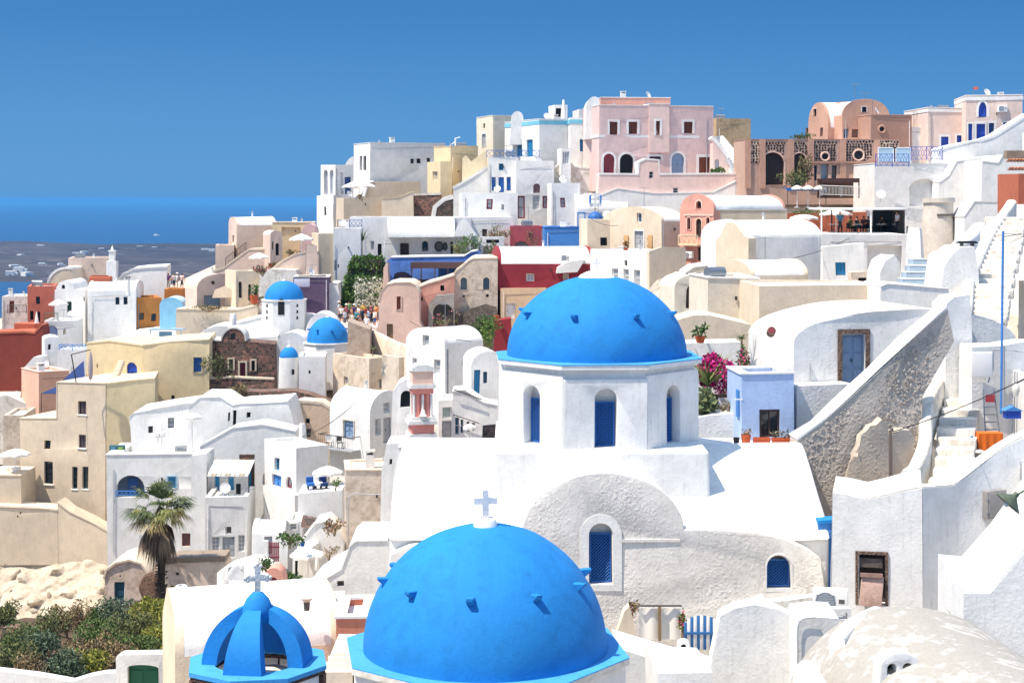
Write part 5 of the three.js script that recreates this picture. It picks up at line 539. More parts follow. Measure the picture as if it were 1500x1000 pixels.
// pink tower house with balcony
{ const h = H('pink_tower', 'narrow pink ornate tower house with round gable and cream balcony', 'house', { c: 1046, d: 100, y: 40, l: 1003, r: 1152, t: 308, b: 402, wl: 2.9, m: M.sal, rise: .9, af: 'L', lip: .12, rm: M.w }, [['L', 'w', 1007, 318, 1012, 336, { arch: true, m: M.brn, ...sw, sw: .06, sur: M.pk }], ['L', 'd', 1020, 320, 1028, 348, { m: M.dbr, arch: true, sur: M.pk, sw: .08 }], ['L', 'w', 1035, 318, 1040, 336, { arch: true, m: M.brn, sur: M.pk, sw: .06 }], ['L', 'w', 1020, 294, 1028, 306, { arch: true, m: M.brn, sur: M.pk, sw: .12 }], ['L', 'd', 1022, 362, 1030, 382, { m: M.dbr }], ['L', 'w', 1036, 371, 1038, 376, dkw]]);
  const f = h.FL, b = h.W.base, loc = (x, y) => { const p = f.at(x, y); return [p.u + h.W.wl, p.y - b.y]; }; const [u0, v0] = loc(1002, 359), [u1] = loc(1030, 359), ML = basis(new V3(0, 0, 1), new V3(0, 1, 0), new V3(-1, 0, 0), new V3(0, 0, -h.W.wl)); const bal = []; bal.push(box(u0, v0, 0, u1, v0 + .12, .7)); mesh('balcony_slab', bal, M.ye2, h).applyMatrix4(ML); const rl = [box(u0, v0 + .85, .64, u1, v0 + .92, .7), box(u0, v0 + .12, .66, u1, v0 + .17, .69)]; for (let i = 0; i <= 4; i++) { const x = u0 + (u1 - u0) * i / 4; rl.push(box(x - .03, v0 + .12, .65, x + .03, v0 + .85, .69)); if (i < 4) { const w = (u1 - u0) / 4; rl.push(bar(new V3(x, v0 + .15, .67), new V3(x + w, v0 + .85, .67), .02, 4), bar(new V3(x, v0 + .85, .67), new V3(x + w, v0 + .15, .67), .02, 4)); } } mesh('balcony_railing', rl, M.ye2, h).applyMatrix4(ML);
  const cz = [loc(1003, 338), loc(1046, 338)]; mesh('string_course', box(cz[0][0], loc(1024, 315)[1] - .05, 0, cz[1][0], loc(1024, 315)[1] + .08, .08), M.pk, h).applyMatrix4(ML); acUnit('air conditioner under the cream balcony of the pink tower house', 1010, 379, 101.5, -50, .9); }
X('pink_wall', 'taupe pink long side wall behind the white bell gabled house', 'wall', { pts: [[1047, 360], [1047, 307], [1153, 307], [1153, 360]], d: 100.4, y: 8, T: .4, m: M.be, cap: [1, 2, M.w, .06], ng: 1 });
H('white_house', 'white house with bell shaped gable and lilac grey side', 'house', { c: 1094, d: 92, y: 24, l: 1049, r: 1204, t: 349, b: 386, wl: 5, m: M.w, rise: 1.0, af: 'L', rm: M.w }, []);
X('bell_gable', 'cream concave bell gable on the white vaulted house', 'gable', { pts: [[1049, 384], [1050, 352], [1056, 345], [1061, 332], [1064, 326], [1072, 325], [1078, 328], [1083, 336], [1090, 346], [1096, 349], [1096, 384]], d: 91.5, ax: 1094, y: -62, T: .5, m: M.cr, ng: 1 });
H('vaulted_house', 'small white vault with cream end gable beside the blue window house', 'house', { c: 1100, d: 86, y: 16, l: 1040, r: 1184, t: 404, b: 425, wl: 4.5, m: M.cr, rise: .75, af: 'L', rm: M.w });
H('cream_house', 'cream house with arched doorway, small grey window and white lattice panel', 'house', { c: 988, d: 84, y: 6, l: 960, r: 1042, t: 422, b: 500, wl: 4, m: mat(0xe6dccb), rise: .6, th: .5, rm: M.w }, [['R', 'd', 1006, 417, 1024, 452, { m: M.dbr, arch: true, rec: .4 }], ['R', 'w', 1022, 398, 1028, 410, { m: M.wf, p: M.gr }]].slice(0, 1));
X('cream_gable', 'cream quarter round gable with small grey window above the arched doorway', 'gable', { pts: [[994, 425], [998, 410], [1006, 399], [1018, 391], [1038, 389], [1040, 425]], d: 86, T: 3, m: M.cr, cap: [0, 4, M.w, .06] }, [['w', 1021, 398, 1028, 410, { m: M.wf, p: M.gr }]]);
X('openwork_screen', 'white openwork panel beside the arched brown doorway', 'panel', { pts: [[1016, 463], [1016, 438], [1036, 440], [1036, 463]], d: 82, T: .12, m: M.wl, ng: 1, e: 0 });
H('cream_house', 'cream house with one stone framed blue grey window and white roof', 'house', { c: 1037, d: 80, y: 4, l: 1030, r: 1112, t: 408, b: 520, wl: 5, m: mat(0xe6dccb), rm: M.w, cop: M.w }, [['R', 'w', 1088, 424, 1097, 447, { m: M.gb, p: M.glassb, sur: M.stoneP, sw: .07 }]]);
H('peach_wall_house', 'long low peach cream wall below the restaurant terrace', 'wall', { c: 1112, d: 78, y: 3, l: 1108, r: 1294, t: 418, b: 470, wl: 5, m: M.cr, rm: M.w, par: .1 });
X('white_wall', 'white block beside the wide blue grey steps', 'wall', { pts: [[1288, 480], [1290, 420], [1300, 416], [1390, 424], [1396, 480]], d: 77, T: 4, m: M.w, cap: [1, 3, M.w, .03] });
X('cream_wall', 'cream lower wall below the white lattice panel', 'wall', { pts: [[985, 545], [990, 470], [1016, 462], [1040, 461], [1100, 475], [1100, 545]], d: 77, T: 3, m: M.cr });
for (const [x, l] of [[1130, 'dark round roof spout on the white stuccoed house roof']]) { const g = thing('roof_spout', l, 'spout', P(x, 486, 66.5)); mesh('pipe', new THREE.CylinderGeometry(.18, .18, .3, 14).rotateX(1.1), M.stoneP, g); mesh('mouth', new THREE.CircleGeometry(.13, 14).rotateX(-.45).translate(0, .07, .14), M.maroon, g); }
// restaurant terrace
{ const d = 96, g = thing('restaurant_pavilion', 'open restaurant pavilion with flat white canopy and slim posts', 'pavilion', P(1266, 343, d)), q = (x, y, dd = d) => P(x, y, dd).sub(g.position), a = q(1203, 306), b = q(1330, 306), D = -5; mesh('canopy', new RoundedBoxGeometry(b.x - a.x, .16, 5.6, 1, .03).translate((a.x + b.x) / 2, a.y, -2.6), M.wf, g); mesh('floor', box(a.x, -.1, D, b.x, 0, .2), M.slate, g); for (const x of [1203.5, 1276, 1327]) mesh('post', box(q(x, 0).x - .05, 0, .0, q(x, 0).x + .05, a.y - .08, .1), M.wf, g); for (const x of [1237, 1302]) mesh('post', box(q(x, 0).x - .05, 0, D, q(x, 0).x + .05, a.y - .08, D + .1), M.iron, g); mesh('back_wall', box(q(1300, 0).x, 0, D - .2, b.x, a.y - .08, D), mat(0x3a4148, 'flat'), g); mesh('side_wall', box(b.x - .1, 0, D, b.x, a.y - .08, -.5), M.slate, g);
  for (const x of [1222, 1256, 1292, 1316]) { const t = thing('cafe_table', 'white topped cafe table under the restaurant canopy', 'table', P(x, 342, d + 1.2), 0, 'cafe tables under the restaurant canopy'); mesh('table_top', cyl(.45, .45, .04, 0, .72, 0, 16), M.wf, t); mesh('leg', cyl(.04, .04, .72, 0, 0, 0, 7), M.iron, t); mesh('foot', cyl(.25, .22, .03, 0, 0, 0, 12), M.iron, t); }
  const C = [[1231, 0x2d6a8a, 0], [1246, 0x7c7a3a, 1], [1256, 0x2b2b33, 1], [1266, 0x5c3038, 1], [1272, 0x23262e, 1], [1285, 0x30343e, 1], [1293, 0x3d2f2b, 1], [1300, 0x4b3a34, 1], [1308, 0x2b2e36, 1], [1315, 0xb9c2d0, 0], [1321, 0x222630, 1]]; const nmC = { 0x2d6a8a: 'standing diner in teal blue shirt under the restaurant canopy', 0x7c7a3a: 'seated diner in olive yellow top under the restaurant canopy', 0xb9c2d0: 'standing waiter in pale shirt at the back of the restaurant', 0x5c3038: 'seated diner in maroon top under the restaurant canopy' };
  C.forEach(([x, c, s], i) => { const st = !s, dd = d + (st ? .6 : 1.7 + (i % 3) * .5); person(nmC[c] || 'seated diner in dark clothes under the restaurant canopy', x, 342, dd, { top: c, low: 0x23262c, sit: s, rot: (i * 1.9) % 6, g: nmC[c] ? undefined : 'diners in dark clothes', s: 1 }); if (s) { const t = thing('chair', 'dark chair under the restaurant canopy', 'chair', P(x, 342, dd), (i * 1.9) % 6, 'dark restaurant chairs'); mesh('seat', box(-.21, .4, -.22, .21, .44, .22), M.dk, t); mesh('backrest', box(-.21, .44, -.25, .21, .88, -.21), M.dk, t); for (const [lx, lz] of [[-.19, -.2], [.19, -.2], [-.19, .2], [.19, .2]]) mesh('leg', box(lx - .02, 0, lz - .02, lx + .02, .4, lz + .02), M.dk, t); } });
}
umbrella('cream square parasol beside the restaurant pavilion', 1225, 307, 104, 24, { h: 2.3, k: .25, rot: .6 }); umbrella('second cream parasol left of the restaurant pavilion', 1178, 314, 101, 22, { h: 2.2, k: .25, rot: .2 });
X('orange_wall', 'orange terrace wall behind the cream parasols', 'wall', { pts: [[1150, 345], [1150, 312], [1270, 310], [1270, 345]], d: 110, T: .5, m: M.ter });
bush('garden_shrub', 'low green hedge on the orange terrace wall', 'bush', 1195, 315, 109, { rx: 1.6, ry: .25, n: 240, size: .16, seed: 5 });
H('white_house', 'white restaurant base with one blue window and a shaded recess', 'house', { c: 1204, d: 94, y: 3, l: 1198, r: 1334, t: 343, b: 425, wl: 5.4, th: .6, m: M.w, par: .02 }, [['R', 's', 1225, 383, 1240, 402, { m: M.teal }], ['R', 'o', 1271, 359, 1322, 405, {}]]);
X('white_wall', 'white shed wall with sloped top below the restaurant parapet', 'wall', { pts: [[1205, 420], [1206, 362], [1266, 355], [1268, 420]], d: 92, T: .6, m: M.w }, [['s', 1225, 384, 1240, 403, { m: M.teal }]]);
X('rubble_pile', 'tan stone trough at the foot of the white shed wall', 'trough', { pts: [[1248, 418], [1248, 398], [1273, 397], [1273, 418]], d: 90.5, T: .9, m: M.bd, ng: 1 }, [['n', 1258, 406, 1270, 415, {}]]);
chimney('tall tapering white plaster chimney beside the blue grey steps', 1341, 334, 410, 84, 36, { k: .7, sq: 1, y: 20 });
X('white_wall', 'white rounded buttress beside the tapering chimney', 'wall', { pts: [[1288, 440], [1290, 400], [1297, 382], [1310, 374], [1318, 386], [1320, 440]], d: 82, T: 3, m: M.w });
{ const g = thing('stairs', 'wide blue grey painted steps beside the tapering chimney', 'stairs', P(1316, 428, 80.5), .0); const s = dm(80.5) / F; for (let i = 0; i < 5; i++) { const x0 = (1 + i * 9) * s, x1 = (66 - i * 2) * s; mesh('step', box(x0, i * .34, -1.2 - i * .55, x1, (i + 1) * .34, -i * .55), i > 4 ? M.w : mat(0xa9bccb, 'plaster'), g, { wob: .01, seed: i }); mesh('tread', box(x0, (i + 1) * .34 + .002, -1.2 - i * .55, x1, (i + 1) * .34 + .03, -i * .55 + .02), M.w, g, { wob: .01, seed: i }); } gpt(g.position, -.3); }
sweep('stair_wall', 'smooth white curved wall above the blue grey steps', 'wall', [[1362, 372, 86], [1385, 362, 86], [1405, 352, 86], [1424, 338, 87], [1436, 326, 89]], .8, 2.4, M.w);
X('rounded_buttress', 'big rounded white buttress with dark metal chimney cap', 'wall', { pts: [[1378, 470], [1378, 420], [1383, 392], [1393, 374], [1408, 362], [1428, 361], [1434, 400], [1438, 470]], d: 77.5, T: 3, m: M.wl });
{ const g = thing('rooftop_chimney', 'dark metal capped chimney on the rounded white buttress', 'chimney', P(1417, 362, 78)); mesh('cap', [box(-.5, .2, -.3, .5, .27, .3), box(-.42, .27, -.22, .42, .31, .22)], M.iron, g); mesh('support', [box(-.32, -.1, -.2, -.22, .2, .2), box(.22, -.1, -.2, .32, .2, .2)], M.slate, g); mesh('flue', box(-.2, -.1, -.15, .2, .1, .15), M.gr, g); }
X('white_house', 'bright white stepped houses right of the plastered round tower', 'house', { pts: [[1436, 400], [1438, 300], [1440, 236], [1464, 239], [1470, 228], [1540, 226], [1540, 400]], d: 112, T: 5, m: M.wl, cap: [2, 5, M.w, .1] }, [['w', 1470, 257, 1489, 269, { m: M.teal, p: mat(0x3f9fc0, 'flat') }]]);
X('white_wall', 'white stepped parapets above the upper stairs', 'wall', { pts: [[1412, 380], [1414, 318], [1422, 306], [1428, 296], [1465, 296], [1466, 312], [1500, 312], [1500, 380]], d: 100, T: 3, m: M.w, cap: [1, 6, M.w, .06] });
{ const d = 104, s = dm(d) / F, g = thing('round_tower', 'stubby round tower of flaking grey plaster', 'tower', P(1375, 366, d)), h = 76 * s, r0 = 23 * s, pr = [[0, -1], [r0, -1], [r0 * .98, h * .6], [r0 * .95, h * .62], [r0 * .92, h * .9], [r0 * 1.04, h * .92], [r0 * 1.02, h], [0, h]].map(a => new THREE.Vector2(...a)); mesh('wall', new THREE.LatheGeometry(pr, 26), mat(0xd6cfc6, 'rough'), g, { wob: .05, seed: 2, crease: .5 }); mesh('ledge', [...Array(9)].map((_, i) => { const a = -.5 + i * .16 + .3; return box(-.16, 0, -.1, .16, .14, .1).rotateY(a).translate(sin(a) * r0, h * .66, cos(a) * r0); }), M.slate, g, { wob: .03 }); gpt(g.position, -.3);  }
X('white_wall', 'white roughcast wall with a drain hood above the round tower', 'wall', { pts: [[1374, 345], [1376, 268], [1390, 258], [1402, 236], [1440, 230], [1442, 300], [1430, 345]], d: 118, T: 3, m: M.wl, cap: [1, 4, M.w, .08] });
H('tile_roofed_house', 'small terracotta house corner with tiled eaves beside the upper stairs', 'house', { c: 1492, d: 92, y: 0, l: 1490, r: 1540, t: 254, b: 345, wl: 4, m: M.ter });
{ const g = thing('tiled_eaves', 'two courses of terracotta roof tiles above the orange house corner', 'roof', P(1478, 250, 93)); for (let k = 0; k < 2; k++) for (let i = 0; i < 10; i++) mesh('tile', new THREE.CylinderGeometry(.1, .12, .5, 8, 1, false, -PI / 2, PI).rotateX(PI / 2 - .35).translate(i * .24 + .1, .2 + k * .62, .1 - k * .3), mat(i % 3 ? 0xc98a66 : 0xb87452, 'flat'), g); mesh('eave_board', [box(0, .05, -.3, 2.5, .13, .2), box(0, .68, -.6, 2.5, .76, -.1), box(0, .9, -1.2, 2.5, 1.5, -.4)], mat(0x9a8878, 'worn'), g); }
antenna('thin antenna on the pink tower house roof', 1005, 316, 104, 1);
farther = false;
farther = true;
// ---------- centre: red, peach and beige houses ----------
const aw = { arch: true, m: M.wf, p: M.glass };
H('white_house', 'long white house with a shaded verandah of dark doors above the blue wall', 'house', { c: 512, d: 128, y: 2, l: 484, r: 690, t: 318, b: 378, wl: 6, par: .05, th: .4 }, [['R', 'w', 543, 353, 548, 366, { m: M.wf, p: M.gr }], ['R', 'd', 553, 357, 559, 374, { m: M.dk }], ['R', 'd', 586, 356, 599, 375, { m: M.dbr, sur: M.ww, sw: .1 }], ['R', 'w', 618, 353, 627, 368, { arch: true, m: M.dbr, sur: M.ww, sw: .1 }], ['R', 'd', 660, 354, 664, 374, { m: M.dk }]]);
H('white_house', 'white canopy vault with rounded end over the shaded verandah', 'canopy', { c: 568, d: 125.5, y: 2, l: 566, r: 666, t: 344, b: 347, wl: 3.4, e: .02, rise: 1.35, af: 'L', m: M.w, th: .12 });
X('sail_canopy', 'white pointed sail canopy beside the verandah vault', 'canopy', { pts: [[664, 346], [672, 326], [680, 318], [698, 346]], d: 124.5, T: 2, m: M.w, ng: 1, e: 0 });
for (const [x, l] of [[534, 'thin leaning palm trunk bare in front of the verandah'], [562, 'white striped leaning poles before the verandah']]) { const g = thing('leaning_pole', l, 'pole', P(x, 376, 124)); mesh('pole', [bar(new V3(0, 0, 0), new V3(.2, 2.6, 0), .04), bar(new V3(.4, 0, 0), new V3(-.3, 2.2, 0), .03)], M.wf, g); }
spiky('potted_palm', 'small drooping palm on the verandah terrace', 'palm', 530, 374, 124, { n: 26, len: 1.2, w: .1, up: .5, stem: 1.1, seed: 5 });
bush('garden_shrub', 'tall green shrub at the end of the verandah', 'bush', 688, 376, 123, { rx: .8, ry: .9, n: 350, size: .2, seed: 21 });
bush('garden_shrub', 'grey green shrub between verandah and sail canopy', 'bush', 672, 376, 123.5, { rx: .6, ry: .8, n: 220, size: .2, cols: OLIVE, seed: 22 });
for (const [x, y, r, l] of [[643, 361, .42, 'dark round wall plaque on the verandah'], [652, 361, .34, 'oval mirror plaque on the verandah']]) { const g = thing('wall_plaque', l, 'plaque', P(x, y, 127.8)); mesh('rim', new THREE.TorusGeometry(r, .06, 6, 20).scale(r > .4 ? 1 : .6, 1.1, 1), M.iron, g); mesh('disc', new THREE.CircleGeometry(r, 18).scale(r > .4 ? 1 : .6, 1.1, 1).translate(0, 0, -.02), M.slate, g); }
railing('balustrade', 'blue and white balustrade on the white roof above the verandah', P(494, 333, 126.5), P(530, 333, 126.5), .75, M.bdk, { cross: .4 });
H('white_house', 'tall white wall with two slit windows left of the ivy bank', 'house', { c: 488, d: 122, y: 3, l: 482, r: 528, t: 334, b: 440, wl: 4 }, [['R', 'w', 486 + 3, 381, 492, 396, dkw], ['R', 'w', 492 + 2, 387, 496, 392, dkw]]);
H('white_house', 'plain white house with one dark square window right of the verandah', 'house', { c: 678, d: 134, y: 4, l: 672, r: 752, t: 318, b: 372, wl: 5 }, [['R', 'w', 706, 335, 713, 346, dkw]]);
bush('garden_shrub', 'dry flowering shrub beside the plain white house', 'bush', 728, 352, 131, { rx: 1.1, ry: .7, n: 260, size: .2, cols: [...OLIVE, ...DRY, 0xb06a70], seed: 23 });
H('white_gateway', 'white gateway with dark lintel beside the blue wall', 'gateway', { c: 700, d: 124, y: 2, l: 696, r: 738, t: 347, b: 384, wl: 2 }, [['R', 'n', 712, 351, 731, 356, {}], ['R', 'n', 707, 360, 715, 382, { p: M.gr }]]);
bush('garden_shrub', 'feathery shrub in front of the white gateway', 'bush', 716, 384, 122, { rx: .5, ry: .9, n: 240, size: .2, cols: OLIVE, seed: 24 });
// blue wall and pergola
X('blue_wall', 'blue painted terrace wall with worn arch behind the brown pergola', 'wall', { pts: [[566, 420], [567, 382], [572, 378], [680, 376], [690, 370], [700, 368], [706, 376], [706, 420]], d: 118, T: 4, m: mat(0x6590dc, 'worn'), cap: [2, 5, M.w, .1] }, [['n', 576, 398, 602, 413, { arch: .5, p: mat(0x5a4a58, 'flat') }]]);
{ const g = thing('pergola', 'dark brown pergola canopy on posts before the blue wall', 'pergola', P(602, 414, 114)), q = (x, y) => P(x, y, 114).sub(g.position), a = q(602, 385), b = q(684, 384); mesh('canopy', [box(0, a.y - .45, -2.6, b.x, a.y, -.05), box(-.05, a.y - .5, -.05, b.x, a.y + .05, .05)], mat(0x4a3330, 'flat'), g); for (const x of [603, 617, 637, 656, 675]) mesh('post', box(q(x, 0).x - .05, -.2, -.06, q(x, 0).x + .05, a.y - .45, .06), M.dbr, g); mesh('blue_blind', box(q(640, 0).x, .1, -2.8, q(672, 0).x, a.y - .5, -2.7), M.cb, g); mesh('bench', [box(.2, 0, -1.4, 2.6, .25, -.6)], M.dbr, g); }
// beige / red row
X('beige_house', 'weathered beige house with curved shoulder and two arched windows', 'house', { pts: [[664, 500], [664, 404], [667, 398], [676, 391], [688, 381], [694, 379], [729, 379], [729, 500]], d: 108, T: 6, m: M.bd, cap: [1, 6, M.cr, .12] }, [['n', 674.5, 406, 684, 424, { arch: true, p: M.glassb, sur: M.cr, sw: .05 }], ['n', 707.5, 406, 717, 424, { arch: true, p: M.glassb, sur: M.cr, sw: .05 }], ['n', 678, 432, 681, 435, {}], ['n', 712, 431, 716, 435, {}]]);
X('rubble_wall', 'mottled grey weathered plaster base below the two arched windows', 'wall', { pts: [[664, 505], [668, 462], [690, 452], [712, 446], [727, 450], [727, 505]], d: 107.4, T: .5, m: mat(0xb5ada4, 'rock'), ng: 1 });
H('red_house', 'crimson house with white vaulted roof and small shuttered windows', 'house', { c: 730, d: 108.5, y: 5, l: 727, r: 870, t: 387, b: 424, wl: 6, m: M.red, rise: 1.1, af: 'L', e: .1 }, [['R', 'w', 771, 400, 783, 412, { m: M.ww, p: M.gr, mul: [2, 1], fw: .12 }], ['R', 'w', 825, 401, 834, 412, { m: M.ww, p: M.gr, mul: [2, 1], fw: .12 }]]);
H('cream_house', 'cream lower storey with white framed door under the crimson house', 'house', { c: 733, d: 108, y: 5, l: 730, r: 800, t: 422, b: 490, wl: 5, m: mat(0xe2c3a0), par: .02 }, [['R', 'd', 742, 444, 754, 467, { m: M.wf, sur: M.bd, sw: .07 }]]);
X('white_house', 'white curved roof corner beside the crimson house', 'house', { pts: [[815, 400], [817, 392], [832, 384], [857, 380], [852, 390], [846, 399]], d: 107.4, T: 3, m: M.w, ng: 1, e: 0 });
acUnit('air conditioner on the end of the crimson house roof', 828, 383, 106, 0, .9);
X('red_wall', 'crimson garden wall with slanted white book shaped slab', 'wall', { pts: [[722, 500], [724, 470], [748, 466], [752, 500]], d: 104, T: 1.5, m: M.red, ng: 1 }); pot('flower_pot', 'terracotta pot on the crimson garden wall', 727, 467, 103.5, .28, .3, {});
X('peach_house', 'peach rounded house with flared base and narrow windows', 'house', { pts: [[540, 520], [548, 496], [554, 470], [556, 440], [558, 428], [566, 417], [578, 414], [600, 414], [608, 418], [614, 430], [614, 472], [620, 484], [632, 496], [636, 520]], d: 104, T: 5, m: M.pk, cap: [3, 9, M.cr, .05] }, [['d', 581, 434, 587, 453, { m: M.brn, sur: M.pk, sw: .08 }], ['d', 566, 474, 575, 496, { m: M.wood }]]);
X('peach_house', 'salmon peach wing with sloped top and tiny square openings', 'house', { pts: [[606, 478], [608, 424], [625, 417], [645, 411], [666, 404], [666, 478]], d: 107, T: 5, m: M.sal, cap: [1, 4, M.cr, .1] }, [['n', 614.5, 435, 619, 441, {}], ['n', 645, 418, 651, 426, {}]]);
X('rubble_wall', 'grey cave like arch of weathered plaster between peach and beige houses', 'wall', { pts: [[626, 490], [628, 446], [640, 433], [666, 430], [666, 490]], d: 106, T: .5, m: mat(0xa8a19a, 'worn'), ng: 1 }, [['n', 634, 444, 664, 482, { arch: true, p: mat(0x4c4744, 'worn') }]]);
bush('oleander', 'thin pink flowered oleander before the grey cave arch', 'bush', 650, 486, 102, { rx: .8, ry: .7, n: 130, size: .16, cols: OLIVE, flowers: [90, [0xc96a78, 0xd88a90], .12], seed: 31 });
bush('garden_shrub', 'dark green shrub between the beige house and the crimson wall', 'bush', 706, 502, 101, { rx: 1.0, ry: 1.05, n: 700, size: .2, flowers: [14, [0xb02a4a], .14], seed: 32 });
bush('garden_shrub', 'tall reedy green shrub beside the crimson garden wall', 'bush', 714, 512, 100, { rx: .4, ry: 1.1, n: 300, size: .22, cols: [0x5a7a30, 0x7a8c40, 0x486428], seed: 33 });
// ivy bank
{ const p = P(528, 456, 117), g = thing('ivy_bank', 'steep bank covered by green ivy with white blossom', 'ivy'); g.position.copy(p); const s = dm(117) / F, pl = q => { const t = q(), y = t * 78 * s, x0 = (-34 + 20 * t) * s, x1 = (34 - 2 * t) * s; return [new V3(x0 + (x1 - x0) * q(), y + .2 * (q() - .5), -t * 1.6 + .7 * q() + .22 * sin(x0 * 5 + y * 3))]; }; mesh('foliage', leafGeo(5200, pl, .36, [0x3f5f26, 0x4c6f2c, 0x5f8034, 0x34501f, 0x6f8a48], 8), LEAF, g, { raw: true, kind: 'stuff' }); mesh('blossom', leafGeo(1500, q => { const t = q() * .62, y = t * 78 * s; return [new V3((-8 + 42 * q()) * s, y, -t * 1.6 + .75 + .2 * q())]; }, .22, [0xd9d8c4, 0xc8c8b0, 0xe6e4d6], 9, .8), LEAF, g, { raw: true, kind: 'stuff' }); mesh('bank', new THREE.ExtrudeGeometry(new THREE.Shape([[-36, -4], [34, -4], [32, 74], [-12, 76], [-22, 40]].map(a => new THREE.Vector2(a[0] * s, a[1] * s))), { depth: 2, bevelEnabled: false }).translate(0, 0, -2.6), mat(0x6f6658, 'rock'), g, { wob: .1 }); gpt(p); }
X('earth_wall', 'peach earth wall right of the ivy bank', 'wall', { pts: [[560, 430], [562, 392], [568, 384], [572, 430]], d: 115, T: 1.5, m: M.pk, ng: 1 });
// crowd on the lane
{ const C = [[500, 462, 0xe0dcd8, 0x3b4250, 1], [507, 460, 0xc7677a, 0x2b2f3a, 0, 0xf0ead8], [513, 463, 0xd9a38a, 0x51607a, 1], [519, 460, 0x4a3f78, 0x22252e, 0, 0xf0eeee], [525, 462, 0xf2efea, 0x6d7f9a, 1], [530, 465, 0x23304c, 0x1d222c, 0], [535, 462, 0xb0402f, 0xd8d4cc, 1], [540, 466, 0x8fb2da, 0x2e3a55, 1], [545, 464, 0x2a2d36, 0x393f4c, 0], [549, 468, 0xe8e4dc, 0x2c4a86, 1], [516, 472, 0xd0c8be, 0x7a6a5a, 1], [527, 475, 0xe3b9a6, 0x44506a, 1], [537, 477, 0xcfd6e2, 0x2a2f3c, 0], [505, 468, 0xb9c7d8, 0x555a66, 1], [522, 468, 0x1f7a8a, 0x2a2f3c, 1], [532, 458, 0xd8b23a, 0x39414f, 1], [543, 459, 0x7a2f4a, 0x22252e, 0], [511, 455, 0x6f8f5a, 0x5a5048, 1], [497, 456, 0xd0d4da, 0x2c3550, 0, 0xe8dcc0], [551, 460, 0xcf8a5a, 0x3a4660, 1]], nC = { 0xe0dcd8: 'pale grey shirt and shorts', 0xc7677a: 'pink top and cream sun hat', 0xd9a38a: 'peach top and blue shorts', 0x4a3f78: 'purple top and white sun hat', 0xf2efea: 'white top and light blue shorts', 0x23304c: 'navy blue clothes', 0xb0402f: 'red top and white shorts', 0x8fb2da: 'light blue shirt and shorts', 0x2a2d36: 'black clothes', 0xe8e4dc: 'white shirt and bright blue shorts', 0xd0c8be: 'beige top and brown shorts', 0xe3b9a6: 'salmon top and dark blue shorts', 0xcfd6e2: 'pale blue top and dark trousers', 0xb9c7d8: 'grey blue top and grey shorts', 0x1f7a8a: 'teal top and dark shorts', 0xd8b23a: 'yellow top and grey shorts', 0x7a2f4a: 'plum coloured dress', 0x6f8f5a: 'sage green top and brown shorts', 0xd0d4da: 'pale grey top and straw hat', 0xcf8a5a: 'orange tan top and blue shorts' }; C.forEach(([x, y, t, l, sh, hat], i) => person('walker in ' + nC[t] + ' on the lane below the ivy', x, y + 12, 112 + (i % 4) * .8 - (y > 466 ? 2 : 0), { top: t, low: l, short: sh, hat, rot: i * 1.3, hair: i % 3 ? 0x2e2119 : 0x8a6a45, g: 'tourists on the lane below the ivy', s: .95 })); 
  X('lane', 'paved lane below the ivy where tourists walk', 'lane', { pts: [[486, 500], [486, 474], [556, 479], [556, 500]], d: 109, T: 8, m: M.ww, ng: 1 }).userData.kind = 'structure'; }
farther = false;
// ---------- small domed church and stone wall ----------
function smallDome(label, px, yb, d, rpx, hpx, drum, o = {}) { const s = d / F, r = rpx * s, g = thing('domed_chapel', label, 'church', P(px, yb, d + r), 0), h = drum * s; if (h) mesh('drum', [flat(octShape(r * 1.1), h + 1.5, -h - 1.5)], M.w, g, { wob: .02 }); if (h) mesh('cornice', flat(octShape(r * 1.14), .12, -.1), M.w, g); mesh('dome', domeGeo(r, hpx * s, px * .1, .02).translate(0, .02, 0), M.dome, g, { crease: 1.2 }); if (o.sp) { const rr = r; for (let i = 0; i < 8; i++) { const a = i * PI / 4 + .3, y = hpx * s * .5; mesh('step_spike', box(-.07, 0, -.1, .07, .12, .28).translate(0, y, rr * .86).rotateY(a), M.dome, g); } } mesh('finial', new THREE.LatheGeometry([[.22, -.05], [.2, .08], [.0001, .15]].map(a => new THREE.Vector2(...a)), 10).translate(0, hpx * s, 0), M.w, g); mesh('cross', crossGeo(.3, .45, .06).map(e => e.translate(0, hpx * s + .12, 0)), M.wf, g); return g; }
{ const g = smallDome('small chapel dome on an octagonal drum with one dark arched window', 416, 438, 148, 28.5, 27, 30); const w = [[0, .8, 1.45, .4], ...[0, 1, 2].flatMap(i => [[PI / 4, .35 + i * .55, .3, .13], [-PI / 4, .35 + i * .55, .3, .13]])], r = 28.5 * 148 / F * 1.1; for (const [a, y, h, ww] of w) mesh('window', ext(opath(THREE.Shape, -ww / 1.4, -1.75 + y - .35, ww / 1.4, -1.75 + y + h - .35, true), .06, .03).translate(0, 0, r).rotateY(a), M.dk, g); }
smallDome('blue half dome chapel below a white arched parapet', 480, 501, 140, 30.5, 37, 30, { sp: 1 });
smallDome('tiny blue dome on a round white apse turret', 423, 523, 136, 13.5, 15, 0);
{ const d = 136, s = d / F, g = thing('apse_turret', 'round white apse turret with slit window under the tiny dome', 'turret', P(423, 580, d + 13 * s)); mesh('wall', cyl(16 * s, 14.5 * s, 57 * s + 1, 0, -1, 0, 24), M.w, g, { crease: 1, wob: .02 }); mesh('window', box(.35, 1.9, 13.5 * s * .9, .55, 2.3, 15 * s), M.dk, g); gpt(g.position); }
X('white_church', 'broad white church roof sweeping up to the small dome drum', 'church', { pts: [[305, 520], [300, 492], [318, 482], [336, 477], [360, 470], [400, 462], [455, 462], [470, 468], [474, 520]], d: 150, T: 9, m: M.w, cap: [1, 7, M.w, .1] });
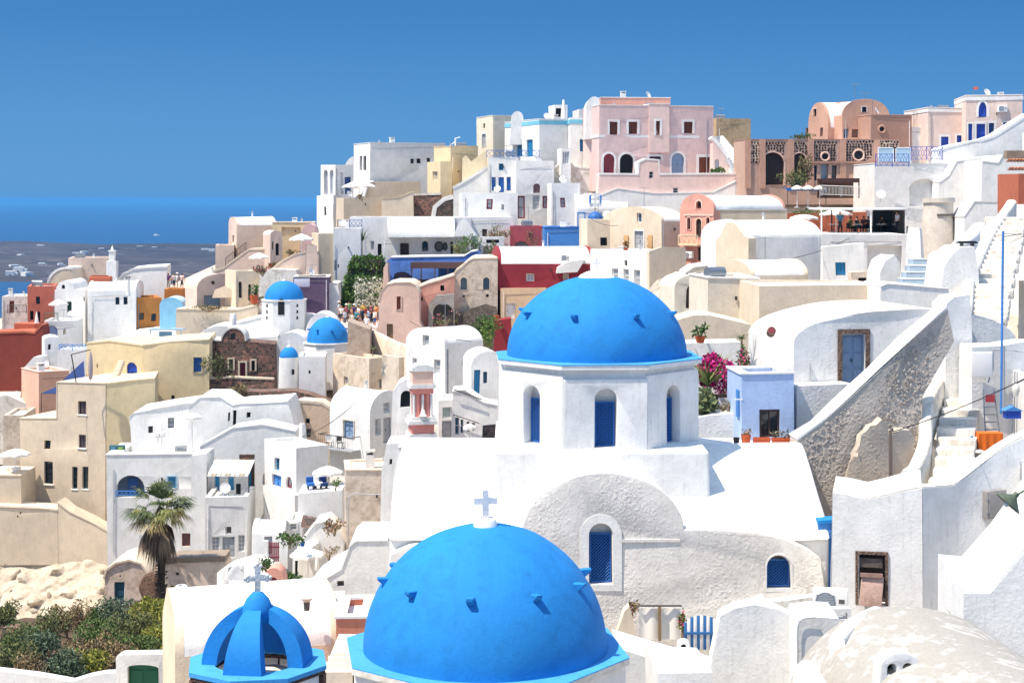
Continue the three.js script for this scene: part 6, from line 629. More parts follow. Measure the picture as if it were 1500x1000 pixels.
X('white_church', 'white vaulted lower roof beside the rubble facade', 'church', { pts: [[290, 512], ...arcP(292, 352, 497, 477, 10), [405, 492], [406, 512]], d: 146, T: 5, m: M.w });
X('white_gable', 'white arched gable wall behind the tiny blue dome', 'gable', { pts: [[402, 560], [402, 506], ...arcP(404, 449, 508, 487, 12), [450, 560]], d: 143, T: 4, m: M.w });
X('white_gable', 'white arched parapet framing the blue half dome', 'gable', { pts: [[444, 530], [447, 490], ...arcP(447, 496, 488, 458, 14, 180, 10), [512, 480], [512, 530]], d: 146, T: 3, m: M.w });
chimney('white chimney beside the rubble facade gable', 341, 459, 482, 146, 11, { k: .8 });
X('stone_facade', 'dark red rubble stone facade with red door and round gable', 'house', { pts: [[304, 580], [305, 498], [324, 500], ...arcP(325, 359, 500, 481, 10), [403, 504], [404, 580]], d: 141, y: 4, T: 3, m: M.stone, cap: [1, 13, M.ww, .12] }, [['d', 351, 531, 359, 554, { m: M.maroon, sur: M.cr, sw: .16 }], ['n', 335, 526, 341, 542, { sur: M.cr, sw: .14, p: mat(0x6d7a52, 'flat') }], ['n', 368, 528, 373, 543, { sur: M.cr, sw: .14 }], ['w', 338, 488, 345, 498, { arch: true, m: M.dbr }]]);
X('rubble_wall', 'low pale rubble wall in front of the stone facade', 'wall', { pts: [[304, 590], [306, 556], [340, 554], [400, 556], [402, 590]], d: 138, T: .6, m: M.rub, cap: [1, 3, M.cr, .15] });
bush('garden_shrub', 'grey green creeper on the rubble facade', 'bush', 322, 556, 137.5, { rx: 1.4, ry: 1.3, rz: .3, n: 420, size: .22, cols: OLIVE, seed: 41 });
H('white_house', 'white block with tiny square window between apse turret and beige block', 'house', { c: 438, d: 133, y: 6, l: 435, r: 477, t: 522, b: 590, wl: 4 }, [['R', 'n', 452, 542, 455, 547, {}]]);
H('beige_house', 'beige stone block with small grey window below the half dome', 'house', { c: 540, d: 130, y: 38, l: 478, r: 572, t: 525, b: 600, wl: 5.5, m: mat(0xddcdb8, 'worn'), rm: M.bd }, [['L', 'w', 503, 552, 509, 564, { p: M.gr, m: M.bd }], ['R', 'n', 556, 555, 560, 568, { p: M.gb }]]);
H('beige_house', 'slim beige tower with two roof spouts beside the beige stone block', 'house', { c: 584, d: 126, y: 30, l: 567, r: 592, t: 524, b: 590, wl: 3, m: M.bd });
X('beige_wall', 'tan weathered retaining wall right of the blue half dome', 'wall', { pts: [[508, 545], [509, 470], [520, 474], [541, 482], [541, 545]], d: 134, T: 3, m: mat(0xb8a493, 'worn') });
sweep('lane_wall', 'long sweeping beige parapet descending from the peach house', 'wall', [[540, 480, 138], [556, 488, 136], [572, 496, 134], [586, 502, 130], [602, 506, 124]], .5, 4, M.bd);
spiky('potted_palm', 'small dark palm in the corner of the tan wall', 'palm', 546, 520, 128, { n: 20, len: .8, w: .07, up: .3, stem: .4, seed: 9, cols: OLIVE });
for (let i = 0; i < 1; i++) X('rubble_wall', 'long dry stone rubble wall below the church', 'wall', { pts: [[300, 612], [302, 576], [330, 572], [380, 574], [430, 572], [455, 578], [487, 590], [487, 640], [420, 640]], d: 131, T: 2, m: M.rub, ng: 1 });
bush('dry_shrub', 'big dry yellowish shrub on the rubble wall', 'bush', 342, 588, 130, { rx: 1.1, ry: .75, n: 900, size: .22, asp: .2, cols: [...DRY, 0xa89a68, 0x8a8a5a], seed: 44 });
X('cave_house', 'brown earthen cave house with small dark window', 'house', { pts: [[420, 660], [422, 596], [440, 590], [470, 592], [486, 602], [488, 660]], d: 128, T: 2, m: mat(0xcdb7a2, 'worn'), cap: [1, 4, M.bd, .2] }, [['n', 447, 613, 453, 620, {}], ['n', 444, 628, 455, 640, { p: M.slate }]]);
// ---------- white houses in the hollow ----------
H('vaulted_house', 'white vaulted house with grey windowed gable and small iron balcony', 'house', { c: 542, d: 116, y: 52, l: 480, r: 592, t: 605, b: 700, wl: 4, m: M.w, rise: 1.4, af: 'R', lip: .05 }, [['L', 'd', 503, 616, 518, 641, { m: M.gb, sur: M.bd, sw: .06 }], ['L', 'w', 512, 671, 521, 680, { p: M.gr }], ['R', 'w', 549, 613, 557, 637, { m: M.wf, p: M.gr }], ['R', 'd', 561, 611, 573, 648, { m: M.gr }], ['R', 'w', 579, 608, 586, 632, { m: M.wf, p: M.gr }], ['R', 'w', 562, 589, 572, 604, { m: M.wf, p: M.gr }]]);
{ const fc = new Face(542, 116, -38), p = fc.at(479, 653).p, q = fc.at(528, 653).p, g = thing('iron_balcony', 'small wrought iron balcony with chairs on the vaulted house', 'balcony', p, RAD(-38)), L = hypot(q.x - p.x, q.z - p.z); mesh('slab', box(0, -.06, .02, L, .04, .9), M.gr, g); mesh('rail', [box(0, .95, .84, L, 1, .9), box(0, .95, .02, .05, 1, .84), box(L - .05, .95, .02, L, 1, .84)], M.iron, g); const bs = []; for (let i = 0; i <= 16; i++) bs.push(bar(new V3(L * i / 16, 0, .87), new V3(L * i / 16, .95, .87), .014, 4)); mesh('baluster', bs, M.iron, g, { kind: 'stuff' }); for (const x of [.5, 1.6]) { const c = thing('folding_chair', x < 1 ? 'white folding chair on the iron balcony beside the railing corner' : 'dark folding chair on the iron balcony near the blue door', 'chair', p.clone().add(new V3(cos(RAD(-38)) * x + .3 * sin(RAD(-38)), .04, -sin(RAD(-38)) * x + .45)), .4); mesh('seat', box(-.2, .4, -.2, .2, .44, .2), x < 1 ? M.wf : M.slate, c); mesh('backrest', box(-.2, .5, -.22, .2, .85, -.18), x < 1 ? M.wf : M.slate, c); for (const a of [-.18, .18]) mesh('leg', [bar(new V3(a, 0, .2), new V3(a, .5, -.2), .018), bar(new V3(a, 0, -.2), new V3(a, .42, .2), .018)], M.iron, c); } }
H('white_house', 'white house with red and blue arched door between two arched windows', 'house', { c: 434, d: 112, y: 34, l: 377, r: 481, t: 656, b: 728, wl: 5, m: M.w }, [['L', 'w', 402, 670, 409, 689, { m: M.teal, p: M.glassb }], ['L', 'w', 383, 693, 392, 711, { arch: true, m: M.maroon, p: M.gr }], ['L', 'd', 398, 695, 412, 722, { m: M.cb, fm: M.maroon }], ['L', 'w', 418, 697, 427, 715, { arch: true, m: M.maroon, p: M.gr }]]);
H('white_house', 'white terrace block under the house with the arched door', 'house', { c: 432, d: 110.9, y: 34, l: 362, r: 472, t: 726, b: 800, wl: 5, m: M.wl, par: .02 }, [['L', 'n', 380, 748, 410, 780, { arch: true, p: M.w, name: 'niche_back' }]]);
X('white_house', 'white rounded plaster houses with slit doorway below the dry shrub', 'house', { pts: [[270, 680], [276, 596], [292, 582], [322, 582], [340, 594], [352, 592], [398, 590], [420, 588], [426, 604], [436, 640], [440, 680]], d: 123, T: 5, m: M.wl, cap: [1, 8, M.w, .05] }, [['n', 341, 601, 346, 627, {}], ['n', 361, 604, 367, 612, {}], ['w', 334, 604, 337, 617, dkw]]);
acUnit('air conditioner beside the rounded plaster houses', 389, 628, 121.5, 0, 1);
X('white_wall', 'broad grey white wall below the rounded plaster houses', 'wall', { pts: [[290, 740], [292, 655], [340, 628], [384, 622], [432, 632], [436, 740]], d: 119, T: 2.5, m: M.wl, cap: [1, 4, M.w, .08] });
chimney('small white chimney on the broad grey white wall', 443, 620, 650, 117, 12, { sq: 1 });
{ const g = thing('blue_doorway', 'tall bright blue door with stone lintel in the broad wall', 'door', P(361, 714, 116.5)); mesh('door', rbox(.7, 1.65, .1, .02, 0, .85, 0), M.teal, g); mesh('lintel', boxy(-.5, 1.7, -.1, .55, 2.35, .2), mat(0x9b8472, 'rubble'), g); mesh('jamb', box(.36, 0, -.1, .55, 1.7, .15), mat(0x9b8472, 'rubble'), g); }
function boxy(...a) { return box(...a); }
// building with blue loggia
H('pale_house', 'white building with blue arched loggia and turquoise window', 'house', { c: 156, d: 120, y: 3, l: 150, r: 303, t: 667, b: 800, wl: 6, m: M.w, par: .6, cop: M.w, th: .9 }, [['R', 'n', 169, 696, 211, 728, { arch: 1.02, p: mat(0x5a6a80, 'flat'), name: 'loggia_back' }], ['R', 's', 245, 698, 257, 715, { m: M.teal, sur: M.lb, sw: .08, rec: .1 }], ['R', 'w', 282, 699, 287, 715, { p: M.gr, rec: .1 }], ['R', 'w', 266, 781, 285, 800, { m: M.brn, p: mat(0x6b4a4a, 'flat'), rec: .1 }]]);
railing('loggia_railing', 'light blue lattice railing across the arched loggia', P(169, 727, 119.3), P(212, 727, 119.3), .4, M.cb, { cross: .3 });
{ const g = thing('loggia_door', 'dark blue double door inside the arched loggia', 'door', P(194, 727, 120.6)); mesh('leaf', rbox(.75, 1.3, .06, .01, 0, .7, 0), M.bdk, g); mesh('handle', box(.02, .6, .03, .05, .75, .07), M.metal, g); }
X('white_house', 'white vaulted annex with three dark windows behind the loggia building', 'house', { pts: [[196, 690], [190, 625], [188, 612], [194, 605], [212, 602], [235, 597], [268, 592], [300, 588], [330, 585], [330, 690]], d: 124, T: 5, m: M.w, cap: [2, 8, M.w, .05] }, [['w', 216, 624, 223, 634, dkw], ['w', 245, 612, 254, 627, { p: M.gr, m: M.slate }], ['w', 293, 610, 304, 628, { m: M.pk, p: M.slate, fw: .12 }]]);
umbrella('white parasol on the terrace of the vaulted annex', 281, 604, 119.5, 16, { h: 2.8, k: .4 });
{ const g = thing('outdoor_heater', 'white pole with box lamps on the loggia roof', 'lamp', P(233, 668, 121)); mesh('pole', [bar(new V3(-.1, -.4, 0), new V3(-.1, 1.9, 0), .04), bar(new V3(.15, -.4, 0), new V3(.15, 2.4, 0), .03)], M.wf, g); mesh('lamp_box', [rbox(.4, .4, .3, .03, -.15, 1.55, 0), rbox(.35, .4, .3, .03, .25, 1.6, 0)], M.wf, g); }
{ const g = thing('sofa', 'teal cushioned outdoor sofa with green cushion on the loggia roof', 'sofa', P(170, 668, 122)); mesh('seat', rbox(1.2, .4, .7, .08, 0, .2, 0), M.dgr, g); mesh('backrest', rbox(1.2, .5, .2, .08, 0, .55, -.3), mat(0x2f5f66, 'flat'), g); mesh('cushion', rbox(.4, .3, .15, .06, .3, .5, -.12), mat(0x6f8a3a, 'flat'), g); mesh('cushion', rbox(.4, .3, .15, .06, -.25, .5, -.12), mat(0x3f6f8a, 'flat'), g); }
// ---------- tall beige house ----------
X('beige_house', 'tall broad beige house front with stacked dark windows and a lower wing', 'house', { pts: [[29, 800], [29, 613], [83, 613], [83, 560], [154, 562], [154, 800]], ax: 154, d: 130, y: -20, T: 7, m: M.be, th: .35, cap: [1, 4, M.cr, .08] }, [['w', 114, 587, 126, 607, { m: M.dbr, p: mat(0x594b4b, 'flat'), mul: [2, 1], sill: 1 }], ['w', 114, 636, 125, 656, { m: M.dbr, p: mat(0x5c5258, 'flat'), mul: [2, 1], sill: 1 }], ['w', 105, 683, 113, 716, { m: M.dgr, mul: [1, 4], sill: 1 }], ['w', 120, 683, 129, 716, { m: M.dgr, mul: [1, 4], sill: 1 }], ['w', 64, 645, 73, 658, dkw], ['w', 64, 676, 77, 709, { m: M.iron, mul: [1, 2], sill: 1 }]]);
X('yellow_house', 'plain yellow ochre wing joined to the tall broad beige house', 'house', { pts: [[154.6, 800], [154.6, 563], [190, 558], [226, 555], [226, 800]], ax: 154.6, d: 130, y: 9, T: 5, m: M.ye, cap: [1, 3, M.ye2, .1] });
X('yellow_house', 'upper yellow house front with small window slot and arched royal blue door', 'house', { pts: [[125, 600], [126, 503], [160, 500], [209, 507], [209, 600]], ax: 209, d: 137, y: -16, T: 6, m: M.ye, cap: [1, 3, M.ye2, .12], th: .35 }, [['d', 185, 531, 200, 557, { m: BL, arch: true }], ['n', 141, 533, 143, 538, {}]]);
X('yellow_house', 'upper yellow house side with blue shuttered window beside the rubble facade', 'house', { pts: [[209, 610], [209, 507], [250, 502], [306, 498], [306, 610]], ax: 209, d: 137, y: 6, T: 7, m: M.ye, cap: [1, 3, M.ye2, .12], th: .35 }, [['s', 283, 523, 295, 545, { m: M.blue, sur: M.ye2, sw: .1 }], ['n', 250, 579, 255, 585, {}]]);
stairs('stairs', 'short cream stairs beside the arched royal blue door', P(166, 556, 134.5), P(178, 528, 136), .5, 7, M.cr);
X('beige_wall', 'low beige terrace wall at the foot of the left wing', 'wall', { pts: [[-20, 800], [-20, 697], [30, 697], [32, 800]], d: 128, T: 4, m: M.be, cap: [1, 2, M.cr, .1] });
H('beige_house', 'weathered beige block behind the small left terrace', 'house', { c: 4, d: 140, y: 5, l: -20, r: 34, t: 608, b: 700, wl: 5, m: M.bd });
umbrella('cream parasol over the terrace tables beside the beige wing', 22, 657, 129, 22, { h: 2.3, k: .35 });
for (const x of [6, 22]) { const t = thing('terrace_table', x < 10 ? 'white clothed terrace table beside a dark chair' : 'white clothed terrace table under the cream parasol pole', 'table', P(x, 697, 130)); mesh('cloth', rbox(.7, .5, .7, .03, 0, .5, 0), M.cloth, t); mesh('leg', cyl(.05, .05, .3, 0, 0, 0, 8), M.iron, t); }
H('pink_house', 'small pale pink house with arched window behind the beige wing', 'house', { c: 56, d: 146, y: 34, l: 8, r: 100, t: 546, b: 612, wl: 5, m: mat(0xe0b39c), cop: M.pk }, [['L', 'w', 29, 571, 38, 589, { arch: true, m: M.brn, p: M.glassb }], ['L', 'n', 15, 598, 21, 606, {}], ['L', 'n', 44, 598, 51, 606, {}]]);
for (const [pts, l] of [[[[92, 556, 139], [122, 528, 141], [124, 555, 136]], 'navy blue shade sail beside the closed parasol'], [[[60, 576, 138], [84, 565, 139], [84, 576, 134]], 'small navy blue shade sail beside the pink house']]) { const v = pts.map(p => P(...p)), g = thing('shade_sail', l, 'shade sail', v[0]), G = new THREE.BufferGeometry(), pos = []; const a = new V3(), b = v[1].clone().sub(v[0]), c = v[2].clone().sub(v[0]), dn = new V3(0, -.04, 0); for (const t of [[a, b, c], [a.clone().add(dn), c.clone().add(dn), b.clone().add(dn)], [a, a.clone().add(dn), b.clone().add(dn)], [a, b.clone().add(dn), b], [b, b.clone().add(dn), c.clone().add(dn)], [b, c.clone().add(dn), c]]) for (const q of t) pos.push(q.x, q.y, q.z); G.setAttribute('position', new THREE.Float32BufferAttribute(pos, 3)); mesh('canvas', G, M.navy, g); mesh('pole', [bar(new V3(0, -1.6, 0), new V3(0, 0, 0), .03)], M.iron, g); }
{ const g = thing('closed_parasol', 'closed mauve grey cantilever parasol hanging from a black frame', 'parasol', P(111, 560, 129)); const q = (x, y) => P(x, y, 129).sub(g.position); mesh('frame', [bar(q(111, 560), q(104, 519), .05), bar(q(104, 519), q(132, 512), .04)], M.iron, g); mesh('canopy', new THREE.LatheGeometry([[.02, 0], [.16, .2], [.2, 1], [.14, 1.9], [.03, 2.3]].map(a => new THREE.Vector2(...a)), 8).translate(q(132, 556).x, q(132, 557).y, 0), mat(0xa89a9c, 'flat', { roughness: .95 }), g); }
// ---------- pink bell tower and its neighbours ----------
{ const d = 92, s = d / F, g = thing('bell_tower', 'slim pink bell tower with white cornices and columns', 'bell tower', P(617, 658, d), RAD(12)), Y = y => (658 - y) * s, w = 31 * s / 2; const pk = mat(0xe6958a);
  const sec = (n, y0, y1, k, m) => mesh(n, box(-w * k, Y(y0), -w * k, w * k, Y(y1), w * k), m, g, { wob: .015, seed: y0 }); mesh('base', box(-w * 1.08, -2, -w * 1.08, w * 1.08, Y(640), w * 1.08), pk, g, { wob: .015 }); sec('cornice', 640, 633, 1.3, M.w); sec('plinth', 633, 619, 1.06, pk); sec('cornice', 619, 614, 1.35, M.w); sec('cornice', 614, 609, 1.15, M.w); sec('core', 609, 574, .72, pk);
  for (const a of [-1, 0, 1]) for (const b of [-1, 1]) { mesh('column', cyl(w * .13, w * .11, Y(576) - Y(609), a * w * .82, Y(609), b * w * .86, 10), M.w, g); } for (const a of [-1, 1]) mesh('pier', box(a * w * .5 - w * .14, Y(609), w * .66, a * w * .5 + w * .14, Y(574), w * .9), pk, g); mesh('arch_band', box(-w, Y(575), -w, w, Y(567), w), pk, g); sec('cornice', 567, 561, 1.18, M.w);
  const sh = opath(THREE.Shape, -w * .98, Y(561), w * .98, Y(534), .25); mesh('cap', ext(sh, w * 1.96, w * .98), M.pk, g, { crease: .9 }); mesh('roof', ext(ring(-w * .98, Y(545), w * .98, Y(534), .06, .25, -.1), w * 2.1, w * 1.05), M.w, g, { crease: .9 }); mesh('finial', [new THREE.SphereGeometry(.16, 10, 8).translate(0, Y(532), 0), bar(new V3(-.25, Y(534), 0), new V3(-.25, Y(508), 0), .012)], M.wf, g); mesh('bell', new THREE.LatheGeometry([[.0001, .35], [.1, .33], [.16, .1], [.24, 0]].map(a => new THREE.Vector2(...a)), 12).translate(0, Y(607), w * 1.15), M.wf, g); gpt(g.position, -.5); }
H('vaulted_house', 'white house with flattened vault and grey windows behind the bell tower', 'house', { c: 651, d: 110, y: 44, l: 598, r: 708, t: 506, b: 590, wl: 4, rise: 1.05, af: 'L', lip: .04 }, [['L', 'w', 619, 491, 628, 507, { m: M.wf, p: M.gr }], ['L', 'w', 604, 525, 611, 536, { m: M.wf, p: M.gr }], ['L', 'w', 636, 527, 645, 548, { m: M.wf, p: M.gr }], ['R', 'w', 676, 527, 681, 534, { p: M.gr }]]);
X('white_house', 'white arched shelter with dark mouth left of the bell tower', 'shelter', { pts: [[570, 640], [574, 575], [582, 562], [594, 555], [606, 560], [606, 640]], d: 100, T: 3, m: M.w }, [['n', 586, 572, 603, 596, { arch: true }]]);
H('white_house', 'small white vault with teal door and terrace beside the church drum', 'house', { c: 690, d: 96, y: 8, l: 684, r: 740, t: 536, b: 612, wl: 4, rise: .8, lip: .03 }, [['R', 'd', 694, 542, 703, 577, { m: M.teal, fm: M.wf }], ['R', 'w', 707, 545, 713, 562, { m: M.teal, p: M.glassb }]]);
X('terrace_wall', 'white terrace wall with a dark handrail and a row of windows', 'wall', { pts: [[660, 665], [662, 572], [680, 570], [708, 588], [728, 592], [728, 665]], d: 93, T: 2, m: M.w, cap: [1, 4, M.w, .05] }, [['w', 666, 611, 672, 636, { m: M.wf, p: M.glassb }], ['w', 674, 614, 678, 634, { m: M.wf, p: M.glassb }], ['w', 683, 617, 687, 632, { m: M.wf, p: M.glassb }], ['w', 690, 619, 695, 631, { m: M.wf, p: M.glassb }]]);
{ const g = thing('handrail', 'dark metal handrail on the white terrace wall', 'railing', P(664, 572, 92.8)), q = (x, y) => P(x, y, 92.8).sub(g.position); mesh('rail', [bar(q(664, 570), q(706, 585), .03), bar(q(664, 607), q(702, 620), .025)], M.iron, g); }
H('grey_panel_house', 'white annex with pale grey glazed panel right of the bell tower', 'house', { c: 642, d: 94, y: 4, l: 638, r: 664, t: 586, b: 664, wl: 3 }, [['R', 'w', 647, 596, 661, 612, { p: mat(0x9fb0ac, 'flat'), mul: [1, 1] }], ['R', 'd', 647, 616, 661, 650, { m: M.gr }]]);
X('lattice_screen', 'dark lattice screen on the terrace next to the church drum', 'screen', { pts: [[706, 640], [706, 624], [727, 622], [727, 640]], d: 88, T: .1, m: mat(0x5a5f6a, 'rubble'), ng: 1, e: .5 });
X('white_house', 'smooth white block in front of the pink bell tower', 'house', { pts: [[572, 840], [575, 700], [582, 655], [600, 654], [735, 655], [735, 840]], d: 84, T: 3, m: M.w, cap: [2, 4, M.w, .03] });
X('white_house', 'white stepped wall left of the church with tiny square window', 'house', { pts: [[556, 760], [560, 690], [566, 650], [596, 648], [598, 760]], d: 88, T: 3, m: M.w }, [['n', 571, 672, 575, 680, {}]]);
umbrella('white folded parasol on the terrace beside the church drum', 688, 620, 90, 10, { h: 1.8, k: .5 });
// ---------- hollow below ----------
H('beige_house', 'plain beige block with a grey pipe and white rounded top', 'house', { c: 505, d: 98, y: 6, l: 501, r: 590, t: 690, b: 830, wl: 4, m: mat(0xe3d4c4, 'worn'), cop: M.cr, rm: M.cr, par: .02 });
{ const g = thing('drain_pipe', 'thin grey pipe bent across the plain beige block', 'pipe', P(511, 810, 97.7)), A = (x, y) => P(x, y, 97.7).sub(g.position); mesh('pipe', new THREE.TubeGeometry(new THREE.CatmullRomCurve3([A(510, 812), A(510, 760), A(511, 730), A(515, 724), A(540, 724), A(572, 724)]), 24, .035, 6), M.gr, g); }
X('white_wall', 'white triangular terrace parapet with blue stripe beside the beige block', 'wall', { pts: [[434, 800], [436, 722], [500, 718], [504, 800]], d: 103, T: 3, m: M.w }); umbrella('white parasol in front of the plain beige block', 480, 682, 105.5, 23, { h: 2.1, k: .4 });
bush('garden_shrub', 'yellow green potted shrub beside the white parasol', 'bush', 492, 714, 100, { rx: .3, ry: .3, n: 90, size: .16, seed: 51 });
X('white_house', 'white rounded stair house with stone niche in the hollow', 'house', { pts: [[432, 850], [436, 800], [450, 782], [462, 768], [478, 764], [490, 776], [502, 800], [502, 850]], d: 97, T: 3, m: M.wl, cap: [1, 6, M.w, .05] });
H('white_house', 'white vaulted corner room with small framed window in the hollow', 'house', { c: 418, d: 101, y: 3, l: 414, r: 442, t: 764, b: 840, wl: 3 }, [['R', 'w', 424, 767, 434, 776, { p: M.gr, sur: M.w, sw: .08 }]]);
H('white_house', 'small white room with dark doorway beside the maroon gate', 'house', { c: 368, d: 99, y: 4, l: 362, r: 416, t: 782, b: 850, wl: 3, rise: .5, af: 'L' }, [['R', 'n', 386, 785, 398, 812, { p: M.gr }], ['R', 'n', 404, 785, 406, 788, {}]]);
{ const g = thing('garden_gate', 'maroon slatted wooden gate between white posts', 'gate', P(401, 822, 95)); for (let i = 0; i < 5; i++) mesh('slat', box(-.28 + i * .12, 0, -.02, -.19 + i * .12, 1.1, .02), M.maroon, g); mesh('cross_rail', [box(-.3, .2, .02, .32, .28, .05), box(-.3, .8, .02, .32, .88, .05)], M.maroon, g); mesh('post', box(-.62, -.4, -.15, -.34, 1.2, .15), M.w, g); mesh('post', box(.36, -.4, -.15, .8, 1.2, .15), M.w, g); }
umbrella('big white tent like parasol over the dark tables', 451, 804, 95, 27, { h: 2.2, k: .3, rot: .1 });
{ const g = thing('closed_parasol', 'closed white parasol beside the dark tables', 'parasol', P(464, 842, 93)); mesh('canopy', new THREE.LatheGeometry([[.02, .1], [.14, .3], [.08, .9], [.02, 1.2]].map(a => new THREE.Vector2(...a)), 8), M.cloth, g); mesh('pole', cyl(.03, .03, .4, 0, -.2, 0, 6), M.wf, g); }
X('dark_shelter', 'dark open shelter behind the tent like parasol', 'shelter', { pts: [[428, 850], [428, 818], [474, 818], [474, 850]], d: 98, T: 2, m: M.w }, [['n', 431, 821, 441, 846, {}], ['n', 444, 821, 452, 846, { p: M.dbr }], ['n', 456, 821, 471, 846, {}]]);
for (const [x, y, l] of [[424, 798, 'yellow green shrub on the wall beside the maroon gate'], [392, 838, 'agave like shrub above the salmon arch'], [430, 856, 'dark leafy shrub beside the salmon arch'], [421, 868, 'low bushy shrub in front of the salmon arch']]) bush('garden_shrub', l, 'bush', x, y, 90, { rx: .55, ry: .4, n: 260, size: .18, seed: x });
pot('blue_pot', 'small blue pot with a plant beside the yellow green shrub', 443, 800, 94, .15, .25, { m: M.blue, plant: [30, .3, .2] });
X('salmon_arch', 'small salmon arched doorway in the hollow', 'gateway', { pts: [[384, 880], [386, 850], ...arcP(387, 414, 846, 832, 8), [416, 850], [416, 880]], d: 86, T: 1.2, m: M.sal }, [['d', 396, 846, 405, 868, { m: M.maroon, arch: true }]]);
sweep('stair_wall', 'white curving stair wall winding through the hollow', 'wall', [[318, 838, 98], [338, 824, 98], [360, 816, 97], [380, 812, 96], [396, 820, 94], [404, 836, 91]], .5, 2.5, M.w);
acUnit('air conditioner box on the white stair wall in the hollow', 345, 846, 92, 0, 1.1); acUnit('second air conditioner on the white roof in the hollow', 346, 868, 88, 0, .9);
mound('white_bank', 'white plaster bank with conical top in the hollow', 'bank', 88, [[312, 880], [322, 862], [334, 842], [340, 852], [352, 868], [366, 872], [384, 880]], 2, M.w, .2, 3);
// terrace with striped canopy and arched house below
H('white_house', 'white house with arched front, grey door and two tall grey windows', 'house', { c: 300, d: 112, y: 3, l: 296, r: 362, t: 728, b: 824, wl: 5, m: M.wl }, [['R', 'd', 325, 786, 343, 816, { m: M.gr }], ['R', 'w', 309, 786, 321, 809, { m: M.wf, p: M.gr, mul: [2, 4] }], ['R', 'w', 348, 784, 358, 808, { m: M.wf, p: M.gr, mul: [2, 4] }], ['R', 'w', 330, 771, 339, 782, { p: M.slate, mul: [1, 1] }]]);
{ const d = 113.5, g = thing('striped_canopy', 'white striped canopy over the small roof terrace', 'canopy', P(303, 729, d)), q = (x, y) => P(x, y, d).sub(g.position), b = q(364, 695); for (let i = 0; i < 9; i++) mesh('slat', new THREE.BoxGeometry(b.x / 9 * .86, .04, 3).rotateX(.22).translate(b.x * (i + .5) / 9, b.y + .25, -1.3), i % 3 === 1 ? M.cr : M.cloth, g); mesh('frame', [bar(q(303, 695), q(364, 695), .04)], M.iron, g); for (const x of [303, 364]) mesh('post', bar(q(x, 729), q(x, 695), .04), M.iron, g); mesh('back_wall', box(0, 0, -2.8, b.x * .85, b.y, -2.6), M.w, g); mesh('door', box(.1, 0, -2.59, .4, 1.35, -2.55), M.teal, g); mesh('door', box(1.05, 0, -2.59, 1.4, 1.3, -2.55), M.teal, g); mesh('chair', rbox(.3, .8, .3, .06, 2.0, .4, -1), M.dk, g); }
X('white_wall', 'tall white corner pier beside the striped canopy', 'wall', { pts: [[278, 800], [280, 668], [302, 664], [303, 800]], d: 115, T: 3, m: M.w });
X('earth_wall', 'pinkish eroded earth wall with a dark ledge behind the white chimney', 'wall', { pts: [[228, 900], [230, 828], [260, 824], [330, 822], [334, 850], [326, 900]], d: 106, T: 2, m: mat(0xe8d4c2, 'worn'), cap: [1, 3, mat(0x9a8b7c, 'worn'), .35] }, [['n', 237, 856, 243, 874, {}], ['n', 250, 857, 254, 874, { p: M.brn }], ['n', 257, 838, 262, 842, {}]]);
{ const g = thing('blue_tarpaulin', 'slumped grey blue tarpaulin below the eroded wall', 'tarpaulin', P(296, 884, 100)), G = new THREE.SphereGeometry(1.15, 24, 12, 0, PI * 2, 0, PI / 2), p = G.attributes.position; for (let i = 0; i < p.count; i++) p.setXYZ(i, p.getX(i) * 1.1 + .1 * sin(6 * p.getZ(i)), p.getY(i) * .8 * (1 + .18 * sin(5 * p.getX(i))), p.getZ(i) * .6); mesh('sheet', G, mat(0x6a7a98, 'flat', { roughness: .9 }), g, { crease: .5 }); }
